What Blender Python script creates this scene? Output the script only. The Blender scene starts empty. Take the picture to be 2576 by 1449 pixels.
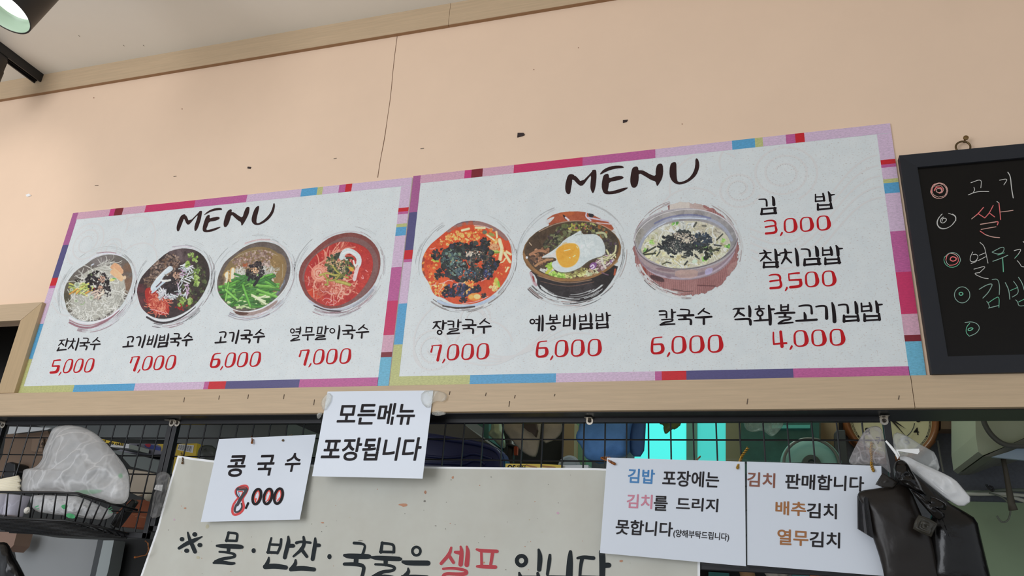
import bpy, bmesh, math, random
import numpy as np
from mathutils import Vector, Matrix, noise
from mathutils.geometry import tessellate_polygon

# ------------------------------------------------------------------ camera
IMW, IMH = 2576.0, 1449.0
FPX = 1920.9
D = 1.69                      # camera to wall
CZ = 1.55                     # camera height
RC = np.array([[0.95544022, 0.05502825, 0.29001014],
               [0.28875835, -0.3781235, -0.87956878],
               [0.06125851, 0.92411823, -0.37716427]])
C = bpy.context.scene.collection
cam_d = bpy.data.cameras.new('camera')
cam = bpy.data.objects.new('camera', cam_d)
C.objects.link(cam)
cam_d.sensor_width = 36.0
cam_d.lens = FPX / IMW * 36.0
cam_d.clip_start = 0.02
M4 = Matrix([list(RC[i]) + [0] for i in range(3)] + [[0, 0, 0, 1]])
M4[0][3], M4[1][3], M4[2][3] = 0.0, -D, CZ
cam.matrix_world = M4
bpy.context.scene.camera = cam

# ------------------------------------------------------------------ light
sc = bpy.context.scene
sc.view_settings.view_transform = 'Standard'
sc.view_settings.look = 'None'
sc.view_settings.exposure = 0.0
sc.view_settings.gamma = 1.0
w = bpy.data.worlds.new('daylight')
sc.world = w
w.use_nodes = True
bg = w.node_tree.nodes['Background']
bg.inputs[0].default_value = (0.91, 0.97, 1.05, 1)
bg.inputs[1].default_value = 0.59

def area(name, loc, target, size, power, col):
    l = bpy.data.lights.new(name, 'AREA'); l.size = size; l.energy = power; l.color = col
    o = bpy.data.objects.new(name, l); C.objects.link(o); o.location = loc
    o.rotation_euler = (Vector(target) - Vector(loc)).to_track_quat('-Z', 'Y').to_euler()
    return o
area('kitchen_fill', (-0.2, 0.72, 3.1), (-0.1, 0.7, 0), 0.5, 8.0, (0.84, 1.0, 0.92))  # unseen fill light added to brighten the dim kitchen
area('assumed_front_light', (-2.3, -3.6, 1.9), (-1.2, 0.0, 2.3), 2.2, 58.0, (0.95, 0.98, 1.04))  # unseen area light assumed at the front left, no window modelled for it

# ------------------------------------------------------------------ projection helpers
def dirs(px, py):
    v = np.array([(px - IMW / 2) / FPX, -(py - IMH / 2) / FPX, -1.0])
    return RC @ v
def at(px, py, y=0.0):
    d = dirs(px, py); t = (D + y) / d[1]
    return Vector((d[0] * t, y, CZ + d[2] * t))
def atz(px, py, z):
    d = dirs(px, py); t = (z - CZ) / d[2]
    return Vector((d[0] * t, -D + d[1] * t, z))
def atd(px, py, dist):
    d = dirs(px, py); d = d / np.linalg.norm(d) * dist
    return Vector((d[0], -D + d[1], CZ + d[2]))
def pix(p):
    c = RC.T @ np.array([p[0], p[1] + D, p[2] - CZ])
    return (IMW / 2 + FPX * c[0] / -c[2], IMH / 2 - FPX * c[1] / -c[2])

# ------------------------------------------------------------------ colour / material helpers
ILL = (0.80, 0.82, 0.86)      # photo white point used to turn photographed colours into surface colours
def lin1(v):
    v = v / 255.0
    return v / 12.92 if v <= 0.04045 else ((v + 0.055) / 1.055) ** 2.4
def alb(c, k=1.0):
    return tuple(min(0.92, lin1(c[i]) / ILL[i] * k) for i in range(3))
def mat(name, col, rough=0.6, k=1.0, metal=0.0, spec=0.5, noise_s=0, noise_a=0.0, stretch=(1, 1, 1), bump=0.0,
        col2=None, trans=0.0, emit=None, estr=0.0, detail=4.0, alpha=1.0):
    m = bpy.data.materials.new(name); m.use_nodes = True
    nt = m.node_tree; b = nt.nodes['Principled BSDF']
    c = alb(col, k)
    b.inputs['Base Color'].default_value = (*c, 1)
    b.inputs['Roughness'].default_value = rough
    b.inputs['Metallic'].default_value = metal
    b.inputs['Specular IOR Level'].default_value = spec
    if trans: b.inputs['Transmission Weight'].default_value = trans
    if alpha < 1: b.inputs['Alpha'].default_value = alpha
    if emit:
        b.inputs['Emission Color'].default_value = (*emit, 1); b.inputs['Emission Strength'].default_value = estr
    if noise_s:
        tc = nt.nodes.new('ShaderNodeTexCoord'); mp = nt.nodes.new('ShaderNodeMapping')
        mp.inputs['Scale'].default_value = stretch
        nz = nt.nodes.new('ShaderNodeTexNoise'); nz.inputs['Scale'].default_value = noise_s
        nz.inputs['Detail'].default_value = detail; nz.inputs['Roughness'].default_value = 0.65
        nt.links.new(tc.outputs['Object'], mp.inputs[0]); nt.links.new(mp.outputs[0], nz.inputs['Vector'])
        if noise_a:
            rp = nt.nodes.new('ShaderNodeMapRange')
            rp.inputs[1].default_value = 0.3; rp.inputs[2].default_value = 0.7
            nt.links.new(nz.outputs[0], rp.inputs[0])
            mx = nt.nodes.new('ShaderNodeMix'); mx.data_type = 'RGBA'
            c2 = alb(col2, k) if col2 else tuple(x * (1 - noise_a) for x in c)
            mx.inputs[6].default_value = (*c2, 1); mx.inputs[7].default_value = (*c, 1)
            nt.links.new(rp.outputs[0], mx.inputs[0]); nt.links.new(mx.outputs[2], b.inputs['Base Color'])
        if bump:
            bp = nt.nodes.new('ShaderNodeBump'); bp.inputs['Strength'].default_value = bump
            bp.inputs['Distance'].default_value = 0.003
            nt.links.new(nz.outputs[0], bp.inputs['Height']); nt.links.new(bp.outputs[0], b.inputs['Normal'])
    return m

def plastic_film(name, col, opac, rough=0.25, k=1.0, bump=0.0, cs=22, line=.35, face=.25):
    m = bpy.data.materials.new(name); m.use_nodes = True
    nt = m.node_tree; b = nt.nodes['Principled BSDF']; out = nt.nodes['Material Output']
    b.inputs['Base Color'].default_value = (*alb(col, k), 1); b.inputs['Roughness'].default_value = rough
    tr = nt.nodes.new('ShaderNodeBsdfTransparent'); tl = nt.nodes.new('ShaderNodeBsdfTranslucent')
    tl.inputs[0].default_value = (*alb(col, k), 1)
    m1 = nt.nodes.new('ShaderNodeMixShader'); m1.inputs[0].default_value = 0.3
    m2 = nt.nodes.new('ShaderNodeMixShader')
    lw = nt.nodes.new('ShaderNodeLayerWeight'); lw.inputs[0].default_value = 0.35
    mr = nt.nodes.new('ShaderNodeMapRange'); mr.inputs[3].default_value = opac; mr.inputs[4].default_value = min(1, opac + face)
    nt.links.new(lw.outputs['Facing'], mr.inputs[0]); nt.links.new(mr.outputs[0], m2.inputs[0])
    nt.links.new(b.outputs[0], m1.inputs[1]); nt.links.new(tl.outputs[0], m1.inputs[2])
    nt.links.new(tr.outputs[0], m2.inputs[1]); nt.links.new(m1.outputs[0], m2.inputs[2])
    nt.links.new(m2.outputs[0], out.inputs[0])
    # creases: whitened, less see-through fold lines
    tc = nt.nodes.new('ShaderNodeTexCoord'); nz = nt.nodes.new('ShaderNodeTexNoise'); nz.inputs['Scale'].default_value = cs * .45; nz.inputs['Detail'].default_value = 3
    nt.links.new(tc.outputs['Object'], nz.inputs['Vector'])
    ad = nt.nodes.new('ShaderNodeMix'); ad.data_type = 'VECTOR'; ad.inputs[0].default_value = .12
    nt.links.new(tc.outputs['Object'], ad.inputs[4]); nt.links.new(nz.outputs['Color'], ad.inputs[5])
    vo = nt.nodes.new('ShaderNodeTexVoronoi'); vo.feature = 'DISTANCE_TO_EDGE'; vo.inputs['Scale'].default_value = cs
    mp = nt.nodes.new('ShaderNodeMapping'); mp.inputs['Scale'].default_value = (1.0, 1.0, .55); mp.inputs['Rotation'].default_value = (0, .5, 0)
    nt.links.new(ad.outputs[1], mp.inputs[0]); nt.links.new(mp.outputs[0], vo.inputs['Vector'])
    ln = nt.nodes.new('ShaderNodeMapRange'); ln.inputs[1].default_value = 0.0; ln.inputs[2].default_value = .07; ln.inputs[3].default_value = line; ln.inputs[4].default_value = 0
    nt.links.new(vo.outputs['Distance'], ln.inputs[0])
    mu = nt.nodes.new('ShaderNodeMath'); mu.operation = 'MULTIPLY'; nt.links.new(ln.outputs[0], mu.inputs[0]); nt.links.new(nz.outputs[0], mu.inputs[1])
    su = nt.nodes.new('ShaderNodeMath'); su.operation = 'ADD'; su.use_clamp = True
    nt.links.new(mr.outputs[0], su.inputs[0]); nt.links.new(mu.outputs[0], su.inputs[1]); nt.links.new(su.outputs[0], m2.inputs[0])
    bp = nt.nodes.new('ShaderNodeBump'); bp.inputs['Strength'].default_value = .55 if bump else (.2 if line else 0); bp.inputs['Distance'].default_value = 0.006
    nt.links.new(vo.outputs['Distance'], bp.inputs['Height']); nt.links.new(bp.outputs[0], b.inputs['Normal'])
    return m

def attr_mat(name, rough=0.35):
    m = bpy.data.materials.new(name); m.use_nodes = True
    nt = m.node_tree; b = nt.nodes['Principled BSDF']
    a = nt.nodes.new('ShaderNodeVertexColor'); a.layer_name = 'Col'
    nt.links.new(a.outputs[0], b.inputs['Base Color']); b.inputs['Roughness'].default_value = rough
    return m

# ------------------------------------------------------------------ object helpers
def loc_of(o):
    v = Vector((0, 0, 0))
    while o is not None:
        v = v + o.location; o = o.parent
    return v
def obj(name, verts, faces, m, parent=None, smooth=False, origin=None):
    base = loc_of(parent) if parent else (Vector(origin) if origin is not None else Vector((0, 0, 0)))
    me = bpy.data.meshes.new(name)
    me.from_pydata([tuple(Vector(v) - base) for v in verts], [], [tuple(f) for f in faces])
    me.update()
    mats = m if isinstance(m, (list, tuple)) else [m]
    for q in mats: me.materials.append(q)
    if smooth:
        me.polygons.foreach_set('use_smooth', [True] * len(me.polygons))
    o = bpy.data.objects.new(name, me); C.objects.link(o)
    if parent: o.parent = parent
    elif origin is not None: o.location = origin
    return o
def tag(o, label, cat, group=None, kind=None):
    o['label'] = label; o['category'] = cat
    if group: o['group'] = group
    if kind: o['kind'] = kind
    return o
def thing(name, loc, label, cat, group=None):
    o = bpy.data.objects.new(name, None); C.objects.link(o); o.location = loc; o.empty_display_size = 0.05
    return tag(o, label, cat, group)
def struct(o):
    o['kind'] = 'structure'; return o

class MB:
    def __init__(s): s.v = []; s.f = []; s.mi = []
    def add(s, vs, fs, mi=0):
        n = len(s.v); s.v += [Vector(v) for v in vs]
        for f in fs: s.f.append(tuple(i + n for i in f)); s.mi.append(mi)
    def box(s, a, b, mi=0):
        x0, y0, z0 = [min(a[i], b[i]) for i in range(3)]; x1, y1, z1 = [max(a[i], b[i]) for i in range(3)]
        s.add([(x0, y0, z0), (x1, y0, z0), (x1, y1, z0), (x0, y1, z0), (x0, y0, z1), (x1, y0, z1), (x1, y1, z1), (x0, y1, z1)],
              [(0, 3, 2, 1), (4, 5, 6, 7), (0, 1, 5, 4), (1, 2, 6, 5), (2, 3, 7, 6), (3, 0, 4, 7)], mi)
    def hexa(s, q0, q1, mi=0):          # two quads (front, back)
        s.add(list(q0) + list(q1), [(0, 1, 2, 3), (7, 6, 5, 4), (0, 4, 5, 1), (1, 5, 6, 2), (2, 6, 7, 3), (3, 7, 4, 0)], mi)
    def tube(s, pts, r, n=8, mi=0, caps=True, closed=False):
        pts = [Vector(p) for p in pts]
        rs = r if isinstance(r, (list, tuple)) else [r] * len(pts)
        N = len(pts); rings = []
        up = None
        for i, p in enumerate(pts):
            if closed: t = pts[(i + 1) % N] - pts[i - 1]
            else: t = pts[min(i + 1, N - 1)] - pts[max(i - 1, 0)]
            if t.length < 1e-9: t = Vector((0, 0, 1))
            t.normalize()
            if up is None:
                up = Vector((0, 0, 1)) if abs(t.z) < 0.9 else Vector((1, 0, 0))
            a = t.cross(up)
            if a.length < 1e-6: a = t.orthogonal()
            a.normalize(); b = a.cross(t).normalized(); up = b
            rings.append([p + (a * math.cos(2 * math.pi * k / n) + b * math.sin(2 * math.pi * k / n)) * rs[i] for k in range(n)])
        vs = [v for rg in rings for v in rg]; fs = []
        for i in range(N - 1 if not closed else N):
            j = (i + 1) % N
            for k in range(n):
                fs.append((i * n + k, i * n + (k + 1) % n, j * n + (k + 1) % n, j * n + k))
        if caps and not closed:
            fs.append(tuple(range(n - 1, -1, -1))); fs.append(tuple((N - 1) * n + k for k in range(n)))
        s.add(vs, fs, mi)
    def prism(s, outline, d, mi=0):     # outline: list of world points, extruded by vector d
        n = len(outline); d = Vector(d); o = [Vector(p) for p in outline]
        tris = tessellate_polygon([o])
        vs = o + [p + d for p in o]
        fs = [tuple(t) for t in tris] + [tuple(i + n for i in reversed(t)) for t in tris]
        fs += [(i, i + n, (i + 1) % n + n, (i + 1) % n) for i in range(n)]
        s.add(vs, fs, mi)
    def lathe(s, c, ax, prof, n=32, mi=0):   # prof: (r, h) along axis
        ax = Vector(ax).normalized(); a = ax.orthogonal().normalized(); b = ax.cross(a); c = Vector(c)
        vs = []; fs = []
        for r, h in prof:
            for k in range(n):
                t = 2 * math.pi * k / n
                vs.append(c + ax * h + (a * math.cos(t) + b * math.sin(t)) * r)
        for i in range(len(prof) - 1):
            for k in range(n):
                fs.append((i * n + k, i * n + (k + 1) % n, (i + 1) * n + (k + 1) % n, (i + 1) * n + k))
        s.add(vs, fs, mi)
    def build(s, name, m, parent=None, smooth=False, origin=None):
        o = obj(name, s.v, s.f, m, parent, smooth, origin)
        if isinstance(m, (list, tuple)): o.data.polygons.foreach_set('material_index', s.mi)
        bm = bmesh.new(); bm.from_mesh(o.data); bmesh.ops.recalc_face_normals(bm, faces=bm.faces[:]); bm.to_mesh(o.data); bm.free()
        return o

def auto_smooth(o, ang=0.6):
    bm = bmesh.new(); bm.from_mesh(o.data)
    for e in bm.edges:
        if len(e.link_faces) == 2 and e.calc_face_angle(0) > ang: e.smooth = False
    for f in bm.faces: f.smooth = True
    bm.to_mesh(o.data); bm.free(); return o
def bevel(o, w_, seg=2):
    md = o.modifiers.new('bevel', 'BEVEL'); md.width = w_; md.segments = seg; md.limit_method = 'ANGLE'; return o

def ringed(outline, yfun, cen=None, rings=8, back=None, prof=None, amp=0.0, freq=12.0, ridg=0.0, seed=0, crump=0.0):
    """closed pillow-like body from a photo outline (star-shaped); front bulge = prof(s)*back[0], rear = prof*back[1]"""
    n = len(outline)
    cx = sum(p[0] for p in outline) / n if cen is None else cen[0]
    cy = sum(p[1] for p in outline) / n if cen is None else cen[1]
    vs = []; fs = []
    def pt(q, sgn, depth, sv):
        y0 = yfun(*q); h = depth * (1 - sv ** 2.4) ** 0.6 if sv < 1 else 0
        p = at(q[0], q[1], y0 + sgn * h)
        if amp and sv < 1.0:
            nn = noise.noise(p * freq + Vector((seed, 0, 0)))
            if ridg: nn += ridg * (1 - abs(noise.noise(p * freq * 1.9 + Vector((0, seed, 3)))) * 3) * 0.5
            if crump:
                for fr, wt in ((freq * 1.1, 1.0), (freq * 2.6, .5)):
                    w_ = p + Vector((noise.noise(p * fr * .8), noise.noise(p * fr * .8 + Vector((5, 1, 2))), noise.noise(p * fr * .8 + Vector((9, 7, 3))))) * (.5 / fr)
                    dd = noise.voronoi(w_ * fr + Vector((seed * 3.1, 0, sgn)))[0]; nn += crump * wt * (.5 - min(1.0, (dd[1] - dd[0]) * 1.6))
            p = at(q[0], q[1], y0 + sgn * (h + amp * nn * min(1, 4 * (1 - sv))))
        return p
    idx = {}
    for side, sgn, dep in ((0, -1, back[0]), (1, 1, back[1])):
        for r in range(rings):
            sv = 1 - r / rings
            for i, (x, y) in enumerate(outline):
                if r == 0 and side == 1: idx[(1, 0, i)] = idx[(0, 0, i)]; continue
                q = (cx + (x - cx) * sv, cy + (y - cy) * sv)
                idx[(side, r, i)] = len(vs); vs.append(pt(q, sgn, dep, sv))
        ci = len(vs); vs.append(pt((cx, cy), sgn, dep, 0.0))
        for r in range(rings - 1):
            for i in range(n):
                j = (i + 1) % n
                f = (idx[(side, r, i)], idx[(side, r, j)], idx[(side, r + 1, j)], idx[(side, r + 1, i)])
                fs.append(f if side == 0 else f[::-1])
        for i in range(n):
            j = (i + 1) % n
            f = (idx[(side, rings - 1, i)], idx[(side, rings - 1, j)], ci)
            fs.append(f if side == 0 else f[::-1])
    return vs, fs
def smooth_outline(pts, it=2, closed=True):
    for _ in range(it):
        q = []; n = len(pts)
        rng = range(n) if closed else range(n - 1)
        if not closed: q.append(pts[0])
        for i in rng:
            a = np.array(pts[i], float); b = np.array(pts[(i + 1) % n], float)
            q.append(tuple(a * .75 + b * .25)); q.append(tuple(a * .25 + b * .75))
        if not closed: q.append(pts[-1])
        pts = q
    return pts
def circ_pts(cx, cy, rx, ry, a0=0, a1=6.4, n=26, wob=0.05, sd=1):
    r = random.Random(sd); return [(cx + rx * (1 + r.uniform(-wob, wob)) * math.cos(a), cy + ry * (1 + r.uniform(-wob, wob)) * math.sin(a)) for a in np.linspace(a0, a1, n)]
def Z(zx, zy, s, pts):       # zoomed-view coordinates -> photo pixels
    return [(zx + p[0] / s, zy + p[1] / s) + tuple(v / s for v in p[2:]) for p in pts]

# ------------------------------------------------------------------ ink on surfaces
class Ink:
    """flat printed / painted marks lying on a surface given by Y(px,py)"""
    def __init__(s, Y, lift=0.0004): s.Y = Y; s.lift = lift; s.v = []; s.f = []; s.mi = []; s.sq = 0; s.ex = 0.0; s.sub = 5.0 if Y is not None and getattr(Y, '__name__', '') == 'bn' else 0
    def P(s, x, y, layer): return at(x, y, s.Y(x, y) - s.lift * (layer + 1) - s.ex)
    def face(s, pts, mi, layer):
        n = len(s.v); s.v += [s.P(x, y, layer) for x, y in pts]; s.f.append(tuple(range(n, n + len(pts)))); s.mi.append(mi)
    def stroke(s, pts, mi=0, layer=0, grow=0.0, it=2, wdef=4):
        pts = [p if len(p) > 2 else (p[0], p[1], wdef) for p in pts]
        if len(pts) > 2: pts = smooth_outline(pts, it, False)
        if s.sub:
            o_ = [pts[0]]
            for p in pts[1:]:
                q = o_[-1]; n_ = int(math.hypot(p[0] - q[0], p[1] - q[1]) / s.sub) + 1
                o_ += [tuple(q[i] + (p[i] - q[i]) * t / n_ for i in range(3)) for t in range(1, n_ + 1)]
            pts = o_
        s.sq += 1; s.ex = (s.sq % 60) * 4e-6
        q = [pts[0]]
        for p in pts[1:]:
            if math.hypot(p[0] - q[-1][0], p[1] - q[-1][1]) > 1e-3: q.append(p)
        pts = q; n = len(pts)
        if n == 1: s.circ(pts[0][0], pts[0][1], pts[0][2] / 2 + grow, mi, layer); s.ex = 0; return
        def un(a, b): L = math.hypot(b[0] - a[0], b[1] - a[1]); return ((b[0] - a[0]) / L, (b[1] - a[1]) / L)
        base = len(s.v)
        for i in range(n):
            d0 = un(pts[max(i - 1, 0)], pts[max(i, 1)]); d1 = un(pts[min(i, n - 2)], pts[min(i + 1, n - 1)])
            tx, ty = d0[0] + d1[0], d0[1] + d1[1]; L = math.hypot(tx, ty)
            if L < .3: tx, ty, L = d1[0], d1[1], 1.0
            tx, ty = tx / L, ty / L; r = pts[i][2] / 2 + grow; x, y = pts[i][:2]; s.ex += 3e-7
            s.v.append(s.P(x - ty * r, y + tx * r, layer)); s.v.append(s.P(x + ty * r, y - tx * r, layer))
            if i: a = base + 2 * i; s.f.append((a - 2, a, a + 1, a - 1)); s.mi.append(mi)
        for k, (e, d) in enumerate(((0, un(pts[1], pts[0])), (n - 1, un(pts[n - 2], pts[n - 1])))):
            x, y, wd = pts[e]; r = wd / 2 + grow; ang = math.atan2(d[1], d[0])
            c = len(s.v); s.v += [s.P(x + r * math.cos(ang + t), y + r * math.sin(ang + t), layer) for t in np.linspace(-math.pi / 2, math.pi / 2, 7)[1:-1]]
            l, rr_ = base + 2 * e, base + 2 * e + 1
            s.f.append((rr_ if k == 1 else l,) + tuple(range(c, c + 5)) + (l if k == 1 else rr_,)); s.mi.append(mi)
        s.ex = 0.0
    def poly(s, loops, mi=0, layer=0):
        allp = [p for l in loops for p in l]
        tr = tessellate_polygon([[Vector((p[0], p[1], 0)) for p in l] for l in loops])
        n = len(s.v); s.v += [s.P(p[0], p[1], layer) for p in allp]
        for t in tr: s.f.append(tuple(i + n for i in t)); s.mi.append(mi)
    def circ(s, x, y, r, mi=0, layer=0, ry=None):
        ry = ry or r
        s.face([(x + r * math.cos(2 * math.pi * j / 16), y + ry * math.sin(2 * math.pi * j / 16)) for j in range(16)], mi, layer)
    def ringc(s, x, y, rx, ry, wd, mi=0, layer=0, grow=0):
        s.stroke([(x + rx * math.cos(2 * math.pi * j / 20), y + ry * math.sin(2 * math.pi * j / 20), wd) for j in range(21)], mi, layer, grow, 0)
    def build(s, name, mats, parent, label=None):
        # faces all look towards the room (-y)
        fs = []
        for f in s.f:
            nrm = Vector((0, 0, 0)); p0 = s.v[f[0]]
            for a, b in zip(f[1:-1], f[2:]): nrm += (s.v[a] - p0).cross(s.v[b] - p0)
            fs.append(f if nrm.y < 0 else f[::-1])
        o = obj(name, s.v, fs, mats, parent)
        o.data.polygons.foreach_set('material_index', s.mi)
        if label: o['label'] = label
        return o

def word(Y, zx, zy, sc_, strokes, mats, parent, name, label=None, halo=0.9, rings=(), dots=(), lift=0.0003, black=0):
    k = Ink(Y, lift)
    for st in strokes:
        p = Z(zx, zy, sc_, st)
        if halo: k.stroke(p, 1, 0, halo)
        k.stroke(p, 0, 1, .35 if halo else 0)
    for (x, y, rx, ry, wd) in rings:
        (x, y), = Z(zx, zy, sc_, [(x, y)])
        if halo: k.ringc(x, y, rx / sc_, ry / sc_, wd / sc_, 1, 0, halo)
        k.ringc(x, y, rx / sc_, ry / sc_, wd / sc_, 0, 1)
    for (x, y, rx, ry) in dots:
        (x, y), = Z(zx, zy, sc_, [(x, y)])
        if halo: k.circ(x, y, rx / sc_ + halo, 1, 0, ry / sc_ + halo)
        k.circ(x, y, rx / sc_, 0, 1, ry / sc_)
    return k.build(name, mats, parent, label)

def font_text(txt, off=0.0, spacing=1.0, shear=0.0):
    cu = bpy.data.curves.new('t', 'FONT'); cu.body = txt; cu.size = 1.0; cu.offset = off; cu.space_character = spacing; cu.shear = shear
    cu.resolution_u = 4
    o = bpy.data.objects.new('t', cu); C.objects.link(o)
    dg = bpy.context.evaluated_depsgraph_get(); dg.update()
    me = o.evaluated_get(dg).to_mesh()
    v = [(a.co.x, a.co.y) for a in me.vertices]; f = [tuple(p.vertices) for p in me.polygons]
    o.evaluated_get(dg).to_mesh_clear()
    bpy.data.objects.remove(o); bpy.data.curves.remove(cu)
    return v, f
def font_on(k, txt, quad, mi=0, layer=0, off=0.02, spacing=1.0, shear=0.0):
    """fit the text's bounding box into a photo quad TL,TR,BR,BL on the ink surface"""
    v, f = font_text(txt, 0.0, spacing, shear)
    xs = [a[0] for a in v]; ys = [a[1] for a in v]; x0, x1, y0, y1 = min(xs) - off, max(xs) + off, min(ys) - off, max(ys) + off
    TL, TR, BR, BL = [np.array(q, float) for q in quad]
    for c in range(9):          # bold weight: the outline spread evenly in eight directions
        ox, oy = (0, 0) if c == 8 else (off * math.cos(c * math.pi / 4), off * math.sin(c * math.pi / 4))
        n = len(k.v); k.sq += 1; k.ex = (k.sq % 60) * 4e-6
        for x, y in v:
            u = (x + ox - x0) / (x1 - x0); t = (y1 - y - oy) / (y1 - y0)
            q = (TL * (1 - u) + TR * u) * (1 - t) + (BL * (1 - u) + BR * u) * t
            k.v.append(k.P(q[0], q[1], layer))
        for a in f: k.f.append(tuple(i + n for i in a)); k.mi.append(mi)
    k.ex = 0.0

# ------------------------------------------------------------------ materials of the room
M = {}
M['wall'] = mat('peach_wall_board', (226, 197, 174), 0.75, noise_s=3, noise_a=0.05, bump=0.03)
M['ceil'] = mat('ceiling_paint', (220, 217, 210), 0.85, noise_s=2.5, noise_a=0.04)
M['wood'] = mat('pale_wood_foil', (188, 166, 138), 0.5, noise_s=9, noise_a=0.16, stretch=(1.0, 14, 26), detail=7)
M['woodv'] = mat('pale_wood_foil_upright', (180, 156, 122), 0.5, noise_s=9, noise_a=0.14, stretch=(26, 14, 1.0), detail=7)
M['woodedge'] = mat('wood_foil_edge', (140, 108, 78), 0.6)
M['black'] = mat('black_painted_steel', (26, 26, 29), 0.38, noise_s=20, noise_a=0.2)
M['blackwire'] = mat('black_wire', (20, 20, 22), 0.4)
M['floor'] = mat('floor_tile', (150, 145, 138), 0.5, noise_s=5, noise_a=0.1)
M['slate'] = mat('dark_grey_tile', (88, 93, 104), 0.55, noise_s=120, noise_a=0.18, detail=2)
M['sage'] = mat('sage_green_panel', (124, 144, 118), 0.5, noise_s=4, noise_a=0.08)
M['dark'] = mat('dim_kitchen_wall', (70, 72, 72), 0.8)
M['white'] = mat('white_ink', (232, 236, 238), 0.4)
M['ink'] = mat('black_ink', (34, 28, 32), 0.5, k=0.7, spec=.15)
M['red'] = mat('red_ink', (178, 26, 34), 0.45, spec=.15)
M['brown'] = mat('dark_brown_ink', (56, 36, 36), 0.5, k=0.75, spec=.15)

CEIL = CZ + 0.995 * D
XW = at(108, 762, 0.0).x                      # right outer side of the left wooden frame
ZB = CZ + 0.2405 * D                          # underside of the wooden rail
XL, XR, YB = -6.5, 2.4, 1.0

# ---- wall in front of the camera
m = MB()
zft = at(40, 768, 0).z
m.box((XW - 0.02, 0, ZB), (3.2, 0.10, CEIL))
m.box((XL, 0, zft - 0.03), (XW - 0.02, 0.10, CEIL))
wall = struct(m.build('wall_front', M['wall']))
k = Ink(lambda x, y: 0.0, 0.0006)
k.stroke([(1000, 84, 1.3), (990, 160, 1.2), (983, 240, 1.4), (974, 300, 1.0), (967, 350, 1.8), (957, 400, 1.2), (950, 446, 1.6)], 0, 0, 0, 1)
k.build('crack', [mat('board_joint', (120, 92, 74), 0.9)], wall)
for pts in ([(1302, 334), (1317, 334), (1320, 339), (1313, 342), (1301, 345)], [(1567, 302), (1579, 301), (1576, 306), (1567, 308)],
            [(623, 419), (631, 420), (629, 424), (622, 423)]):
    mm = MB(); mm.prism([at(x, y, -0.0025) for x, y in pts], (0, 0.0025, 0)); mm.build('tape_scrap', mat('black_tape', (44, 30, 30), 0.6), wall)
mm = MB(); mm.prism([at(x, y, -0.004) for x, y in [(64, 490), (72, 487), (78, 491), (68, 495)]], (0, 0.004, 0)); mm.build('tape_scrap', M['white'], wall)
stm = mat('staple_steel', (96, 84, 74), 0.4, metal=0.6)
for x, y, a in ((243, 467, 6), (440, 444, 5), (843, 399, 5), (1062, 374, 6)):
    mm = MB(); mm.tube([at(x - a * .7, y, -0.001), at(x + a * .7, y - 1, -0.001)], 0.0009, 6); mm.build('staple', stm, wall)
k = Ink(lambda x, y: 0.0, 0.0004)
for x, y in ((236, 246), (461, 178), (458, 274), (1455, 120), (1343, 175), (1716, 312)): k.circ(x, y, 1.4)
k.build('stain', [mat('fly_speck', (150, 112, 90), 0.9)], wall)

# ---- ceiling, floor and kitchen shell
m = MB(); m.box((XL, -4.2, CEIL), (3.2, YB + 0.1, CEIL + 0.1)); ceil = struct(m.build('ceiling', M['ceil']))
k2 = MB()
for x, y in ((312, 115), (362, 115), (200, 91)):
    p = atz(x, y, CEIL); k2.box((p.x - .0012, p.y - .004, CEIL - .0004), (p.x + .0012, p.y + .002, CEIL + .001))
k2.build('stain', mat('ceiling_speck', (120, 110, 100), 0.9), ceil)
m = MB(); m.box((XL, -4.2, -0.1), (3.2, YB + 0.1, 0)); struct(m.build('floor', M['floor']))
m = MB(); m.box((XL, YB, 0), (3.2, YB + 0.1, CEIL)); struct(m.build('wall_back', M['slate']))
m = MB(); m.box((XR, 0.1, 0), (XR + .1, YB, CEIL)); struct(m.build('wall_right', M['dark']))
m = MB(); m.box((XL, 0.1, 0), (XL + .1, YB, CEIL)); struct(m.build('wall_left', M['dark']))

# ---- wood trim along the ceiling
zt0 = CZ + 0.9525 * (D - 0.012)
xj = at(1130, 40, -0.012).x
for a, b in ((XL, xj - 0.0006), (xj + 0.0006, 3.2)):
    m = MB(); m.box((a, -0.012, zt0), (b, 0.0, CEIL)); o = m.build('trim_1' if a == XL else 'trim_2', M['wood']); struct(o)
    m = MB(); m.box((a, -0.0115, zt0 - 0.0012), (b, 0.0, zt0)); m.build('edge', M['woodedge'], o)

# ---- wooden rail below the menu boards, with the frame of the dark opening on the left
zrt = at(1400, 962, -0.014).z
xs = at(2297, 990, -0.014).x
rail = None
for nm, a, b in (('trim_3', XL, xs - .0006), ('trim_4', xs + .0006, 3.2)):
    m = MB(); m.box((a, -0.014, ZB), (b, 0.0, zrt)); o = m.build(nm, M['wood']); struct(o)
    if nm == 'trim_3': rail = o
for x, y, h in ((463, 1006, 12), (551, 1000, 10), (624, 998, 11), (714, 998, 12), (1131, 989, 9), (1222, 992, 8), (1281, 1016, 14), (1295, 998, 8), (1880, 1010, 14), (2261, 1000, 10), (1395, 994, 6), (790, 1012, 14)):
    mm = MB(); mm.tube([at(x + 1, y - h / 2, -0.0146), at(x - 1, y + h / 2, -0.0146)], 0.0009, 6); mm.build('staple', stm, rail)
# frame: outer right edge leans along the wall vertical
zfb = at(0, 950, -0.018).z
m = MB()
fo = at(107, 760, -0.018); fi = at(52, 806, -0.018)
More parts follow.
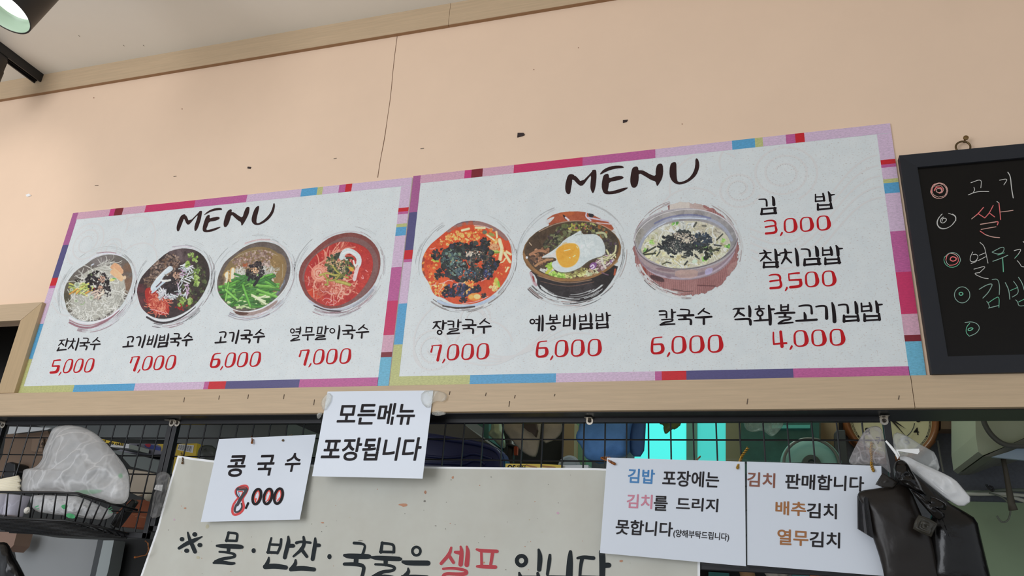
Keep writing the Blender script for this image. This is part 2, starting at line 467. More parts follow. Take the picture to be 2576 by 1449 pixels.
# right stile (mitred at the top)
m.hexa([(fi.x, -0.018, zrt), (fo.x, -0.018, zrt), (fo.x, -0.018, fo.z), (fi.x, -0.018, fi.z)], [(fi.x, 0.0, zrt), (fo.x, 0.0, zrt), (fo.x, 0.0, fo.z), (fi.x, 0.0, fi.z)])
o = m.build('trim_5', M['woodv']); struct(o)
m = MB()
m.hexa([(XL, -0.018, fi.z + .0008), (fi.x - .0008, -0.018, fi.z + .0008), (fo.x - .001, -0.018, fo.z), (XL, -0.018, fo.z)], [(XL, 0.0, fi.z + .0008), (fi.x - .0008, 0.0, fi.z + .0008), (fo.x - .001, 0.0, fo.z), (XL, 0.0, fo.z)])
o = m.build('trim_6', M['wood']); struct(o)
m = MB(); m.box((XL, 0.0, 1.9545), (3.2, 0.10, ZB - 0.0002)); struct(m.build('trim_7', M['black']))

# ------------------------------------------------------------------ menu boards
def board_mat():
    m = bpy.data.materials.new('printed_linen'); m.use_nodes = True
    nt = m.node_tree; b = nt.nodes['Principled BSDF']; b.inputs['Roughness'].default_value = 0.38
    tc = nt.nodes.new('ShaderNodeTexCoord'); L = nt.links.new
    def nz(scale, st, det):
        mp = nt.nodes.new('ShaderNodeMapping'); mp.inputs['Scale'].default_value = st
        n = nt.nodes.new('ShaderNodeTexNoise'); n.inputs['Scale'].default_value = scale; n.inputs['Detail'].default_value = det
        L(tc.outputs['Object'], mp.inputs[0]); L(mp.outputs[0], n.inputs['Vector']); return n
    def ramp(n, a, bb):
        r = nt.nodes.new('ShaderNodeMapRange'); r.inputs[1].default_value = a; r.inputs[2].default_value = bb; L(n.outputs[0], r.inputs[0]); return r
    def mix(fac, c1, c2):
        x = nt.nodes.new('ShaderNodeMix'); x.data_type = 'RGBA'; L(fac.outputs[0], x.inputs[0])
        for i, c in ((6, c1), (7, c2)):
            if isinstance(c, tuple): x.inputs[i].default_value = (*alb(c), 1)
            else: L(c.outputs[2], x.inputs[i])
        return x
    a = mix(ramp(nz(26, (1, 1, 1), 2), .3, .7), (204, 212, 217), (210, 217, 221))
    s1 = mix(ramp(nz(190, (1, 1, 2.6), 3), .60, .72), a, (176, 166, 164))
    s2 = mix(ramp(nz(150, (3.2, 1, .9), 2), .64, .76), s1, (192, 184, 180))
    L(s2.outputs[2], b.inputs['Base Color']); return m
M['board'] = board_mat()
M['edge'] = mat('white_board_edge', (235, 235, 230), 0.5)

PATCH = dict(mauve=(170, 95, 150), ppink=(212, 168, 190), mag=(196, 52, 124), dred=(122, 24, 40), crim=(198, 48, 102), orch=(190, 96, 156),
             lil=(212, 188, 216), blue=(88, 164, 212), olive=(190, 194, 132), red=(198, 26, 40), navy=(82, 78, 128), lblue=(108, 182, 214))
PM = {q: mat('patch_' + q, c, 0.4, noise_s=150, noise_a=(0.2 if q in ('dred', 'red', 'navy', 'crim', 'mag') else 0.3), stretch=(1, 1, 2.6), detail=3) for q, c in PATCH.items()}
PN = list(PATCH)
TOP = [(0.0, 'mauve'), (.0185, 'ppink'), (.1265, 'mag'), (.143, 'dred'), (.1697, 'ppink'), (.2425, 'crim'), (.397, 'orch'), (.552, 'lil'), (.7065, 'blue'),
       (.751, 'olive'), (.766, 'lil'), (.810, 'orch'), (.8275, 'red'), (.8445, 'lil'), (1.0, None)]
def vf(ys, a, b):    # photo rows along an upright edge -> fraction from the top
    z0 = at(*a).z; z1 = at(*b).z
    out = []
    for y in ys:
        t = (y - a[1]) / (b[1] - a[1]); x = a[0] + (b[0] - a[0]) * t; out.append((at(x, y).z - z0) / (z1 - z0))
    return out
rv = vf([399.6, 411, 419, 448, 458, 484, 580, 683, 789, 842, 858], (2239, 310), (2331, 951))
RIGHT = [(0.044, 'lil')] + list(zip(rv, ['red', 'orch', 'lil', 'olive', 'blue', 'lil', 'orch', 'crim', 'ppink', 'dred', 'lblue'])) + [(1.0, None)]
lv = vf([535, 630, 653, 660, 764, 867], (1040, 443), (979, 972))
LEFT = [(0.0, 'mauve')] + list(zip(lv, ['navy', 'red', 'orch', 'lil', 'blue', 'olive'])) + [(1.0, None)]
def uf(xs, a, b):
    out = []
    for x in xs:
        y = a[1] + (b[1] - a[1]) * (x - a[0]) / (b[0] - a[0]); out.append((at(x, y).x - at(*a).x) / (at(*b).x - at(*a).x))
    return out
bv = uf([1181, 1398, 1648, 1665, 1727, 1997, 2290], (979, 972), (2331, 951))
BOTTOM = [(0.0, 'olive')] + list(zip(bv[:-1], ['blue', 'lil', 'orch', 'red', 'navy', 'orch'])) + [(bv[-1], None)]
YS = -0.0045
def make_board(corners, label):
    TLp, TRp, BRp, BLp = [at(x, y, YS) for x, y in corners]
    x0 = (TLp.x + BLp.x) / 2; x1 = (TRp.x + BRp.x) / 2
    zt = (TLp.z, TRp.z); zb = (BLp.z, BRp.z)
    def W(u, v, y=YS):
        xt = TLp.x + (TRp.x - TLp.x) * u; xb = BLp.x + (BRp.x - BLp.x) * u
        zt_ = TLp.z + (TRp.z - TLp.z) * u; zb_ = BLp.z + (BRp.z - BLp.z) * u
        return Vector((xt + (xb - xt) * v, y, zt_ + (zb_ - zt_) * v))
    root = thing('menu_board', ((x0 + x1) / 2, YS, zb[0]), label, 'menu board', 'printed menu boards above the counter')
    m = MB(); m.hexa([W(0, 1), W(1, 1), W(1, 0), W(0, 0)], [W(0, 1, 0), W(1, 1, 0), W(1, 0, 0), W(0, 0, 0)])
    m.f[0]  # front
    m.mi = [0, 1, 1, 1, 1, 1]
    m.build('panel', [M['board'], M['edge']], root)
    bu, bvv = .0185, .0425
    v_, f_, mi_ = [], [], []
    e = YS - 0.0003
    def patch(u0, u1, v0, v1, c):
        n = len(v_); v_.extend([W(u0, v1, e), W(u1, v1, e), W(u1, v0, e), W(u0, v0, e)]); f_.append((n, n + 1, n + 2, n + 3)); mi_.append(PN.index(c))
    for (a, c), (b, _) in zip(TOP, TOP[1:]): patch(max(a, 0), b, 0, bvv, c)
    for (a, c), (b, _) in zip(RIGHT, RIGHT[1:]): patch(1 - .0255, 1, max(a, bvv), b, c)
    for (a, c), (b, _) in zip(LEFT, LEFT[1:]): patch(0, bu + .0015, max(a, bvv), min(b, .9585), c)
    for (a, c), (b, _) in zip(BOTTOM, BOTTOM[1:]): patch(a, b, 1 - .0415, 1, c)
    o = obj('patchwork_border', v_, f_, [PM[q] for q in PN], root)
    o.data.polygons.foreach_set('material_index', mi_)
    return root, W
b1, W1 = make_board([(184, 536), (1037, 446), (977, 973), (37, 993)], 'smaller-looking left menu board showing four noodle bowls above prices 5,000 to 7,000')
b2, W2 = make_board([(1040, 443), (2239, 310), (2331, 951), (979, 972)], 'right menu board with three large dishes and a fried egg, beside the blackboard')
SY = lambda x, y: YS

# faint cloud swirls printed on the boards (drawn in board fractions, so both boards share them)
M['swirl'] = mat('pale_swirl_ink', (207, 209, 212), 0.4)
def spiral(cu, cv, r, turns, ph, sgn=1):
    return [(cu + r * (1 - .75 * t) * .5 * math.cos(ph + sgn * t * turns * 2 * math.pi), cv + r * (1 - .75 * t) * math.sin(ph + sgn * t * turns * 2 * math.pi)) for t in np.linspace(0, 1, int(26 * turns))]
def swirls(root, W, seqs):
    v_, f_ = [], []
    for nq, (sq, wd) in enumerate(seqs):
        for (a, b), (c, d) in zip(sq, sq[1:]):
            if not (.03 < a < .97 and .05 < b < .95): continue
            p, q = W(a, b, YS - .00005 - .000012 * nq), W(c, d, YS - .00005 - .000012 * nq); t = (q - p)
            if t.length < 1e-6: continue
            nn = Vector((-t.z, 0, t.x)).normalized() * wd * 1.9; n = len(v_)
            v_.extend([p + nn, q + nn, q - nn, p - nn]); f_.append((n, n + 1, n + 2, n + 3))
    pn = [c for c in root.children if c.name.startswith('panel')][0]; base = loc_of(root); bmx = bmesh.new(); bmx.from_mesh(pn.data)
    pn.data.materials.append(M['swirl']); nw = [bmx.verts.new(v - base) for v in v_]
    for f in f_: bmx.faces.new([nw[i] for i in f]).material_index = 2
    bmx.to_mesh(pn.data); bmx.free()
def arcs(cu, cv, r, a0, a1): return [(cu + r * .5 * math.cos(a), cv + r * math.sin(a)) for a in np.linspace(a0, a1, 22)]
def wave(u0, v0, u1, v1, amp): return [(u0 + (u1 - u0) * t, v0 + (v1 - v0) * t + amp * math.sin(t * math.pi * 1.6)) for t in np.linspace(0, 1, 24)]
tr = [(spiral(.715, .225, .085, 2.2, .4), .0014), (spiral(.80, .17, .13, 2.6, 1.2, -1), .0014), (spiral(.645, .35, .07, 1.8, 0), .0013), (arcs(.62, .33, .13, 2.6, 5.6), .0013),
      (arcs(.66, .2, .16, 3.0, 5.4), .0013), (arcs(.73, .1, .1, 2.8, 5.2), .0013), (spiral(.60, .5, .06, 1.5, 2), .0012)] + \
     [(wave(.73, .40 + .03 * i, .97, .22 + .045 * i, .09), .0012) for i in range(5)]
tl = [((lambda s: [(1 - a - .12, b + .02) for a, b in s])(sq), w_) for sq, w_ in tr]
bl = [(spiral(.09, .84, .10, 2.4, .3), .0014), (spiral(.175, .72, .08, 2.1, 1.5, -1), .0013), (arcs(.13, .8, .17, 2.4, 5.8), .0013), (arcs(.2, .86, .13, 3, 6), .0013)] + \
     [(wave(.16, .90 - .03 * i, .42, .74 + .04 * i, .06), .0012) for i in range(4)]
swirls(b2, W2, [([p for p in sq], w_) for sq, w_ in tr] + bl)
swirls(b1, W1, tl)

# ---- titles
def menu_title(zx, zy, s, loops, root):
    k = Ink(SY, 0.0003)
    for l in loops: k.poly([smooth_outline(Z(zx, zy, s, l), 1)], 0, 1)
    k.build('title', [M['brown']], root)
menu_title(1410, 390, 6.962, [
    [(80,570),(90,480),(130,350),(185,330),(235,345),(240,360),(280,375),(365,480),(550,295),(553,265),(590,255),(625,260),(632,370),(620,500),(600,610),(580,655),(562,672),(530,610),(520,540),(540,345),(490,400),(395,535),(330,540),(205,405),(200,500),(185,570),(170,680),(120,685),(90,640)],
    [(690,325),(760,245),(880,195),(990,183),(1080,187),(1112,215),(1095,228),(1000,232),(880,258),(780,300),(715,335),(695,340)],
    [(755,350),(820,322),(845,345),(850,410),(950,375),(1050,362),(1110,385),(1090,415),(1000,445),(850,470),(840,560),(822,640),(920,630),(1080,580),(1175,565),(1180,580),(1110,625),(1000,670),(880,688),(780,685),(740,640),(718,540),(735,420)],
    [(1260,225),(1300,203),(1340,200),(1362,225),(1362,268),(1430,265),(1480,285),(1580,345),(1668,370),(1665,270),(1690,170),(1740,145),(1790,160),(1800,300),(1780,410),(1740,480),(1695,550),(1680,520),(1665,460),(1590,440),(1480,370),(1368,310),(1370,420),(1350,530),(1300,578),(1250,565),(1222,490),(1222,400),(1240,290)],
    [(1930,150),(1985,118),(2028,130),(2030,260),(2035,400),(2055,475),(2140,468),(2250,410),(2330,300),(2360,190),(2362,55),(2405,62),(2432,150),(2425,240),(2380,350),(2300,430),(2200,490),(2100,518),(2020,508),(1950,455),(1908,360),(1910,240)]], b2)
menu_title(430, 500, 9.2, [
    [(128,690),(140,600),(190,470),(240,380),(320,352),(335,385),(360,395),(420,535),(650,310),(655,285),(720,275),(715,340),(690,480),(640,630),(600,720),(555,755),(540,710),(545,620),(600,470),(625,370),(560,430),(440,580),(400,600),(360,585),(300,440),(265,550),(220,660),(185,750),(145,755)],
    [(765,370),(850,290),(970,230),(1100,208),(1165,215),(1185,242),(1170,262),(1050,268),(930,295),(840,340),(775,378)],
    [(815,405),(880,362),(900,390),(888,460),(980,430),(1090,412),(1135,440),(1105,480),(1000,518),(880,530),(850,620),(805,725),(900,715),(1040,670),(1145,645),(1150,660),(1050,720),(920,765),(800,775),(740,755),(730,680),(760,550)],
    [(1300,290),(1380,235),(1412,260),(1395,312),(1460,312),(1560,390),(1655,440),(1690,310),(1740,200),(1790,183),(1822,205),(1800,350),(1740,470),(1690,560),(1630,640),(1622,540),(1560,510),(1470,430),(1395,355),(1360,510),(1310,620),(1260,662),(1225,645),(1215,560),(1250,420)],
    [(1950,210),(2020,158),(2045,180),(2020,300),(1980,450),(1975,570),(2050,560),(2180,470),(2300,330),(2350,210),(2372,95),(2405,110),(2405,200),(2370,330),(2280,460),(2150,560),(2030,610),(1940,605),(1880,555),(1862,480),(1890,350)]], b1)

# ---- dish names (brush lettering)
MI = [M['ink'], M['white']]
def name_(root, zx, zy, s, strokes, rings=(), label=None):
    word(SY, zx, zy, s, strokes, MI, root, 'dish_name', label, 1.0, rings, lift=0.0003)
name_(b2, 1840, 740, 6.44, [
  [(25,245,12),(60,235,22),(200,230,24)],[(118,240,35),(108,295,40),(80,330,26),(45,372,14)],[(130,305,35),(205,348,28)],[(285,195,30),(300,250,48),(297,355,44)],[(60,410,22),(150,405,30),(280,398,30),(305,420,45),(308,490,38)],
  [(445,190,24),(452,225,28)],[(385,245,20),(450,238,24),(530,235,16)],[(465,365,25),(470,405,40)],[(365,432,18),(430,428,28),(600,415,28)],[(605,185,30),(620,280,50),(628,390,55),(628,485,45)],[(630,248,32),(690,245,28)],
  [(803,175,26),(805,265,26)],[(918,170,26),(915,262,28)],[(805,210,22),(915,200,22)],[(808,268,22),(905,258,22)],[(700,315,20),(770,305,36),(1020,300,30)],[(868,320,45),(868,360,40)],[(770,370,20),(945,368,20),(968,385,26),(940,410,28),(830,428,30),(765,475,30)],[(760,478,22),(870,468,30),(995,458,22)],
  [(1095,195,22),(1180,180,28),(1280,182,28),(1295,215,30),(1302,310,38)],[(1180,300,22),(1195,350,50),(1195,410,45)],[(1048,432,28),(1200,425,34),(1380,412,34)],
  [(1370,203,22),(1430,190,28),(1520,188,26),(1540,230,45),(1542,390,50)],[(1630,140,24),(1650,200,52),(1665,330,58),(1670,440,60)],
  [(1735,178,22),(1800,165,26),(1865,168,26),(1885,200,32),(1888,300,38)],[(2005,125,28),(2025,190,58),(2030,300,55)],[(1822,345,32),(1825,440,48)],[(2045,335,30),(2055,425,48)],[(1830,365,32),(2050,362,30)],[(1830,438,30),(2050,422,30)],
  [(2105,150,26),(2113,280,26)],[(2235,140,26),(2260,200,40),(2262,270,40)],[(2110,200,24),(2250,190,26)],[(2110,278,24),(2260,265,24)],[(2340,115,26),(2362,190,55),(2368,285,50)],[(2370,172,32),(2440,165,22)],[(2155,325,34),(2160,428,48)],[(2390,318,34),(2398,410,48)],[(2160,358,32),(2390,350,30)],[(2165,428,26),(2395,412,26)]],
  [(462,308,45,42,32)])
name_(b2, 1890, 600, 10.35, [
  [(325,305,30),(360,345,60)],[(220,390,30),(330,375,36),(515,365,24)],[(385,385,60),(375,450,60),(240,585,28)],[(390,470,50),(515,565,30)],[(615,280,36),(640,350,75),(650,550,75)],[(690,430,45),(745,428,40)],[(330,620,40),(325,750,60)],[(330,630,40),(700,615,36)],[(665,615,80),(670,730,85)],[(320,742,42),(705,730,40)],
  [(875,280,42),(895,340,70)],[(745,385,32),(860,365,38),(1045,362,30)],[(905,380,65),(890,480,60),(790,650,36)],[(905,490,55),(1040,630,40)],[(1145,255,30),(1185,370,80),(1210,690,80)],
  [(1300,275,28),(1460,275,38),(1510,310,48),(1525,400,60),(1525,465,45)],[(1670,205,34),(1710,280,95),(1720,440,90)],[(1390,540,50),(1385,690,70)],[(1390,545,40),(1600,530,50),(1785,525,40)],[(1745,530,80),(1765,660,80)],[(1380,685,50),(1800,658,50)],
  [(1858,240,32),(1862,440,36)],[(2060,225,42),(2085,320,70),(2092,420,65)],[(1860,310,34),(2080,295,34)],[(1860,430,40),(2110,410,36)],[(2205,180,30),(2250,260,85),(2260,430,75)],[(2280,265,45),(2370,258,26)],[(1925,510,45),(1930,665,65)],[(2270,490,55),(2290,630,75)],[(1930,550,42),(2290,535,42)],[(1930,660,50),(2320,625,42)]])
name_(b2, 1890, 470, 11.148, [
  [(210,350,20),(320,345,32),(400,345,36),(430,400,44),(432,530,50)],[(590,275,34),(625,340,80),(632,500,85)],[(300,615,50),(285,765,60)],[(295,625,44),(480,605,44),(690,592,40)],[(655,600,75),(672,730,80)],[(270,765,48),(700,735,50)]])
name_(b2, 1890, 470, 11.148, [
  [(1798,210,28),(1802,410,36)],[(2010,190,44),(2035,290,56),(2040,385,58)],[(1800,285,34),(2030,275,36)],[(1800,405,38),(2060,385,34)],[(2160,140,32),(2200,220,78),(2215,390,72)],[(2240,230,42),(2330,212,22)],[(1865,485,50),(1870,640,62)],[(2225,460,60),(2245,590,70)],[(1870,518,42),(2240,500,42)],[(1865,640,48),(2270,598,44)]])
name_(b2, 1070, 780, 10.35, [
  [(210,320,24),(290,305,32),(405,300,26)],[(300,315,45),(285,390,50),(190,490,14)],[(290,395,45),(380,480,30)],[(460,270,30),(468,340,55),(450,490,55)],[(490,340,38),(555,335,28)],
  [(590,290,36),(730,285,26),(735,330,34),(728,440,36)],[(590,382,28),(720,370,26)],[(855,250,28),(858,330,50),(850,440,46)],[(890,318,30),(935,312,20)],[(620,500,28),(840,482,26),(868,500,30),(820,535,32),(660,555,34),(580,618,40)],[(570,622,36),(700,612,36),(885,602,30)],
  [(1050,248,30),(1220,250,30),(1238,300,34),(1225,370,36)],[(965,400,30),(1050,395,46),(1310,388,46)],[(1130,410,60),(1130,470,55)],[(985,490,30),(1080,480,36),(1230,478,34),(1248,520,46),(1240,600,45)],
  [(1560,225,24),(1520,270,34),(1420,360,28)],[(1530,275,34),(1665,350,26)],[(1360,440,34),(1530,435,48),(1700,425,44)],[(1525,450,44),(1525,590,50)]], [(370,580,55,52,42)])
name_(b2, 1320, 770, 10.348, [
  [(285,352,24),(370,355,34)],[(280,455,24),(365,450,36)],[(378,255,34),(385,330,50),(365,630,55)],[(462,240,34),(470,330,52),(458,630,58)],
  [(668,235,32),(658,360,42)],[(828,235,36),(835,345,40)],[(665,295,26),(830,290,26)],[(655,352,30),(845,345,30)],[(745,375,44),(748,430,55)],[(555,460,26),(620,455,40),(925,435,36)],
  [(1030,258,36),(1020,400,44),(1010,520,38)],[(1170,250,38),(1180,350,38),(1165,505,38)],[(1020,370,36),(1175,360,32)],[(1005,515,36),(1175,505,34)],[(1285,205,32),(1298,330,74),(1288,580,72)],
  [(1435,240,22),(1428,400,30)],[(1580,230,36),(1595,300,42),(1590,380,42)],[(1430,280,26),(1590,272,28)],[(1420,395,26),(1605,380,28)],[(1708,185,36),(1725,270,64),(1718,405,62)],[(1455,465,46),(1450,600,60)],[(1450,475,42),(1760,468,40)],[(1725,470,70),(1730,570,70)],[(1440,597,40),(1600,572,46),(1755,570,42)],
  [(1862,215,26),(1860,385,32)],[(2015,205,40),(2030,290,44),(2028,370,40)],[(1860,275,26),(2025,268,28)],[(1850,380,28),(2040,368,28)],[(2130,170,36),(2145,260,60),(2148,385,54)],[(2180,245,38),(2240,235,22)],[(1885,445,44),(1885,575,58)],[(2145,435,46),(2158,550,60)],[(1890,485,38),(2155,475,36)],[(1885,570,40),(2170,545,36)]],
  [(198,402,58,55,40),(735,568,62,48,44)])
name_(b2, 1630, 760, 10.35, [
  [(300,238,44),(380,230,40),(475,232,30),(485,300,40),(482,400,42)],[(305,332,30),(470,325,30)],[(618,190,36),(630,270,60),(632,400,55)],[(660,270,36),(720,260,24)],[(360,460,30),(620,440,28),(652,460,44),(620,500,34),(420,525,42),(335,588,45)],[(325,590,45),(450,580,45),(695,570,34)],
  [(850,188,34),(1060,195,30),(1080,240,38),(1065,310,40)],[(765,348,36),(880,348,52),(1180,340,55)],[(960,370,80),(965,430,75)],[(800,452,34),(930,445,44),(1100,440,40),(1122,490,60),(1115,570,60)],
  [(1465,165,28),(1420,215,38),(1310,310,34)],[(1420,220,38),(1600,300,32)],[(1240,400,38),(1450,395,58),(1655,380,46)],[(1455,430,55),(1455,565,60)]])
name_(b1, 720, 800, 11.145, [
  [(280,312,30),(370,308,34)],[(265,390,28),(365,385,34)],[(395,255,30),(400,330,42),(370,445,36)],[(170,488,20),(330,482,24),(356,505,28),(320,555,28),(210,580,30),(140,635,36)],[(130,640,34),(240,622,38),(370,608,34)],
  [(565,262,30),(552,405,30)],[(720,265,32),(708,390,34)],[(565,268,28),(725,268,30)],[(555,392,28),(715,385,28)],[(455,485,32),(600,478,40),(775,468,40)],[(605,500,30),(600,610,46)],
  [(895,260,28),(870,440,30)],[(1008,258,28),(995,340,30),(970,430,32)],[(895,258,26),(1010,255,26)],[(865,438,26),(985,430,26)],[(1108,225,28),(1105,320,46),(1080,445,38)],[(1130,300,34),(1185,292,24)],[(850,490,24),(1065,480,26),(1088,510,34),(1040,525,34),(880,540,36),(830,600,40)],[(815,605,34),(930,600,38),(1095,588,36)],
  [(1485,215,28),(1495,320,46),(1470,450,50),(1452,575,48)],
  [(1680,205,32),(1835,210,28),(1855,260,28),(1845,330,30)],[(1582,358,34),(1750,350,52),(1925,345,40)],[(1740,375,60),(1738,430,50)],[(1600,455,32),(1720,450,32),(1850,448,32),(1857,500,46),(1835,570,45)],
  [(2185,185,26),(2140,240,32),(2030,325,32)],[(2140,245,34),(2270,315,30)],[(1965,405,34),(2130,400,46),(2300,385,42)],[(2125,430,38),(2112,555,46)]],
  [(172,362,52,58,34),(1292,358,65,62,36)])
name_(b1, 110, 830, 12.076, [
  [(490,320,24),(560,312,30),(645,305,26)],[(560,315,30),(530,400,34),(445,475,18)],[(540,400,34),(605,460,36)],[(715,262,28),(705,350,44),(660,495,38)],[(725,340,34),(770,330,24)],[(465,530,26),(445,580,40),(405,635,34)],[(410,625,36),(540,605,38),(675,595,36)],
  [(905,265,28),(900,330,34)],[(795,350,26),(860,340,32),(960,340,24)],[(890,350,36),(850,450,40),(740,570,22)],[(850,455,40),(890,555,40)],[(1058,255,30),(1050,350,42),(968,605,42)],
  [(1205,250,28),(1340,250,26),(1355,290,26),(1330,370,30)],[(1105,395,36),(1250,392,42),(1390,385,36)],[(1235,410,44),(1230,470,44)],[(1100,490,30),(1200,480,34),(1310,485,32),(1315,520,38),(1280,600,36)],
  [(1640,230,24),(1590,290,32),(1490,370,26)],[(1590,290,34),(1695,355,32)],[(1420,440,32),(1560,440,44),(1705,430,40)],[(1555,460,36),(1520,595,40)]])
name_(b1, 290, 820, 6.44, [
  [(195,185,16),(240,172,18),(288,175,20),(292,210,24),(268,258,20)],[(210,252,20),(200,320,26)],[(125,340,22),(200,333,24),(285,325,20)],
  [(345,188,16),(380,175,18),(410,180,22),(408,240,26),(380,315,24)],[(485,148,18),(470,230,28),(432,345,26)],
  [(555,165,16),(535,250,20),(515,300,20)],[(618,158,16),(605,230,20),(580,300,20)],[(530,235,18),(605,222,18)],[(515,298,20),(585,292,20)],[(680,140,18),(660,240,28),(628,340,26)],
  [(730,155,12),(715,235,18)],[(800,150,16),(790,230,20)],[(722,185,16),(798,178,16)],[(712,235,18),(790,228,18)],[(860,128,18),(855,190,30),(838,245,24)],[(715,275,22),(695,345,26)],[(712,280,24),(845,272,24)],[(840,275,32),(825,325,34)],[(695,340,24),(830,325,26)],
  [(955,125,18),(1030,125,18),(1034,150,20),(1020,200,22)],[(898,210,24),(960,206,30),(1060,200,28)],[(965,215,34),(965,255,30)],[(900,262,20),(1020,258,22),(1027,280,26),(1008,320,24)],
  [(1200,115,16),(1170,150,20),(1120,192,18)],[(1170,152,22),(1235,182,20)],[(1085,235,22),(1160,228,30),(1245,220,26)],[(1155,245,26),(1145,318,26)]])
name_(b1, 290, 820, 6.44, [
  [(1690,105,18),(1740,95,20),(1785,98,20),(1792,130,24),(1770,185,22)],[(1712,180,20),(1700,250,26)],[(1620,272,24),(1710,265,26),(1790,258,22)],
  [(1850,112,16),(1890,105,20),(1920,108,22),(1918,160,28),(1895,245,26)],[(1998,70,20),(1985,150,30),(1952,278,28)],
  [(2092,70,18),(2180,68,20),(2184,95,22),(2172,140,24)],[(2040,155,26),(2110,150,32),(2212,145,28)],[(2115,165,34),(2112,200,32)],[(2042,208,20),(2170,205,24),(2182,230,28),(2165,270,26)],
  [(2358,58,18),(2325,95,22),(2275,138,18)],[(2325,98,22),(2400,130,20)],[(2240,182,24),(2320,176,32),(2412,168,26)],[(2322,190,28),(2310,265,28)]])

# ---- prices (numerals drawn in unit cells, upright on the board)
def U(x0, y0, w_, h_, pts): return [((p[0] - x0) / w_, (p[1] - y0) / h_) + ((p[2] / h_,) if len(p) > 2 else ()) for p in pts]
DIG = {
 '6': [U(68,900,377,465,[(375,915,30),(170,925,35),(125,975,55),(112,1080,65),(105,1190,70),(105,1280,70),(140,1330,60),(230,1335,55),(340,1320,80),(395,1260,95),(395,1180,95),(370,1110,80),(320,1095,45),(150,1100,45)])],
 '7': [U(120,905,290,423,[(150,1085,50),(160,1010,45),(170,950,30)]),U(120,905,290,423,[(145,935,25),(210,920,30),(300,920,30),(375,920,45)]),U(120,905,290,423,[(380,930,60),(370,1010,70),(350,1150,70),(335,1310,75)])],
 '3': [U(475,910,330,408,[(485,955,30),(560,935,40),(680,935,45),(745,970,60),(765,1030,60),(755,1085,50)]),U(475,910,330,408,[(500,1108,50),(620,1095,45),(750,1085,40)]),U(475,910,330,408,[(755,1090,50),(765,1150,65),(775,1220,70),(740,1270,70),(680,1280,65),(500,1285,65)])],
 '5': [U(985,880,345,413,[(1260,903,50),(1150,905,45),(1020,915,40)]),U(985,880,345,413,[(1010,910,35),(1005,1000,38),(1010,1075,40)]),U(985,880,345,413,[(1010,1075,45),(1150,1075,48),(1290,1080,60)]),U(985,880,345,413,[(1275,1090,75),(1285,1170,85),(1270,1230,85),(1200,1255,75),(1020,1260,70)])],
 '4': [U(665,595,265,267,[(690,615,25),(680,720,30),(685,800,30)]),U(665,595,265,267,[(682,803,30),(800,797,32),(920,795,32)]),U(665,595,265,267,[(828,610,45),(830,730,52),(833,845,55)])],
}
Z0 = U(632,875,396,473,[(820,875),(900,880),(960,905),(990,950),(1010,1040),(1028,1130),(1022,1210),(985,1280),(930,1325),(860,1345),(750,1348),(690,1320),(640,1255),(632,1190),(640,1060),(650,990),(690,920),(750,880)])
ZI = U(632,875,396,473,[(820,910),(880,912),(910,940),(918,1010),(920,1110),(915,1200),(895,1265),(840,1300),(760,1310),(710,1285),(697,1240),(695,1140),(697,1030),(715,960),(750,925),(780,912)])
CM = U(425,905,95,423,[(490,1265),(520,1300),(500,1345),(460,1392),(425,1395),(440,1350),(465,1300)])
CELL = [(0, .198), (.222, .278), (.29, .503), (.535, .748), (.785, 1.0)]
def price(root, txt, s, zx, zy, pL, pR, pT, pB):
    q = [at(*Z(zx, zy, s, [p])[0], YS) for p in (pL, pR, pT, pB)]
    X0, X1, Zt, Zb = q[0].x, q[1].x, q[2].z, q[3].z
    H = Zt - Zb; Wd = X1 - X0
    k = Ink(SY, .0003)
    def pp(u, v): return pix((X0 + Wd * u, YS, Zt - H * v))
    hs = abs(pp(0, 1)[1] - pp(0, 0)[1])
    for ch, (a, b) in zip(txt, CELL):
        if ch == '0':
            o_ = smooth_outline([pp(a + (b - a) * x, y) for x, y in Z0], 1); i_ = smooth_outline([pp(a + (b - a) * x, y) for x, y in ZI], 1)
            def off(l, d):
                cx = sum(p[0] for p in l) / len(l); cy = sum(p[1] for p in l) / len(l)
                return [(x + d * (x - cx) / math.hypot(x - cx, y - cy), y + d * (y - cy) / math.hypot(x - cx, y - cy)) for x, y in l]
            k.poly([off(o_, .9), off(i_, -.9)], 1, 0); k.poly([o_, i_], 0, 1)
        elif ch == ',':
            l = smooth_outline([pp(a + (b - a) * x, y) for x, y in CM], 1); k.poly([l], 0, 1)
            k.stroke([(x, y, 1.0) for x, y in l + l[:1]], 1, 0, .5, 0)
        else:
            for st in DIG[ch]:
                p = [pp(a + (b - a) * x, y) + (wd * hs,) for x, y, wd in st]
                k.stroke(p, 1, 0, .9); k.stroke(p, 0, 1)
    k.build('price', [M['red'], M['white']], root)
price(b2, '7,000', 10.35, 1070, 780, (120,1085), (1672,1080), (1550,858), (1400,1292))
price(b2, '6,000', 10.348, 1320, 770, (283,1250), (2010,1110), (1830,850), (1770,1308))
price(b2, '6,000', 10.35, 1630, 760, (68,1280), (1968,1130), (1770,845), (1680,1322))
price(b2, '4,000', 6.44, 1840, 740, (665,720), (1850,730), (1715,560), (1720,837))
price(b2, '3,500', 10.35, 1890, 600, (475,1290), (2225,1100), (2000,832), (1960,1252))
price(b2, '3,000', 11.148, 1890, 470, (382,1310), (2240,1050), (2040,800), (1990,1230))
price(b1, '5,000', 12.076, 110, 830, (180,1310), (1575,920), (1480,855), (1330,1297))
price(b1, '7,000', 11.145, 720, 800, (343,1075), (1840,960), (1700,845), (1590,1287))
price(b1, '7,000', 6.44, 290, 820, (232,590), (992,560), (930,470), (870,712))
price(b1, '6,000', 6.44, 290, 820, (1527,660), (2368,500), (2300,413), (2230,664))

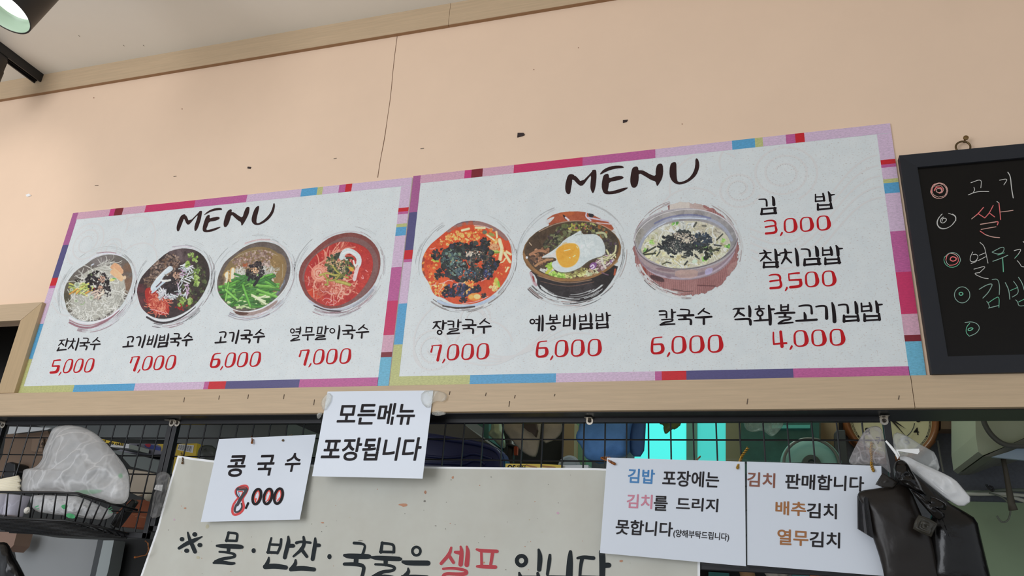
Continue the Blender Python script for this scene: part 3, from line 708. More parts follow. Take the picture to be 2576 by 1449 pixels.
# ------------------------------------------------------------------ printed dish pictures (flat colour prints on the boards)
PRINT = attr_mat('colour_print', 0.38)
BGC = np.array([205, 213, 216.])
class Paint:
    def __init__(s, zx, zy, sc_, w_, h_, g=5.0, seed=1):
        s.zx, s.zy, s.s, s.g = zx, zy, sc_, g
        s.W, s.H = int(w_ / g), int(h_ / g)
        s.c = np.zeros((s.H, s.W, 3)) + BGC; s.a = np.zeros((s.H, s.W)); s.clip = None
        s.yy, s.xx = np.mgrid[0:s.H, 0:s.W]; s.xx = (s.xx + .5) * g; s.yy = (s.yy + .5) * g
        s.r = random.Random(seed); s.ns = np.random.RandomState(seed)
    def fbm(s, scale, octv=3):
        out = np.zeros((s.H, s.W)); amp = 1; tot = 0
        for o in range(octv):
            n = max(2, int(s.W * s.g / scale * 2 ** o) + 2); t = s.ns.rand(n + 1, n + 1)
            fy = np.linspace(0, n - 1.001, s.H); fx = np.linspace(0, n - 1.001, s.W)
            iy = fy.astype(int); ix = fx.astype(int); ay = (fy - iy)[:, None]; ax = (fx - ix)[None]
            ay = ay * ay * (3 - 2 * ay); ax = ax * ax * (3 - 2 * ax)
            v = (t[iy][:, ix] * (1 - ay) + t[iy + 1][:, ix] * ay) * (1 - ax) + (t[iy][:, ix + 1] * (1 - ay) + t[iy + 1][:, ix + 1] * ay) * ax
            out += v * amp; tot += amp; amp *= .55
        return out / tot
    def put(s, sl, m, col, solid=True):
        if s.clip is not None: m = m * s.clip[sl]
        m = np.clip(m, 0, 1)
        s.c[sl] = s.c[sl] * (1 - m[..., None]) + np.array(col, float) * m[..., None]
        if solid: s.a[sl] = np.maximum(s.a[sl], m)
    def sl(s, x0, y0, x1, y1):
        g = s.g
        return (slice(max(0, int(y0 / g) - 1), min(s.H, int(y1 / g) + 2)), slice(max(0, int(x0 / g) - 1), min(s.W, int(x1 / g) + 2)))
    def st(s, pts, wd, col, a=1.0, it=2):
        if len(pts) > 2 and it: pts = smooth_outline(pts, it, False)
        xs = [p[0] for p in pts]; ys = [p[1] for p in pts]
        sl = s.sl(min(xs) - wd, min(ys) - wd, max(xs) + wd, max(ys) + wd)
        X, Y = s.xx[sl], s.yy[sl]
        if X.size == 0: return
        d = np.full(X.shape, 1e9)
        for (ax, ay), (bx, by) in zip(pts, pts[1:]):
            dx, dy = bx - ax, by - ay; L = dx * dx + dy * dy + 1e-9
            t = np.clip(((X - ax) * dx + (Y - ay) * dy) / L, 0, 1)
            d = np.minimum(d, np.hypot(X - ax - t * dx, Y - ay - t * dy))
        s.put(sl, np.clip((wd / 2 - d) / s.g + .5, 0, 1) * a, col)
    def poly(s, pts, col, a=1.0, it=1):
        if it: pts = smooth_outline(pts, it)
        xs = [p[0] for p in pts]; ys = [p[1] for p in pts]
        sl = s.sl(min(xs), min(ys), max(xs), max(ys)); X, Y = s.xx[sl], s.yy[sl]
        if X.size == 0: return
        ins = np.zeros(X.shape, bool); d = np.full(X.shape, 1e9); n = len(pts)
        for i in range(n):
            ax, ay = pts[i]; bx, by = pts[(i + 1) % n]
            c = ((ay > Y) != (by > Y)) & (X < (bx - ax) * (Y - ay) / (by - ay + 1e-12) + ax); ins ^= c
            dx, dy = bx - ax, by - ay; L = dx * dx + dy * dy + 1e-9
            t = np.clip(((X - ax) * dx + (Y - ay) * dy) / L, 0, 1); d = np.minimum(d, np.hypot(X - ax - t * dx, Y - ay - t * dy))
        m = np.clip(np.where(ins, d, -d) / s.g + .5, 0, 1) * a
        s.put(sl, m, col); return sl, m
    def mask(s, pts, it=2):
        b, a0, c0, k = s.c.copy(), s.a.copy(), s.clip, np.zeros((s.H, s.W)); s.clip = None
        s.a[:] = 0; s.poly(pts, (0, 0, 0), 1, it); k = s.a.copy(); s.c, s.a, s.clip = b, a0, c0; return k
    def ell(s, cx, cy, rx, ry, col, ang=0, a=1.0, n=28):
        t = math.radians(ang)
        s.poly([(cx + rx * math.cos(k) * math.cos(t) - ry * math.sin(k) * math.sin(t), cy + rx * math.cos(k) * math.sin(t) + ry * math.sin(k) * math.cos(t)) for k in np.linspace(0, 2 * math.pi, n)[:-1]], col, a, 0)
    def rnd(s, cx, cy, rx, ry, ang=0, p=.5):
        q = s.r.random() ** p; k = s.r.random() * 2 * math.pi; t = math.radians(ang); x, y = rx * q * math.cos(k), ry * q * math.sin(k)
        return cx + x * math.cos(t) - y * math.sin(t), cy + x * math.sin(t) + y * math.cos(t)
    def blobs(s, cx, cy, rx, ry, n, smin, smax, cols, ang=0, asp=.65, a=1.0, p=.5, spiky=.35):
        for _ in range(n):
            x, y = s.rnd(cx, cy, rx, ry, ang, p); R = s.r.uniform(smin, smax) / 2; t = s.r.random() * 6.28; q = s.r.uniform(asp, 1)
            pts = []
            for k in range(7):
                rr = R * s.r.uniform(1 - spiky, 1 + spiky); u = k / 7 * 6.283
                X, Y = rr * math.cos(u), rr * q * math.sin(u); pts.append((x + X * math.cos(t) - Y * math.sin(t), y + X * math.sin(t) + Y * math.cos(t)))
            c = np.array(s.r.choice(cols), float) + s.r.uniform(-9, 9); s.poly(pts, c, a, 0)
            if R > 14 and a > .7:
                u = s.r.uniform(0, 6.28); s.st([(x - R * .6 * math.cos(u), y - R * .6 * math.sin(u)), (x + R * .2, y + R * .15), (x + R * .6 * math.cos(u), y + R * .6 * math.sin(u))], R * .22, c * s.r.choice([.6, 1.3]), .7, 1)
    def noodles(s, cx, cy, rx, ry, n, wd, cols, ang=0, L=160, curl=.9, dirn=None, p=.5):
        for _ in range(n):
            x, y = s.rnd(cx, cy, rx, ry, ang, p); t = s.r.uniform(0, 6.28) if dirn is None else dirn + s.r.uniform(-.5, .5)
            pts = [(x, y)]; k = s.r.uniform(-curl, curl)
            for _ in range(6):
                t += k + s.r.uniform(-.25, .25); x += L / 6 * math.cos(t); y += L / 6 * math.sin(t); pts.append((x, y))
            c = np.array(s.r.choice(cols), float)
            s.st(pts, wd * 1.7, c * .78, .3); s.st(pts, wd, c + s.r.uniform(-7, 7), .9)
    def straws(s, cx, cy, rx, ry, n, w0, w1, l0, l1, cols, dirs_, ang=0):
        for _ in range(n):
            x, y = s.rnd(cx, cy, rx, ry, ang); t = math.radians(s.r.choice(dirs_) + s.r.uniform(-9, 9)); L = s.r.uniform(l0, l1) / 2; wd = s.r.uniform(w0, w1)
            c = np.array(s.r.choice(cols), float) + s.r.uniform(-8, 8); dx, dy = math.cos(t), math.sin(t); nx, ny = -dy * wd / 2, dx * wd / 2
            P = lambda o=0: [(x - dx * L + nx, y - dy * L + ny + o), (x + dx * L + nx, y + dy * L + ny + o), (x + dx * L - nx, y + dy * L - ny + o), (x - dx * L - nx, y - dy * L - ny + o)]
            s.poly(P(7), c * .45, .6, 0); s.poly(P(), c, 1, 0)
            s.st([(x - dx * L * .9 - nx * .4, y - dy * L * .9 - ny * .4), (x + dx * L * .9 - nx * .4, y + dy * L * .9 - ny * .4)], wd * .22, c * 1.25 + 12, .7, 0)
    def grain(s, amt=10, scale=24):
        s.c += ((s.fbm(scale, 3) - .5) * 2 * amt)[..., None]
    def drybrush(s, cx, cy, r0, r1, a0, a1, n, cols, ry=1.0, ang=0, w0=4, w1=14, seg=.5, alpha=.9):
        """broken brush arcs round the picture"""
        for _ in range(n):
            r = s.r.uniform(r0, r1); st = s.r.uniform(a0, a1); ln = s.r.uniform(.1, seg); t = math.radians(ang); pts = []
            for k in np.linspace(st, min(a1 + .1, st + ln), 9):
                x, y = r * math.cos(k), r * ry * math.sin(k); pts.append((cx + x * math.cos(t) - y * math.sin(t), cy + x * math.sin(t) + y * math.cos(t)))
            s.st(pts, s.r.uniform(w0, w1), s.r.choice(cols), alpha, 0)
    def emit(s, root, label):
        c_ = np.pad(s.c, ((1, 1), (1, 1), (0, 0)), 'edge'); bl_ = (c_[:-2, 1:-1] + c_[2:, 1:-1] + c_[1:-1, :-2] + c_[1:-1, 2:]) / 4
        s.c = s.c * .62 + bl_ * .38; s.grain(9, 14); s.grain(7, 160); m = s.a > .32
        c = np.clip(s.c * s.a[..., None] + BGC * (1 - s.a[..., None]), 0, 255) / 255
        L = np.where(c <= .04045, c / 12.92, ((c + .055) / 1.055) ** 2.4) / np.array(ILL); L = np.clip(L, 0, .92)
        gx, gy = np.meshgrid(np.arange(s.W + 1) * s.g, np.arange(s.H + 1) * s.g)
        px, py = s.zx + gx / s.s, s.zy + gy / s.s
        v = np.stack([(px - IMW / 2) / FPX, -(py - IMH / 2) / FPX, -np.ones_like(px)], -1) @ RC.T
        yv = YS - .00045; t = (D + yv) / v[..., 1]
        P = np.stack([v[..., 0] * t, np.full_like(t, yv), CZ + v[..., 2] * t], -1).reshape(-1, 3) - np.array(loc_of(root))
        idx = np.arange((s.W + 1) * (s.H + 1)).reshape(s.H + 1, s.W + 1)
        q = np.stack([idx[1:, :-1], idx[1:, 1:], idx[:-1, 1:], idx[:-1, :-1]], -1)[m]
        used, inv = np.unique(q.reshape(-1), return_inverse=True); P = P[used]; nf = len(q)
        me = bpy.data.meshes.new('dish_picture')
        me.vertices.add(len(P)); me.vertices.foreach_set('co', P.reshape(-1))
        me.loops.add(nf * 4); me.loops.foreach_set('vertex_index', inv.astype(np.int32))
        me.polygons.add(nf); me.polygons.foreach_set('loop_start', np.arange(nf, dtype=np.int32) * 4); me.polygons.foreach_set('loop_total', np.full(nf, 4, np.int32))
        at_ = me.color_attributes.new('Col', 'FLOAT_COLOR', 'CORNER')
        cc = np.concatenate([L[m], np.ones((nf, 1))], 1); at_.data.foreach_set('color', np.repeat(cc, 4, 0).reshape(-1).astype(np.float32))
        me.update(); me.validate(); me.materials.append(PRINT)
        o = bpy.data.objects.new('dish_picture', me); C.objects.link(o); o.parent = root; o['label'] = label
WH = [(216, 216, 210), (188, 188, 182), (230, 231, 227), (172, 172, 165)]
SEA = [(30, 22, 28), (44, 38, 46), (20, 16, 19), (58, 50, 54)]
RIMC = [(222, 220, 232), (150, 116, 126), (170, 160, 170), (110, 84, 92), (200, 196, 206)]
def bowl_fringe(p, cx, cy, rx, ry, ang, cols, dark):
    k = ry / rx
    p.drybrush(cx, cy, rx * 1.0, rx * 1.16, 1.35, 2.7, 42, cols, k, ang, 4, 13, .55)
    p.drybrush(cx, cy, rx * 1.03, rx * 1.12, .2, 1.5, 16, cols, k, ang, 4, 10, .6, .8)
    p.drybrush(cx, cy, rx * 1.02, rx * 1.14, 3.4, 4.6, 10, [(120, 116, 120), (190, 188, 194)], k, ang, 3, 8, .7, .8)
    p.drybrush(cx, cy, rx * 1.1, rx * 1.16, 4.7, 6.1, 5, [(140, 134, 136), (180, 178, 180)], k, ang, 3, 6, .8, .8)
    p.drybrush(cx, cy, rx * 1.02, rx * 1.08, -.6, .3, 8, [(190, 190, 196), dark], k, ang, 3, 7, .4, .8)

# 1 feast noodles
p = Paint(140, 620, 6.586, 1383, 1449, 5, 3)
o1 = [(130,830),(150,680),(200,570),(330,400),(480,310),(640,190),(800,140),(900,130),(1050,150),(1180,220),(1250,340),(1275,480),(1260,620),(1200,780),(1120,940),(1000,1070),(860,1170),(700,1230),(520,1250),(380,1220),(260,1150),(180,1050),(165,950)]
bowl_fringe(p, 700, 710, 680, 520, -48, RIMC, (70, 55, 55))
for dy, c, w_ in ((70, (168, 130, 140), 20), (110, (150, 110, 122), 34), (30, (226, 224, 236), 30)):
    p.st([(230, 1150 + dy), (380, 1225 + dy), (560, 1245 + dy), (720, 1220 + dy * .7), (900, 1150 + dy * .4), (1040, 1040 + dy * .2)], w_, c)
p.st([(560, 220), (700, 135), (900, 105), (1080, 150)], 22, (216, 216, 230)); p.st([(680, 110), (860, 88), (1000, 110)], 16, (170, 142, 152))
p.poly(o1, (104, 98, 94)); p.clip = p.mask(o1)
p.blobs(1180, 480, 150, 300, 26, 120, 220, [(122, 90, 70), (112, 92, 82)], 0, .8, .35); p.blobs(300, 800, 200, 260, 24, 120, 240, [(92, 86, 66), (80, 76, 60)], 0, .8, .35); p.blobs(750, 220, 260, 90, 16, 90, 200, [(128, 122, 124)], 0, .8, .3)
p.poly([(300,620),(480,430),(650,350),(880,300),(1080,420),(1150,620),(1120,850),(960,1060),(700,1200),(450,1220),(300,1080),(230,900)], (178, 177, 168))
p.noodles(700, 820, 430, 400, 210, 10, WH, -35, 230, .5); p.noodles(480, 1080, 190, 130, 60, 10, WH, 0, 260, .9); p.noodles(1050, 800, 90, 240, 45, 10, WH, 20, 240, .4, 2.0)
p.noodles(800, 330, 170, 60, 30, 8, WH, -10, 200, .3, -.3)
p.straws(430, 680, 190, 120, 46, 14, 26, 70, 170, [(216, 190, 92), (190, 205, 122), (230, 220, 164), (150, 170, 92), (210, 150, 70)], [-35, -25, 20])
for x, y, r in ((355, 635, 48), (262, 715, 28), (340, 900, 30), (590, 850, 36)): p.ell(x, y, r, r * .95, (196, 208, 184)); p.ell(x, y, r * .6, r * .55, (150, 160, 140))
p.poly([(540, 470), (575, 425), (622, 482), (580, 515)], (170, 212, 134)); p.poly([(890, 540), (960, 520), (990, 560), (900, 585)], (220, 214, 130)); p.st([(950, 530), (1000, 538)], 16, (100, 170, 90)); p.st([(405, 960), (455, 965), (480, 920)], 12, (150, 176, 130))
for q, c in (([(905,335),(960,275),(1040,290),(1120,400),(1125,440),(1080,470),(1000,375),(915,375)], (214, 164, 126)), ([(890,425),(960,358),(1060,430),(1130,520),(1095,592),(1040,545),(935,475)], (226, 182, 142))): p.poly(q, c); p.st(q[1:4], 10, np.array(c) + 14, .8)
p.ell(1142, 515, 26, 34, (216, 190, 160), 20)
p.blobs(700, 600, 190, 200, 150, 20, 62, SEA, -30, .5); p.blobs(860, 740, 60, 90, 26, 16, 44, SEA, 0, .4); p.blobs(380, 560, 60, 30, 14, 16, 40, [(44, 40, 34)]); p.blobs(700, 840, 60, 40, 12, 14, 34, SEA)
p.straws(690, 790, 120, 60, 14, 14, 30, 60, 110, [(216, 200, 184), (196, 176, 164)], [-60, -30, 30])
p.blobs(762, 540, 60, 60, 46, 12, 26, [(196, 156, 136), (216, 178, 154), (150, 110, 98)]); p.blobs(745, 690, 45, 40, 30, 12, 24, [(196, 156, 136), (216, 178, 154)]); p.blobs(650, 700, 40, 30, 6, 12, 24, [(150, 40, 36)])
p.ell(612, 300, 30, 12, (206, 214, 230), -30); p.grain(9); p.clip = None
p.emit(b1, 'round photo of pale noodle soup with seaweed and fish cake')

# 2 meat bibim noodles
p = Paint(330, 605, 6.586, 1383, 1449, 5, 4)
o2 = [(90,830),(130,680),(200,560),(400,360),(600,190),(760,140),(880,125),(1050,150),(1180,230),(1270,370),(1305,520),(1290,680),(1200,880),(1080,1050),(900,1190),(700,1280),(500,1305),(350,1270),(220,1180),(150,1080),(110,940)]
bowl_fringe(p, 700, 720, 700, 540, -48, RIMC + [(50, 44, 48)], (40, 34, 38))
for dy, c, w_ in ((60, (58, 52, 56), 34), (25, (226, 226, 236), 20)): p.st([(260, 1210 + dy), (400, 1290 + dy), (560, 1310 + dy), (740, 1280 + dy * .7), (920, 1190 + dy * .4), (1050, 1090 + dy * .2)], w_, c)
p.st([(600, 180), (760, 118), (900, 98), (1060, 130)], 20, (214, 212, 220)); p.st([(680, 105), (860, 80), (1000, 100)], 14, (186, 176, 190))
p.poly(o2, (58, 45, 47)); p.clip = p.mask(o2)
p.blobs(830, 230, 220, 100, 20, 80, 180, [(112, 98, 100), (92, 76, 80)], 0, .8, .35); p.blobs(1150, 600, 150, 400, 30, 100, 200, [(40, 33, 32), (48, 40, 36)], 0, .8, .4); p.blobs(170, 950, 100, 200, 18, 90, 180, [(100, 52, 58)], 0, .8, .35)
p.poly([(225,800),(320,770),(520,880),(620,1050),(640,1200),(560,1245),(420,1220),(300,1120),(230,960)], (168, 42, 36))
p.noodles(440, 1010, 150, 150, 76, 12, [(216, 122, 96), (196, 84, 66), (232, 150, 124), (170, 52, 44)], 0, 170, .7, 1.5)
p.st([(310, 1140), (400, 1150), (500, 1185), (600, 1215)], 12, (226, 170, 172)); p.st([(450, 1200), (480, 1235), (515, 1205)], 12, (226, 160, 150))
p.blobs(1000, 750, 230, 380, 210, 26, 76, [(55, 58, 42), (78, 88, 52), (44, 40, 34), (60, 44, 44), (92, 104, 66)], 20, .5); p.blobs(880, 1000, 140, 160, 70, 20, 60, [(66, 68, 46), (96, 96, 58), (84, 52, 46)], 0, .5)
p.blobs(560, 430, 280, 150, 190, 22, 58, [(126, 106, 96), (152, 132, 120), (94, 78, 70), (112, 86, 72)], -35, .5); p.blobs(300, 680, 90, 100, 46, 20, 52, [(126, 104, 90), (100, 78, 64)], -40, .5)
p.blobs(690, 770, 150, 150, 130, 20, 60, SEA, 0, .6); p.blobs(620, 860, 110, 60, 40, 20, 50, SEA)
p.blobs(765, 575, 72, 58, 70, 10, 24, [(196, 156, 134), (222, 186, 160), (150, 112, 98)]); p.blobs(740, 680, 70, 50, 20, 10, 22, [(150, 120, 110), (190, 170, 160)])
for cx, cy, rx, ry, d in ((940, 560, 120, 150, -20), (870, 800, 110, 130, -60), (900, 450, 110, 60, 20), (650, 930, 90, 30, -5)): p.straws(cx, cy, rx, ry, 24, 9, 20, 60, 130, [(212, 218, 226), (190, 200, 206), (228, 232, 236), (190, 160, 190)], [d, d + 50, d - 40])
for x, y in ((1000, 250), (1080, 310), (930, 385), (1080, 620), (1090, 720), (980, 1000), (800, 1070), (860, 990), (1080, 520)): p.blobs(x, y, 50, 40, 9, 30, 64, [(134, 164, 76), (160, 184, 110), (96, 124, 56)])
egg = [(310,790),(370,690),(440,600),(600,440),(650,415),(695,450),(685,500),(560,570),(500,660),(420,790),(350,860)]
p.poly(egg, (204, 216, 226)); p.st([(420, 640), (560, 500), (640, 440)], 30, (220, 228, 234), .7); p.poly([(320, 860), (350, 890), (560, 690), (640, 660), (560, 640), (500, 690)], (192, 208, 222)); p.st([(500, 660), (570, 675), (645, 655)], 34, (226, 226, 222)); p.st([(415, 770), (500, 690)], 18, (90, 56, 64))
p.blobs(560, 590, 40, 40, 8, 20, 40, [(60, 54, 50), (200, 200, 196)])
p.straws(490, 880, 90, 70, 22, 10, 20, 70, 150, [(212, 218, 226), (196, 196, 204)], [60, 100, -30]); p.blobs(820, 1100, 130, 60, 10, 20, 50, [(150, 30, 34)]); p.grain(9); p.clip = None
p.emit(b1, 'round photo of red spicy noodles with meat and greens in a dark bowl')

# 3 meat noodle soup
p = Paint(530, 590, 6.442, 1385, 1449, 5, 5)
o3 = [(100,850),(110,700),(180,520),(250,420),(400,300),(570,180),(760,120),(900,115),(1080,160),(1200,260),(1280,420),(1295,580),(1260,760),(1170,920),(1030,1060),(850,1180),(650,1240),(480,1245),(330,1190),(200,1070),(130,960)]
bowl_fringe(p, 690, 690, 660, 560, -40, RIMC + [(160, 164, 184)], (70, 60, 60))
p.poly([(330,1200),(500,1262),(700,1250),(900,1180),(1100,1040),(1060,1130),(880,1250),(640,1320),(430,1310)], (160, 140, 136)); p.poly([(380, 1240), (640, 1262), (560, 1310), (420, 1300)], (92, 62, 54))
p.st([(90, 900), (140, 1010), (260, 1150), (420, 1240), (620, 1258), (820, 1210), (1040, 1080), (1200, 900), (1290, 700)], 16, (222, 222, 226))
p.st([(540, 160), (720, 95), (920, 92), (1100, 140), (1230, 260), (1310, 430)], 18, (214, 208, 210)); p.st([(560, 140), (760, 78), (960, 80)], 20, (196, 172, 176))
p.poly(o3, (98, 88, 84)); p.clip = p.mask(o3)
p.blobs(760, 170, 400, 90, 24, 120, 240, [(84, 72, 68), (108, 98, 94)], 0, .8, .35); p.blobs(1220, 560, 90, 300, 20, 90, 200, [(78, 66, 66), (112, 104, 108)], 0, .8, .35); p.st([(1180, 760), (1110, 900), (960, 1060), (780, 1160)], 60, (112, 122, 140), .7); p.st([(1160, 800), (1080, 930), (940, 1060)], 18, (190, 204, 222), .8)
p.ell(690, 690, 560, 450, (128, 108, 74), -38); p.ell(1060, 560, 170, 260, (148, 120, 76), 10, .7); p.ell(300, 900, 180, 250, (92, 80, 62), 0, .7)
p.st([(330, 420), (500, 310), (700, 255), (900, 250), (1080, 340)], 7, (196, 184, 170), .8)
p.blobs(690, 400, 340, 120, 230, 18, 50, [(150, 126, 118), (178, 154, 146), (120, 96, 86), (134, 100, 80)], -14, .5); p.blobs(1010, 560, 80, 160, 40, 14, 36, [(170, 140, 100), (140, 110, 74)], 0, .4)
p.noodles(490, 620, 110, 120, 70, 10, WH, 0, 170, .3, 1.9); p.noodles(925, 560, 80, 110, 56, 10, WH, 0, 150, .4, 1.6); p.blobs(900, 470, 90, 40, 14, 30, 60, [(186, 166, 160), (150, 130, 124)])
for q in ([(205,645),(260,590),(305,590),(295,720),(225,900),(170,900),(190,820),(230,680)], [(318,545),(370,525),(402,560),(372,760),(295,790),(310,640)]):
    p.poly(q, (206, 166, 100)); cx = sum(a[0] for a in q) / len(q); cy = sum(a[1] for a in q) / len(q); p.poly([(cx + (a - cx) * .62 + 8, cy + (b - cy) * .92) for a, b in q], (226, 220, 202))
p.blobs(180, 740, 40, 120, 12, 40, 80, [(110, 92, 76), (80, 66, 54)], 0, .8, .6)
GR = [(72, 128, 52), (96, 162, 66), (52, 98, 42), (120, 180, 84), (62, 116, 56)]
p.ell(610, 950, 400, 230, (48, 82, 40), -6); p.noodles(640, 980, 180, 60, 24, 10, WH, 0, 150, .4)
p.straws(630, 900, 400, 230, 150, 26, 46, 160, 380, GR, [-10, -4, 6, -24, 12], -6); p.straws(620, 1080, 330, 110, 46, 24, 40, 120, 300, GR + [(186, 208, 150), (206, 220, 176)], [-8, 4, 24, -20])
for a, b, w_ in (((520, 820), (640, 1160), 42), ((340, 1160), (520, 930), 36), ((440, 820), (560, 720), 34), ((780, 760), (1030, 670), 46), ((290, 780), (240, 1070), 26), ((240, 890), (430, 1060), 40), ((880, 700), (1050, 820), 34)):
    c = p.r.choice(GR); p.st([a, b], w_ + 10, (36, 66, 32), .7, 0); p.st([a, b], w_, c, 1, 0); p.st([a, b], w_ * .25, np.array(c) * 1.3, .7, 0)
p.blobs(720, 600, 140, 130, 120, 18, 56, SEA, 0, .5); p.st([(790, 680), (735, 780), (705, 820)], 46, (34, 32, 40)); p.st([(640, 680), (610, 740)], 40, (34, 32, 40)); p.blobs(760, 470, 60, 40, 18, 18, 46, SEA)
p.blobs(712, 578, 70, 50, 60, 12, 26, [(218, 178, 140), (232, 198, 160), (176, 132, 100)]); p.blobs(740, 640, 110, 60, 20, 8, 16, [(190, 186, 180)]); p.blobs(555, 490, 40, 40, 10, 20, 44, [(160, 84, 50)])
p.st([(1165, 480), (1170, 560), (1160, 700)], 8, (196, 190, 180), .7); p.grain(8); p.clip = None
p.emit(b1, 'round photo of clear meat noodle soup heaped with green chives')

# 4 young radish kimchi noodles
p = Paint(740, 570, 6.04, 1389, 1449, 5, 6)
o4 = [(65,780),(80,650),(130,530),(250,400),(400,260),(560,150),(750,95),(900,88),(1060,130),(1200,230),(1290,370),(1315,520),(1300,680),(1220,880),(1080,1040),(900,1160),(700,1240),(500,1250),(350,1190),(190,1080),(110,930)]
bowl_fringe(p, 690, 670, 670, 570, -40, RIMC, (96, 56, 56))
p.st([(230, 1130), (420, 1240), (640, 1275), (860, 1220), (1060, 1090), (1220, 910)], 34, (186, 190, 204)); p.st([(300, 1200), (480, 1275), (700, 1285)], 18, (70, 56, 60)); p.st([(900, 1210), (1070, 1100), (1200, 960)], 30, (160, 164, 176))
p.st([(440, 190), (640, 90), (850, 62), (1060, 100)], 12, (196, 190, 198))
p.poly(o4, (122, 64, 60)); p.clip = p.mask(o4)
p.st([(160, 800), (190, 640), (300, 480), (500, 320), (720, 200), (900, 190), (1090, 260), (1220, 420), (1250, 620), (1180, 840), (1000, 1060), (760, 1190)], 80, (122, 92, 92), .8)
sp = [(160,850),(150,740),(200,590),(310,440),(480,320),(650,235),(800,225),(960,260),(1110,330),(1190,460),(1200,620),(1140,800),(1020,980),(880,1110),(700,1200),(520,1215),(350,1150),(240,1050),(180,950)]
p.poly(sp, (176, 44, 40)); p.clip = p.mask(sp); p.blobs(680, 720, 520, 480, 150, 60, 150, [(188, 54, 40), (158, 36, 38), (200, 62, 44), (170, 40, 46)], -30, .6, .4)
p.blobs(680, 720, 520, 480, 110, 8, 22, [(220, 140, 124), (210, 90, 70), (140, 28, 32), (230, 180, 170)], -30, .5, .8); p.blobs(330, 1020, 140, 90, 24, 40, 100, [(206, 70, 36)], 0, .6, .6)
PK = [(228, 154, 132), (208, 114, 94), (238, 178, 158), (190, 84, 70)]
p.noodles(560, 760, 250, 190, 120, 13, PK, -20, 260, .55); p.noodles(660, 920, 210, 70, 60, 13, PK, 0, 200, .7); p.noodles(520, 500, 280, 60, 40, 13, PK, -38, 260, .15, -.6)
for r in range(30, 110, 13): p.st(circ_pts(372, 710, r, r * 1.15, 0, 6.5, 20, .03, r), 11, p.r.choice(PK), 1, 0)
p.blobs(690, 590, 220, 160, 170, 24, 70, [(54, 64, 46), (84, 96, 56), (40, 48, 40), (104, 116, 62), (66, 72, 50)], 20, .5); p.blobs(640, 760, 110, 60, 40, 20, 56, [(54, 64, 46), (110, 112, 56)]); p.blobs(690, 430, 70, 40, 22, 24, 60, [(40, 50, 42), (58, 70, 52)], -30)
for pts, w_ in (([(390, 740), (500, 700), (600, 740), (690, 735)], 26), ([(460, 740), (520, 820), (610, 820), (690, 735)], 24), ([(640, 830), (750, 850), (845, 885)], 46), ([(500, 800), (515, 890), (470, 880)], 24), ([(580, 590), (640, 680), (700, 720)], 20), ([(760, 760), (820, 780)], 20)): p.st(pts, w_ + 6, (84, 84, 34), .6); p.st(pts, w_, p.r.choice([(150, 146, 62), (168, 160, 74)])); p.st(pts, w_ * .3, (196, 190, 110), .7)
p.poly([(810, 620), (880, 610), (915, 660), (870, 690)], (206, 160, 60))
p.blobs(660, 560, 150, 50, 80, 10, 26, [(206, 166, 128), (226, 192, 158), (150, 116, 86)], 8); p.blobs(730, 650, 60, 60, 34, 10, 24, [(200, 170, 140), (170, 150, 120)])
p.st([(720, 470), (755, 385), (830, 360), (920, 400), (985, 470), (985, 560), (960, 600)], 78, (206, 216, 220)); p.st([(745, 410), (830, 372), (930, 420)], 20, (226, 232, 234)); p.st([(760, 470), (800, 500)], 34, (196, 206, 208)); p.st([(965, 610), (940, 700), (915, 800)], 56, (216, 200, 202)); p.st([(900, 520), (920, 600), (945, 590)], 26, (226, 226, 222)); p.st([(800, 480), (860, 470), (890, 490)], 30, (58, 68, 50)); p.st([(960, 590), (945, 620)], 14, (170, 150, 140))
for pts in ([(430, 1120), (480, 1080), (540, 1100), (580, 1130)], [(480, 1180), (500, 1130), (540, 1170), (560, 1130)], [(540, 1190), (620, 1180), (650, 1140), (600, 1110)], [(400, 960), (440, 1000), (500, 980), (560, 1030), (610, 1010)], [(220, 760), (230, 850), (210, 900)], [(1020, 770), (1060, 800), (1040, 740)], [(1080, 660), (1120, 690)]): p.st(pts, 8, (232, 190, 196), .9)
p.grain(8); p.clip = None
p.emit(b1, 'round photo of red cold noodle soup with greens and egg white')

# 5 spicy knife-cut noodles
p = Paint(1045, 540, 5.796, 1478, 1449, 4.6, 7)
o5 = [(85,750),(110,600),(200,450),(330,340),(500,200),(640,110),(800,85),(950,95),(1130,160),(1280,260),(1370,380),(1410,550),(1405,720),(1350,900),(1220,1090),(1050,1230),(850,1305),(650,1310),(520,1290),(400,1210),(300,1190),(240,1120),(200,1000),(110,870)]
bowl_fringe(p, 745, 700, 680, 610, -30, [(190, 186, 190), (90, 70, 66), (214, 216, 226), (60, 40, 40)], (120, 70, 60))
p.st([(330, 1260), (520, 1330), (740, 1350), (960, 1300), (1150, 1190)], 40, (176, 192, 216)); p.st([(400, 1330), (620, 1366), (860, 1340)], 22, (64, 56, 56))
p.poly(o5, (204, 76, 38)); p.clip = p.mask(o5)
p.st([(480, 220), (640, 130), (820, 100), (1000, 130), (1180, 220), (1330, 340)], 80, (140, 112, 112), .9); p.st([(540, 160), (700, 105), (860, 95)], 18, (96, 84, 100), .8); p.st([(860, 160), (1010, 170), (1130, 220)], 14, (220, 200, 196), .8); p.st([(120, 640), (90, 780), (130, 890)], 40, (130, 64, 52), .8)
p.blobs(745, 700, 630, 580, 130, 60, 150, [(214, 84, 36), (190, 60, 30), (222, 100, 44), (200, 70, 36)], 0, .6, .5)
OR = [(234, 152, 74), (242, 190, 122), (228, 116, 52), (236, 172, 94), (200, 62, 30)]
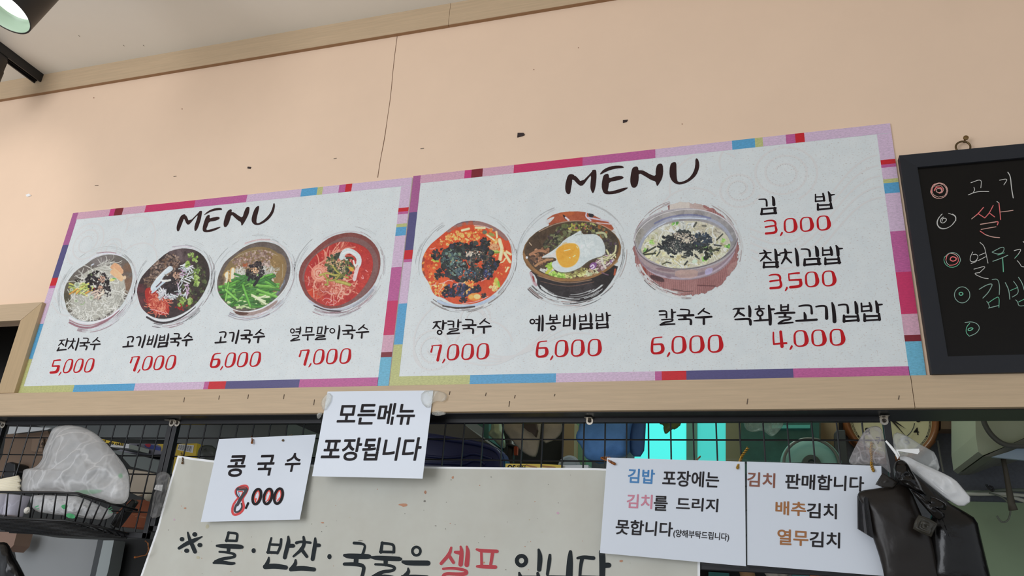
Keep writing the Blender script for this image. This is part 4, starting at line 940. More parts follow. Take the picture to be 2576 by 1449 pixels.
p.blobs(520, 350, 180, 80, 46, 24, 66, OR, -20); p.blobs(760, 330, 200, 70, 40, 22, 60, OR); p.blobs(200, 800, 110, 260, 46, 20, 56, OR, 0, .4); p.blobs(760, 1060, 150, 90, 40, 26, 70, OR); p.blobs(1130, 420, 110, 150, 46, 20, 56, OR); p.blobs(320, 1090, 130, 100, 40, 24, 60, OR); p.blobs(1000, 250, 200, 50, 24, 20, 50, OR); p.blobs(1250, 700, 130, 220, 30, 16, 40, OR)
for pts, w_ in (([(1225, 370), (1260, 490)], 56), ([(1255, 520), (1235, 650)], 54), ([(1300, 560), (1380, 690)], 42), ([(1180, 250), (1190, 330)], 30), ([(1330, 540), (1390, 580)], 36), ([(1310, 640), (1280, 690), (1240, 700)], 20), ([(880, 190), (1010, 195)], 34), ([(680, 230), (780, 205)], 36), ([(1320, 830), (1350, 770)], 26), ([(1050, 300), (1150, 370)], 26)): p.st(pts, w_, (240, 206, 158)); p.st(pts, w_ * .4, (248, 226, 190), .8)
p.ell(1165, 540, 64, 26, (122, 152, 56), 8); p.ell(1165, 528, 60, 16, (178, 196, 110), 8); p.poly([(1130, 970), (1190, 890), (1240, 1050), (1190, 1060)], (196, 190, 84)); p.st([(1210, 980), (1225, 1050)], 26, (140, 190, 70)); p.blobs(1140, 1060, 56, 60, 16, 30, 66, [(240, 210, 150), (230, 190, 110)]); p.ell(1110, 290, 50, 24, (150, 150, 80), 25); p.ell(1010, 255, 34, 30, (104, 110, 90)); p.ell(1150, 470, 70, 50, (206, 150, 106)); p.blobs(1150, 470, 70, 50, 24, 10, 20, [(226, 190, 150), (180, 110, 70)]); p.st([(250, 660), (330, 680)], 30, (170, 180, 70))
SB = [(28, 30, 33), (46, 53, 52), (20, 20, 24), (60, 68, 66), (40, 42, 58), (36, 34, 34)]
p.blobs(760, 690, 400, 290, 300, 30, 90, SB, 0, .5); p.blobs(620, 540, 300, 140, 110, 26, 80, SB, -12, .5); p.blobs(1010, 420, 70, 80, 40, 24, 60, SB); p.blobs(300, 580, 70, 70, 30, 20, 56, SB); p.blobs(350, 880, 60, 90, 40, 20, 50, SB); p.blobs(1100, 740, 130, 80, 60, 20, 60, SB + [(46, 52, 90)], -20); p.blobs(1060, 870, 60, 70, 34, 20, 54, [(38, 44, 84), (28, 30, 40), (60, 72, 120)]); p.blobs(880, 930, 110, 50, 40, 20, 50, SB)
p.blobs(540, 690, 160, 200, 110, 18, 60, [(92, 122, 122), (126, 156, 150), (60, 80, 78), (80, 104, 110), (130, 150, 120)], -20, .4, .85, .6); p.blobs(440, 740, 40, 40, 6, 40, 70, [(34, 40, 40)]); p.blobs(740, 860, 160, 80, 60, 14, 40, [(70, 96, 116), (50, 66, 90), (90, 110, 116)], 0, .4)
p.blobs(900, 620, 170, 130, 60, 16, 44, [(90, 92, 84), (120, 120, 108), (66, 64, 58), (110, 84, 70)], 0, .4); p.blobs(640, 1100, 240, 90, 120, 20, 60, [(30, 34, 52), (44, 52, 88), (22, 24, 32), (60, 70, 110)], 0, .5); p.blobs(480, 1150, 90, 60, 46, 18, 44, [(30, 36, 70), (26, 26, 36)]); p.blobs(890, 1080, 70, 60, 40, 20, 50, [(34, 40, 64), (24, 26, 34)]); p.blobs(700, 1240, 60, 40, 26, 16, 40, [(30, 28, 38)]); p.blobs(1000, 1180, 40, 30, 14, 16, 40, [(40, 36, 40)])
p.blobs(850, 560, 150, 40, 40, 10, 22, [(226, 216, 200), (190, 176, 160)], -4); p.blobs(820, 780, 330, 160, 60, 7, 15, [(222, 214, 200), (150, 110, 90)]); p.st([(750, 600), (800, 550)], 30, (196, 180, 166))
p.ell(860, 1200, 96, 56, (226, 140, 60)); p.ell(900, 1195, 50, 36, (244, 204, 140)); p.ell(812, 1200, 36, 30, (240, 176, 90)); p.blobs(800, 1010, 70, 60, 20, 24, 60, OR)
for pts in ([(340, 1010), (430, 990), (480, 950), (550, 970)], [(560, 1030), (640, 990), (700, 1000)], [(340, 1130), (400, 1050), (430, 980)], [(230, 1040), (290, 1020), (300, 990)], [(210, 500), (260, 500), (290, 480)], [(960, 970), (1040, 930)], [(680, 1300), (900, 1270), (1060, 1190)]): p.st(pts, 10, (234, 200, 204), .85)
p.grain(8); p.clip = None
p.emit(b2, 'round photo of orange spicy stew noodles under a heap of black seaweed')

# 6 bibimbap with fried egg
p = Paint(1300, 510, 5.368, 1503, 1449, 4.2, 8)
bowl_fringe(p, 745, 700, 670, 610, -20, [(60, 54, 56), (36, 30, 34), (150, 120, 116), (210, 208, 212)], (70, 52, 44))
p.poly([(375,240),(520,140),(780,110),(960,130),(1160,230),(1260,270),(1330,380),(1100,400),(420,330),(440,280)], (164, 82, 54)); p.poly([(600,130),(760,112),(800,160),(560,190)], (178, 92, 52)); p.poly([(610,155),(650,170),(700,235),(660,235)], (40, 28, 34)); p.st([(660, 200), (700, 235)], 26, (216, 204, 212)); p.st([(940, 140), (930, 190), (1000, 240)], 18, (206, 200, 222)); p.poly([(950, 135), (1060, 160), (1000, 220)], (40, 34, 40)); p.st([(960, 200), (1240, 250)], 20, (200, 190, 206)); p.st([(1080, 270), (1280, 290)], 12, (214, 204, 214)); p.poly([(430, 290), (520, 190), (480, 190), (370, 250)], (206, 208, 212))
p.poly([(150,900),(270,1000),(275,1140),(420,1240),(560,1290),(800,1340),(950,1320),(1120,1250),(1240,1120),(1330,980),(1380,820),(745,800)], (35, 29, 32)); p.st([(190, 950), (240, 1090), (260, 1110)], 40, (190, 160, 170)); p.poly([(200, 980), (240, 1000), (240, 1100)], (140, 50, 40)); p.st([(1330, 900), (1320, 970)], 26, (170, 80, 50))
p.blobs(820, 1180, 320, 90, 40, 60, 160, [(44, 38, 42), (52, 46, 50), (28, 22, 26)], 0, .5, .5); p.drybrush(745, 690, 560, 660, 1.1, 2.6, 26, [(206, 212, 215)], .98, -20, 5, 14, .5)
p.ell(745, 655, 668, 412, (122, 88, 54), -5); p.ell(742, 628, 640, 385, (74, 58, 42), -5); p.st([(95, 700), (180, 860), (340, 980), (560, 1040), (760, 1052), (980, 1020), (1200, 920), (1350, 790)], 34, (152, 112, 70), .8); p.st([(280, 985), (560, 1075), (760, 1085), (1010, 1040)], 12, (176, 140, 110), .8); p.st([(320, 1060), (560, 1120), (780, 1130), (1040, 1070)], 8, (150, 110, 90), .7); p.st([(300, 390), (520, 280), (800, 235), (1100, 270), (1330, 400)], 12, (190, 160, 140), .8)
ins = [(110,640),(160,520),(330,390),(560,290),(850,250),(1120,290),(1330,420),(1390,560),(1370,700),(1260,860),(1060,980),(760,1035),(480,1000),(290,910),(160,780)]
p.clip = p.mask(ins); p.blobs(300, 480, 200, 160, 30, 90, 200, [(84, 66, 48), (66, 50, 38)], -30, .7, .5); p.blobs(1250, 480, 150, 160, 24, 90, 180, [(78, 66, 52), (60, 52, 44)], 30, .7, .5)
LV = [(62, 66, 48), (94, 100, 62), (52, 46, 40), (104, 108, 76), (70, 54, 56), (130, 132, 96)]
p.blobs(650, 420, 240, 110, 110, 24, 70, LV, -28, .5); p.blobs(470, 530, 110, 90, 60, 24, 64, LV + [(40, 36, 36)], -40, .5); p.blobs(1050, 370, 170, 90, 90, 22, 64, LV + [(140, 90, 50), (160, 164, 100)], 20, .5); p.blobs(820, 330, 160, 50, 60, 16, 44, [(170, 90, 50), (150, 150, 70), (190, 180, 90), (120, 70, 80), (90, 100, 60)]); p.blobs(1250, 600, 100, 120, 60, 20, 60, [(60, 56, 52), (90, 84, 72), (74, 60, 70)]); p.st([(1080, 410), (1180, 400), (1210, 460)], 30, (176, 180, 140))
p.blobs(330, 720, 150, 100, 110, 18, 58, [(150, 106, 78), (112, 82, 62), (78, 54, 44), (176, 130, 100), (130, 90, 60)], -20, .4); p.blobs(250, 820, 80, 70, 40, 18, 50, [(70, 52, 44), (120, 90, 70)], 0, .5); p.st([(230, 870), (340, 790), (480, 760)], 30, (176, 132, 94)); p.st([(180, 700), (290, 640), (390, 660)], 36, (166, 118, 88))
p.blobs(400, 930, 110, 60, 40, 20, 50, [(210, 212, 206), (190, 192, 186)]); p.blobs(590, 980, 140, 60, 60, 30, 76, [(166, 206, 92), (190, 220, 120), (130, 176, 70)]); p.st([(380, 980), (470, 880)], 40, (190, 196, 74)); p.blobs(440, 850, 40, 30, 10, 30, 56, [(150, 190, 70)]); p.blobs(820, 950, 150, 90, 70, 24, 66, [(172, 168, 96), (146, 140, 84), (196, 196, 130), (120, 100, 70)], -10, .5); p.blobs(1010, 960, 110, 70, 40, 24, 60, [(206, 214, 170), (190, 196, 160), (176, 150, 120)], -20)
p.blobs(1180, 830, 140, 100, 80, 20, 56, [(170, 140, 150), (150, 116, 128), (196, 180, 176), (120, 90, 96)], -20, .4); p.straws(1230, 770, 120, 120, 30, 12, 24, 70, 150, [(216, 206, 196), (190, 170, 176), (206, 206, 160)], [-40, 10, 60]); p.st([(1140, 680), (1150, 800), (1210, 900)], 28, (216, 212, 204)); p.st([(1340, 580), (1330, 680), (1220, 740)], 22, (206, 204, 160))
p.poly([(975, 850), (1020, 800), (1085, 810), (1070, 890), (1000, 910)], (128, 80, 140)); p.st([(1000, 860), (1030, 830), (1050, 870), (1010, 890)], 18, (222, 208, 228)); p.blobs(1290, 800, 40, 40, 10, 20, 44, [(140, 96, 150), (206, 190, 206)])
eg = [(312,745),(450,670),(560,590),(650,490),(780,420),(870,365),(885,425),(960,425),(1060,420),(1140,470),(1185,560),(1200,650),(1180,710),(1050,750),(960,790),(870,870),(740,930),(620,945),(520,915),(470,850),(475,800),(540,780),(520,740),(420,740)]
p.poly([(a + 6, b + 16) for a, b in eg], (90, 84, 74), .6); p.poly(eg, (204, 214, 217)); p.blobs(960, 620, 190, 150, 26, 60, 140, [(212, 220, 222), (198, 210, 214)], 0, .6, .6); p.poly([(320, 740), (520, 680), (560, 600), (560, 740), (430, 735)], (214, 206, 204), .7); p.st([(790, 440), (860, 420)], 10, (150, 160, 150), .7); p.st([(870, 380), (878, 430)], 8, (150, 150, 130), .8)
yk = [(535,640),(600,580),(700,548),(790,550),(838,600),(852,680),(830,780),(770,850),(680,878),(600,860),(550,780),(530,700)]
p.poly([(a + (a - 690) * .05, b + (b - 710) * .05) for a, b in yk], (220, 196, 150), .8, 2); p.poly(yk, (226, 168, 60), 1, 2); p.blobs(680, 690, 110, 110, 20, 60, 130, [(232, 178, 72), (222, 160, 54)], 0, .7, .4)
for pts in ([(640, 650), (720, 630)], [(820, 610), (810, 590)], [(760, 730), (790, 710)], [(710, 740), (722, 745)]): p.st(pts, 12, (246, 228, 190), .9)
p.clip = None; p.st([(1150, 945), (1200, 965), (1235, 975)], 14, (120, 90, 110)); p.st([(170, 540), (200, 575)], 12, (200, 176, 150)); p.ell(136, 740, 16, 18, (222, 220, 226)); p.grain(7)
p.emit(b2, 'round photo of mixed rice with a fried egg in a brown bowl')

# 7 knife-cut noodles in a steel bowl
p = Paint(1575, 490, 5.268, 1633, 1449, 4.2, 9)
p.ell(800, 720, 722, 640, (150, 106, 106), 0, 1, 60); w7 = p.a.copy()
n = p.fbm(60, 3); edge = np.hypot((p.xx - 800) / 722, (p.yy - 720) / 640); left = (p.xx < 720) & (p.yy > 900)
p.a *= ((edge + (n - .5) * np.where(left, .34, .10)) < .96); p.a[(p.xx < 560) & (p.yy < 420) & (n > .42)] = 0
st = np.abs(np.sin(p.xx / 8.5 + 3 * p.fbm(200, 2))); p.c[(w7 > 0)] *= (0.86 + 0.24 * st[(w7 > 0)])[:, None]
p.clip = (p.a > 0).astype(float)
p.poly([(575, 80), (840, 80), (850, 230), (575, 240)], (206, 200, 194), .95, 0); p.poly([(840, 80), (1060, 110), (1140, 200), (850, 220)], (190, 172, 168), .95, 0); p.poly([(1060, 130), (1150, 190), (1130, 230), (1000, 150)], (160, 110, 108), .9); p.st([(572, 90), (568, 240)], 12, (110, 74, 76)); p.poly([(310,1050),(500,1100),(510,1170),(330,1120)], (70, 48, 52), .9); p.poly([(520, 1120), (940, 1120), (940, 1400), (520, 1400)], (170, 128, 126), .35, 0); p.poly([(1340, 940), (1500, 860), (1420, 1060), (1350, 1090)], (166, 130, 128), .8); p.st([(945, 1200), (1180, 1210)], 10, (90, 54, 58)); p.st([(240, 960), (260, 1080)], 40, (140, 66, 56), .9)
p.clip = None
p.drybrush(800, 720, 640, 735, 1.5, 2.7, 40, [(206, 212, 215)], .9, 0, 5, 14, .5); p.drybrush(800, 720, 600, 720, 1.4, 2.4, 14, [(120, 86, 86), (60, 46, 48)], .92, 0, 4, 9, .3); p.drybrush(800, 720, 700, 760, -1.1, .2, 12, [(130, 94, 94), (200, 190, 190)], .9, 0, 4, 9, .5); p.drybrush(800, 720, 690, 740, 3.5, 4.3, 10, [(140, 104, 104)], .9, 0, 4, 10, .5)
p.poly([(105,620),(130,760),(200,920),(330,1040),(520,1110),(740,1135),(940,1120),(1160,1060),(1340,940),(1440,780),(1480,600),(790,560)], (152, 140, 146)); bm_ = p.mask([(105,620),(130,760),(200,920),(330,1040),(520,1110),(740,1135),(940,1120),(1160,1060),(1340,940),(1440,780),(1480,600),(790,560)]); p.clip = bm_
for y, c, w_ in ((40, (176, 156, 160), 46), (90, (142, 122, 136), 30), (120, (190, 178, 196), 26), (150, (150, 130, 140), 30)): p.st([(110, 640 + y), (200, 830 + y), (360, 930 + y), (560, 980 + y), (800, 992 + y), (1060, 950 + y), (1290, 830 + y), (1450, 640 + y)], w_, c, .7)
p.poly([(660, 990), (960, 985), (940, 1110), (640, 1100)], (196, 164, 152), .6); p.poly([(1050, 980), (1160, 960), (1130, 1050), (1040, 1070)], (186, 182, 226), .7); p.poly([(380, 960), (650, 995), (640, 1030), (420, 1000)], (120, 96, 104), .6); p.poly([(500, 1060), (620, 1090), (560, 1110)], (120, 96, 108), .6)
p.clip = None
p.ell(790, 585, 690, 408, (176, 172, 180), 0, 1, 60); p.ell(790, 587, 672, 392, (152, 150, 154), 0, 1, 60)
rm = p.mask([(790 + 672 * math.cos(a), 587 + 392 * math.sin(a)) for a in np.linspace(0, 6.283, 60)[:-1]], 0); p.clip = rm
p.blobs(800, 250, 560, 60, 30, 90, 200, [(172, 168, 168), (136, 132, 134), (190, 186, 184)], 0, .5, .5); p.blobs(1350, 500, 90, 160, 20, 70, 150, [(140, 138, 140), (166, 166, 170)], 0, .6, .5); p.blobs(170, 560, 60, 120, 14, 60, 140, [(120, 118, 112), (160, 156, 150)], 0, .6, .5)
p.st([(180, 700), (240, 560), (380, 420), (560, 330), (780, 290), (1000, 300), (1180, 350), (1320, 450), (1400, 600)], 40, (164, 172, 196), .7); p.st([(380, 380), (540, 300), (780, 262), (960, 270), (1120, 310)], 22, (92, 102, 160), .55); p.st([(620, 320), (820, 305), (1060, 320)], 16, (214, 226, 244), .8); p.st([(250, 560), (360, 450), (520, 370)], 12, (206, 216, 236), .8)
so = [(190,740),(230,620),(330,500),(470,410),(640,360),(820,340),(1020,355),(1200,420),(1330,520),(1390,640),(1370,730),(1280,830),(1120,910),(920,960),(720,980),(540,960),(380,900),(260,830)]
p.poly(so, (200, 198, 180)); p.clip = p.mask(so)
p.blobs(500, 880, 330, 130, 120, 40, 110, [(226, 226, 206), (218, 212, 164), (206, 212, 190), (226, 220, 180)], 10, .5, .8); p.blobs(700, 430, 260, 80, 80, 30, 90, [(224, 230, 230), (206, 210, 206), (214, 210, 186)], 0, .5, .85); p.blobs(1100, 480, 190, 110, 50, 30, 90, [(172, 166, 150), (200, 196, 184), (186, 180, 160)], 20, .5, .8); p.blobs(330, 600, 140, 130, 60, 24, 70, [(206, 204, 176), (190, 190, 150), (222, 226, 206)], 0, .5, .85); p.blobs(1230, 740, 150, 120, 80, 24, 70, [(214, 218, 196), (190, 190, 150), (226, 230, 220), (170, 166, 130)], 0, .5, .85); p.blobs(900, 860, 220, 80, 60, 24, 70, [(216, 214, 190), (190, 180, 140), (226, 230, 216)], 0, .5, .85)
p.noodles(760, 700, 540, 260, 110, 12, [(226, 228, 216), (210, 208, 186), (196, 192, 166), (230, 234, 228)], 0, 150, .5)
for x, y in ((330, 625), (265, 730), (1040, 690), (650, 380), (1340, 680), (1280, 600), (940, 700), (1050, 850)): p.blobs(x, y, 36, 22, 7, 20, 46, [(130, 190, 96), (96, 150, 84), (170, 210, 120)])
BK = [(44, 48, 52), (58, 62, 64), (34, 38, 44), (70, 78, 78)]
p.blobs(790, 620, 310, 110, 240, 22, 58, BK, 4, .45); p.blobs(620, 690, 150, 100, 110, 20, 54, BK, 0, .45); p.blobs(1010, 590, 130, 90, 90, 18, 50, [(52, 62, 74), (44, 54, 66), (60, 74, 90)], 10, .5); p.blobs(760, 500, 100, 40, 40, 18, 44, BK); p.blobs(1060, 760, 90, 90, 60, 18, 52, [(52, 58, 50), (40, 44, 42), (80, 92, 70)], 0, .4); p.blobs(840, 780, 50, 40, 22, 20, 50, BK); p.straws(740, 720, 500, 190, 40, 8, 18, 40, 110, BK, [-20, 10, 40, -50])
p.st([(200, 790), (300, 740), (390, 690)], 22, (60, 66, 52)); p.st([(230, 795), (390, 775)], 22, (60, 66, 50)); p.st([(900, 420), (930, 370)], 26, (90, 92, 86)); p.st([(1010, 410), (1060, 415)], 16, (96, 98, 90)); p.st([(1200, 600), (1280, 520)], 18, (70, 74, 66)); p.st([(1150, 740), (1240, 710)], 22, (66, 72, 56)); p.st([(480, 920), (540, 895)], 18, (90, 92, 70))
p.blobs(780, 570, 160, 62, 170, 9, 20, [(206, 194, 178), (226, 216, 200), (170, 154, 140)], 14); p.blobs(640, 680, 90, 80, 50, 7, 14, [(190, 184, 176)]); p.blobs(700, 740, 90, 40, 30, 6, 14, [(180, 176, 170)])
p.poly([(860, 880), (930, 845), (955, 885), (900, 920)], (206, 224, 206)); p.clip = None; p.st([(110, 620), (150, 760), (260, 870), (440, 950), (660, 985), (860, 985), (1100, 930), (1300, 830), (1430, 700), (1478, 580)], 9, (96, 88, 96), .9, 2); p.st([(112, 600), (140, 500), (280, 350), (500, 240), (780, 190), (1040, 200), (1270, 290), (1420, 430), (1472, 560)], 8, (222, 220, 226), .9); p.grain(7)
p.emit(b2, 'round photo of knife-cut noodle soup in a steel bowl')


# ------------------------------------------------------------------ blackboard
YBF = -0.022
FM = mat('charcoal_frame', (42, 44, 50), 0.5, k=0.8, spec=.25)
BM = mat('black_glossy_board', (22, 20, 19), 0.22, k=0.7, spec=0.22)
xr = 1.25
def fpt(x, y, dy=YBF): return at(x, y, dy)
oTL = fpt(2262, 391); oBL = fpt(2345, 941)
fx0 = (oTL.x + oBL.x) / 2; fz1 = oTL.z; fz0 = oBL.z
iTL = fpt(2308, 418); iBL = fpt(2386, 895)
ix0 = (iTL.x + iBL.x) / 2; iz1 = iTL.z; iz0 = iBL.z
fx1 = fx0 + 0.66; ix1 = fx1 - (ix0 - fx0)
bb = thing('blackboard', ((fx0 + fx1) / 2, -0.01, fz0), 'black-framed writing board hung right of the menu boards, handwritten in coloured chalk', 'blackboard')
m = MB(); m.box((ix0 - .004, -0.012, iz0 - .004), (ix1 + .004, -0.003, iz1 + .004)); m.build('board', BM, bb)
m = MB()
O = [(fx0, fz0), (fx1, fz0), (fx1, fz1), (fx0, fz1)]; I = [(ix0, iz0), (ix1, iz0), (ix1, iz1), (ix0, iz1)]
for i in range(4):
    j = (i + 1) % 4
    q = [O[i], O[j], I[j], I[i]]
    m.hexa([(x, YBF + (0.004 if n > 1 else 0), z) for n, (x, z) in enumerate(q)], [(x, -0.0005, z) for x, z in q])
m.build('frame', FM, bb)
m = MB(); c = at(2422, 366, -0.012)
m.tube([c + Vector((.0145 * math.cos(a), 0, .0145 * math.sin(a) - .004)) for a in np.linspace(0, 2 * math.pi, 24)[:-1]], .0022, 8, closed=True)
m.build('hanging_ring', mat('old_brass', (92, 76, 52), 0.35, metal=0.8), bb)
m = MB(); c = at(2425, 358, 0)
m.lathe(c, (0, -1, 0), [(.002, 0), (.002, .016), (.0055, .017), (.0055, .020), (.0001, .0215)], 14)
tag(auto_smooth(m.build('screw_hook', mat('brass_screw', (120, 96, 60), 0.35, metal=0.7))), 'brass screw in the wall holding up the blackboard ring', 'screw')
CW = mat('white_chalk', (190, 190, 188), 0.8); CR = mat('pink_chalk', (222, 110, 112), 0.8); CG = mat('green_chalk', (98, 172, 142), 0.8); CP = mat('pinkish_white_chalk', (196, 156, 148), 0.8); CGr = mat('grey_green_chalk', (130, 160, 150), 0.8)
CH = [CW, CR, CG, CP, CGr]
BY = lambda x, y: -0.0121
def chalk(zx, zy, s, items, name='chalk_writing', label=None):
    k = Ink(BY, 0.0003)
    for mi, wd, pts in items:
        k.stroke([(x, y, wd / s) for x, y in Z(zx, zy, s, pts)], mi, mi * .3, 0, 2)
    return k.build(name, CH, bb, label)
chalk(2320, 400, 6.039, [(3, 9, circ_pts(258, 482, 128, 118, 0, 6.4, 26, .03, 2)), (3, 9, circ_pts(262, 478, 112, 100, 1, 7, 26, .08, 3)), (3, 8, circ_pts(250, 486, 120, 112, 2, 7, 24, .05, 5)),
    (1, 15, [(195, 380), (160, 400), (140, 460), (140, 530)]), (1, 16, circ_pts(245, 472, 58, 46, 3.0, 7.6, 18, .1, 6)), (3, 11, circ_pts(252, 478, 44, 34, 0, 6.4, 16, .15, 7)), (3, 8, circ_pts(255, 462, 70, 60, -2.4, 1.2, 16, .08, 8))], 'chalk_bullet', 'pink scribbled double circle')
chalk(2320, 400, 6.039, [(0, 10, [(740, 360), (905, 300), (890, 437)]), (0, 10, [(785, 428), (800, 470), (770, 515)]), (0, 10, [(700, 545), (800, 505), (880, 492), (1010, 495)])])
chalk(2320, 400, 6.039, [(0, 10, [(1175, 322), (1305, 295), (1240, 392)]), (0, 14, [(1300, 200), (1340, 260), (1355, 440), (1382, 590)])])
chalk(2320, 400, 6.039, [(0, 9, [(305, 835), (240, 900), (215, 980), (260, 1055), (340, 1068), (450, 1012), (512, 930), (500, 860), (400, 825)]), (0, 7, [(290, 842), (232, 930), (232, 1010), (300, 1062), (420, 1040), (490, 950)]), (0, 8, [(460, 835), (515, 870), (510, 940)]),
    (0, 11, [(320, 880), (280, 910), (275, 960), (320, 978), (372, 930), (360, 900), (310, 900), (300, 945)])], 'chalk_bullet', 'thin white double circle')
chalk(2320, 400, 6.039, [(1, 13, [(930, 735), (850, 830), (800, 870)]), (3, 11, [(800, 870), (750, 910)]), (1, 12, [(850, 830), (950, 895)]), (1, 12, [(1078, 705), (1020, 820), (955, 890)]), (1, 12, [(1020, 820), (1100, 880)]), (0, 11, [(1135, 645), (1168, 672)]),
    (1, 13, [(1165, 670), (1180, 800), (1190, 920)]), (3, 11, [(1190, 805), (1280, 795), (1380, 780)]), (3, 13, [(885, 992), (1020, 970), (1120, 955)]), (1, 14, [(1110, 955), (1160, 950), (1140, 1002)]), (3, 11, [(895, 1070), (1000, 1050), (1120, 1030)]), (1, 12, [(880, 1095), (960, 1150)]), (3, 12, [(955, 1148), (1060, 1185), (1175, 1195)])], label='pink chalk syllable')
chalk(2320, 600, 5.574, [(2, 9, circ_pts(418, 300, 114, 104, .3, 3.6, 18, .02, 11)), (4, 10, circ_pts(424, 298, 110, 100, 3.6, 6.6, 16, .02, 12)), (1, 12, [(388, 205), (345, 235), (332, 300)]), (0, 7, [(332, 300), (345, 350), (380, 375)]), (1, 10, [(380, 375), (450, 372), (510, 330), (500, 260)]), (3, 9, [(500, 260), (460, 218), (395, 208)]),
    (1, 15, circ_pts(435, 286, 42, 30, -2.2, 4.1, 16, .1, 13))], 'chalk_bullet', 'double circle in pink and green chalk')
chalk(2320, 600, 5.574, [(0, 9, [(810, 55), (870, 105), (895, 220), (922, 345)]), (0, 9, [(708, 190), (672, 260), (672, 325), (740, 328), (790, 260), (760, 218), (712, 225)]), (0, 8, [(685, 350), (740, 335), (770, 305)]), (0, 9, [(800, 235), (885, 200)]), (0, 9, [(785, 310), (890, 255)]),
    (0, 9, [(725, 430), (910, 378), (800, 482)]), (0, 9, [(800, 478), (715, 490), (850, 555), (925, 562)])])
chalk(2320, 600, 5.574, [(4, 10, [(980, 190), (1148, 100), (1145, 190), (1060, 225), (980, 192)]), (2, 10, [(1060, 232), (1150, 200)]), (4, 11, [(990, 320), (1100, 280), (1200, 235)]), (2, 13, [(1125, 270), (1132, 350), (1138, 465)])])
chalk(2320, 600, 5.574, [(0, 10, [(1290, 170), (1395, 140), (1350, 220), (1298, 275)]), (2, 8, [(1345, 225), (1300, 272)]), (0, 9, [(1330, 310), (1365, 345), (1395, 402), (1460, 392)]), (0, 9, [(1415, 40), (1430, 60)])])
chalk(2320, 600, 5.574, [(4, 10, circ_pts(560, 790, 108, 112, -2, 4.6, 28, .015, 21)), (2, 8, circ_pts(556, 790, 104, 108, 2.4, 4.4, 12, .01, 22)), (2, 13, circ_pts(542, 775, 28, 23, 0, 6.6, 10, .1, 23))], 'chalk_bullet', 'clean green circle with a dot')
chalk(2320, 600, 5.574, [(4, 11, [(800, 712), (900, 650), (990, 630), (960, 700), (920, 765), (850, 835)]), (4, 10, [(980, 575), (1060, 565), (1085, 660), (1080, 785)]), (4, 10, [(905, 880), (930, 915), (945, 970)]), (2, 10, [(930, 900), (1000, 850), (1082, 805), (1075, 965)]), (4, 11, [(930, 975), (1075, 938)])], label='green chalk syllable')
chalk(2320, 600, 5.574, [(4, 12, [(1165, 620), (1215, 720), (1228, 850)]), (4, 10, [(1280, 600), (1340, 680), (1350, 770), (1265, 820)]), (2, 9, [(1235, 730), (1340, 685)]), (4, 12, [(1350, 545), (1400, 620), (1430, 720)]), (4, 10, [(1310, 860), (1340, 890), (1352, 950), (1440, 940)]), (2, 10, [(1350, 890), (1440, 845)])], label='green chalk syllable')
chalk(2320, 600, 5.574, [(4, 10, [(600, 1178), (700, 1165), (780, 1200), (808, 1260), (760, 1330), (660, 1370)]), (2, 10, [(660, 1370), (612, 1320), (620, 1240), (665, 1190)]), (2, 13, [(650, 1292), (640, 1270), (680, 1250), (722, 1260), (670, 1295), (645, 1285)])], 'chalk_bullet', 'lowest green circle, open at its top')

# ------------------------------------------------------------------ mesh panels below the rail
YG = 0.06
ZT1, ZT0 = CZ + 0.410, CZ + 0.3945
def mesh_panel(xa, xb, x_ref, label, z_ref, zbot, step=0.05):
    root = thing('mesh_panel', ((xa + xb) / 2, YG, zbot), label, 'wire mesh panel', 'black wire mesh panels under the rail')
    m = MB()
    for a, b in (((xa, YG - .0075, ZT0), (xb, YG + .0075, ZT1)), ((xa, YG - .0075, zbot), (xa + .015, YG + .0075, ZT0)), ((xb - .015, YG - .0075, zbot), (xb, YG + .0075, ZT0)), ((xa, YG - .0075, zbot), (xb, YG + .0075, zbot + .015))): m.box(a, b)
    bevel(m.build('frame', M['black'], root), .0012, 2)
    m = MB(); x = x_ref - math.floor((x_ref - xa) / step) * step
    while x < xb - .01:
        if x > xa + .012: m.tube([(x, YG - .001, ZT0 + .004), (x, YG - .001, zbot + .004)], .002, 6)
        x += step
    z = z_ref
    while z > zbot + .02:
        m.tube([(xa + .004, YG + .0022, z), (xb - .004, YG + .0022, z)], .002, 6); z -= .05
    m.build('wire_grid', M['blackwire'], root); return root
xm1 = at(439.5, 1062, YG).x; xm0 = at(12, 1070, YG).x; xm2 = at(2239, 1060, YG).x
xjoin = at(965, 1100, YG).x
mesh_panel(xm0 - .012, xm1, -2.112, 'black wire mesh panel behind the plastic basket at the left', CZ + .357, at(300, 1352, YG).z, .0522)
mesh_panel(xm1 + .002, xjoin, at(640, 1068, YG).x, 'black wire mesh panel behind the two hanging sheets left of centre', CZ + .357, at(700, 1352, YG).z, .0515)
mesh_panel(xjoin + .002, xm2, -.326, 'black wire mesh panel in front of the blue window, right half', CZ + .356, at(1500, 1420, YG).z)
BR = mat('nickel_plate', (176, 170, 160), 0.3, metal=0.85); BRD = mat('screw_hole', (60, 54, 48), 0.4, metal=0.6)
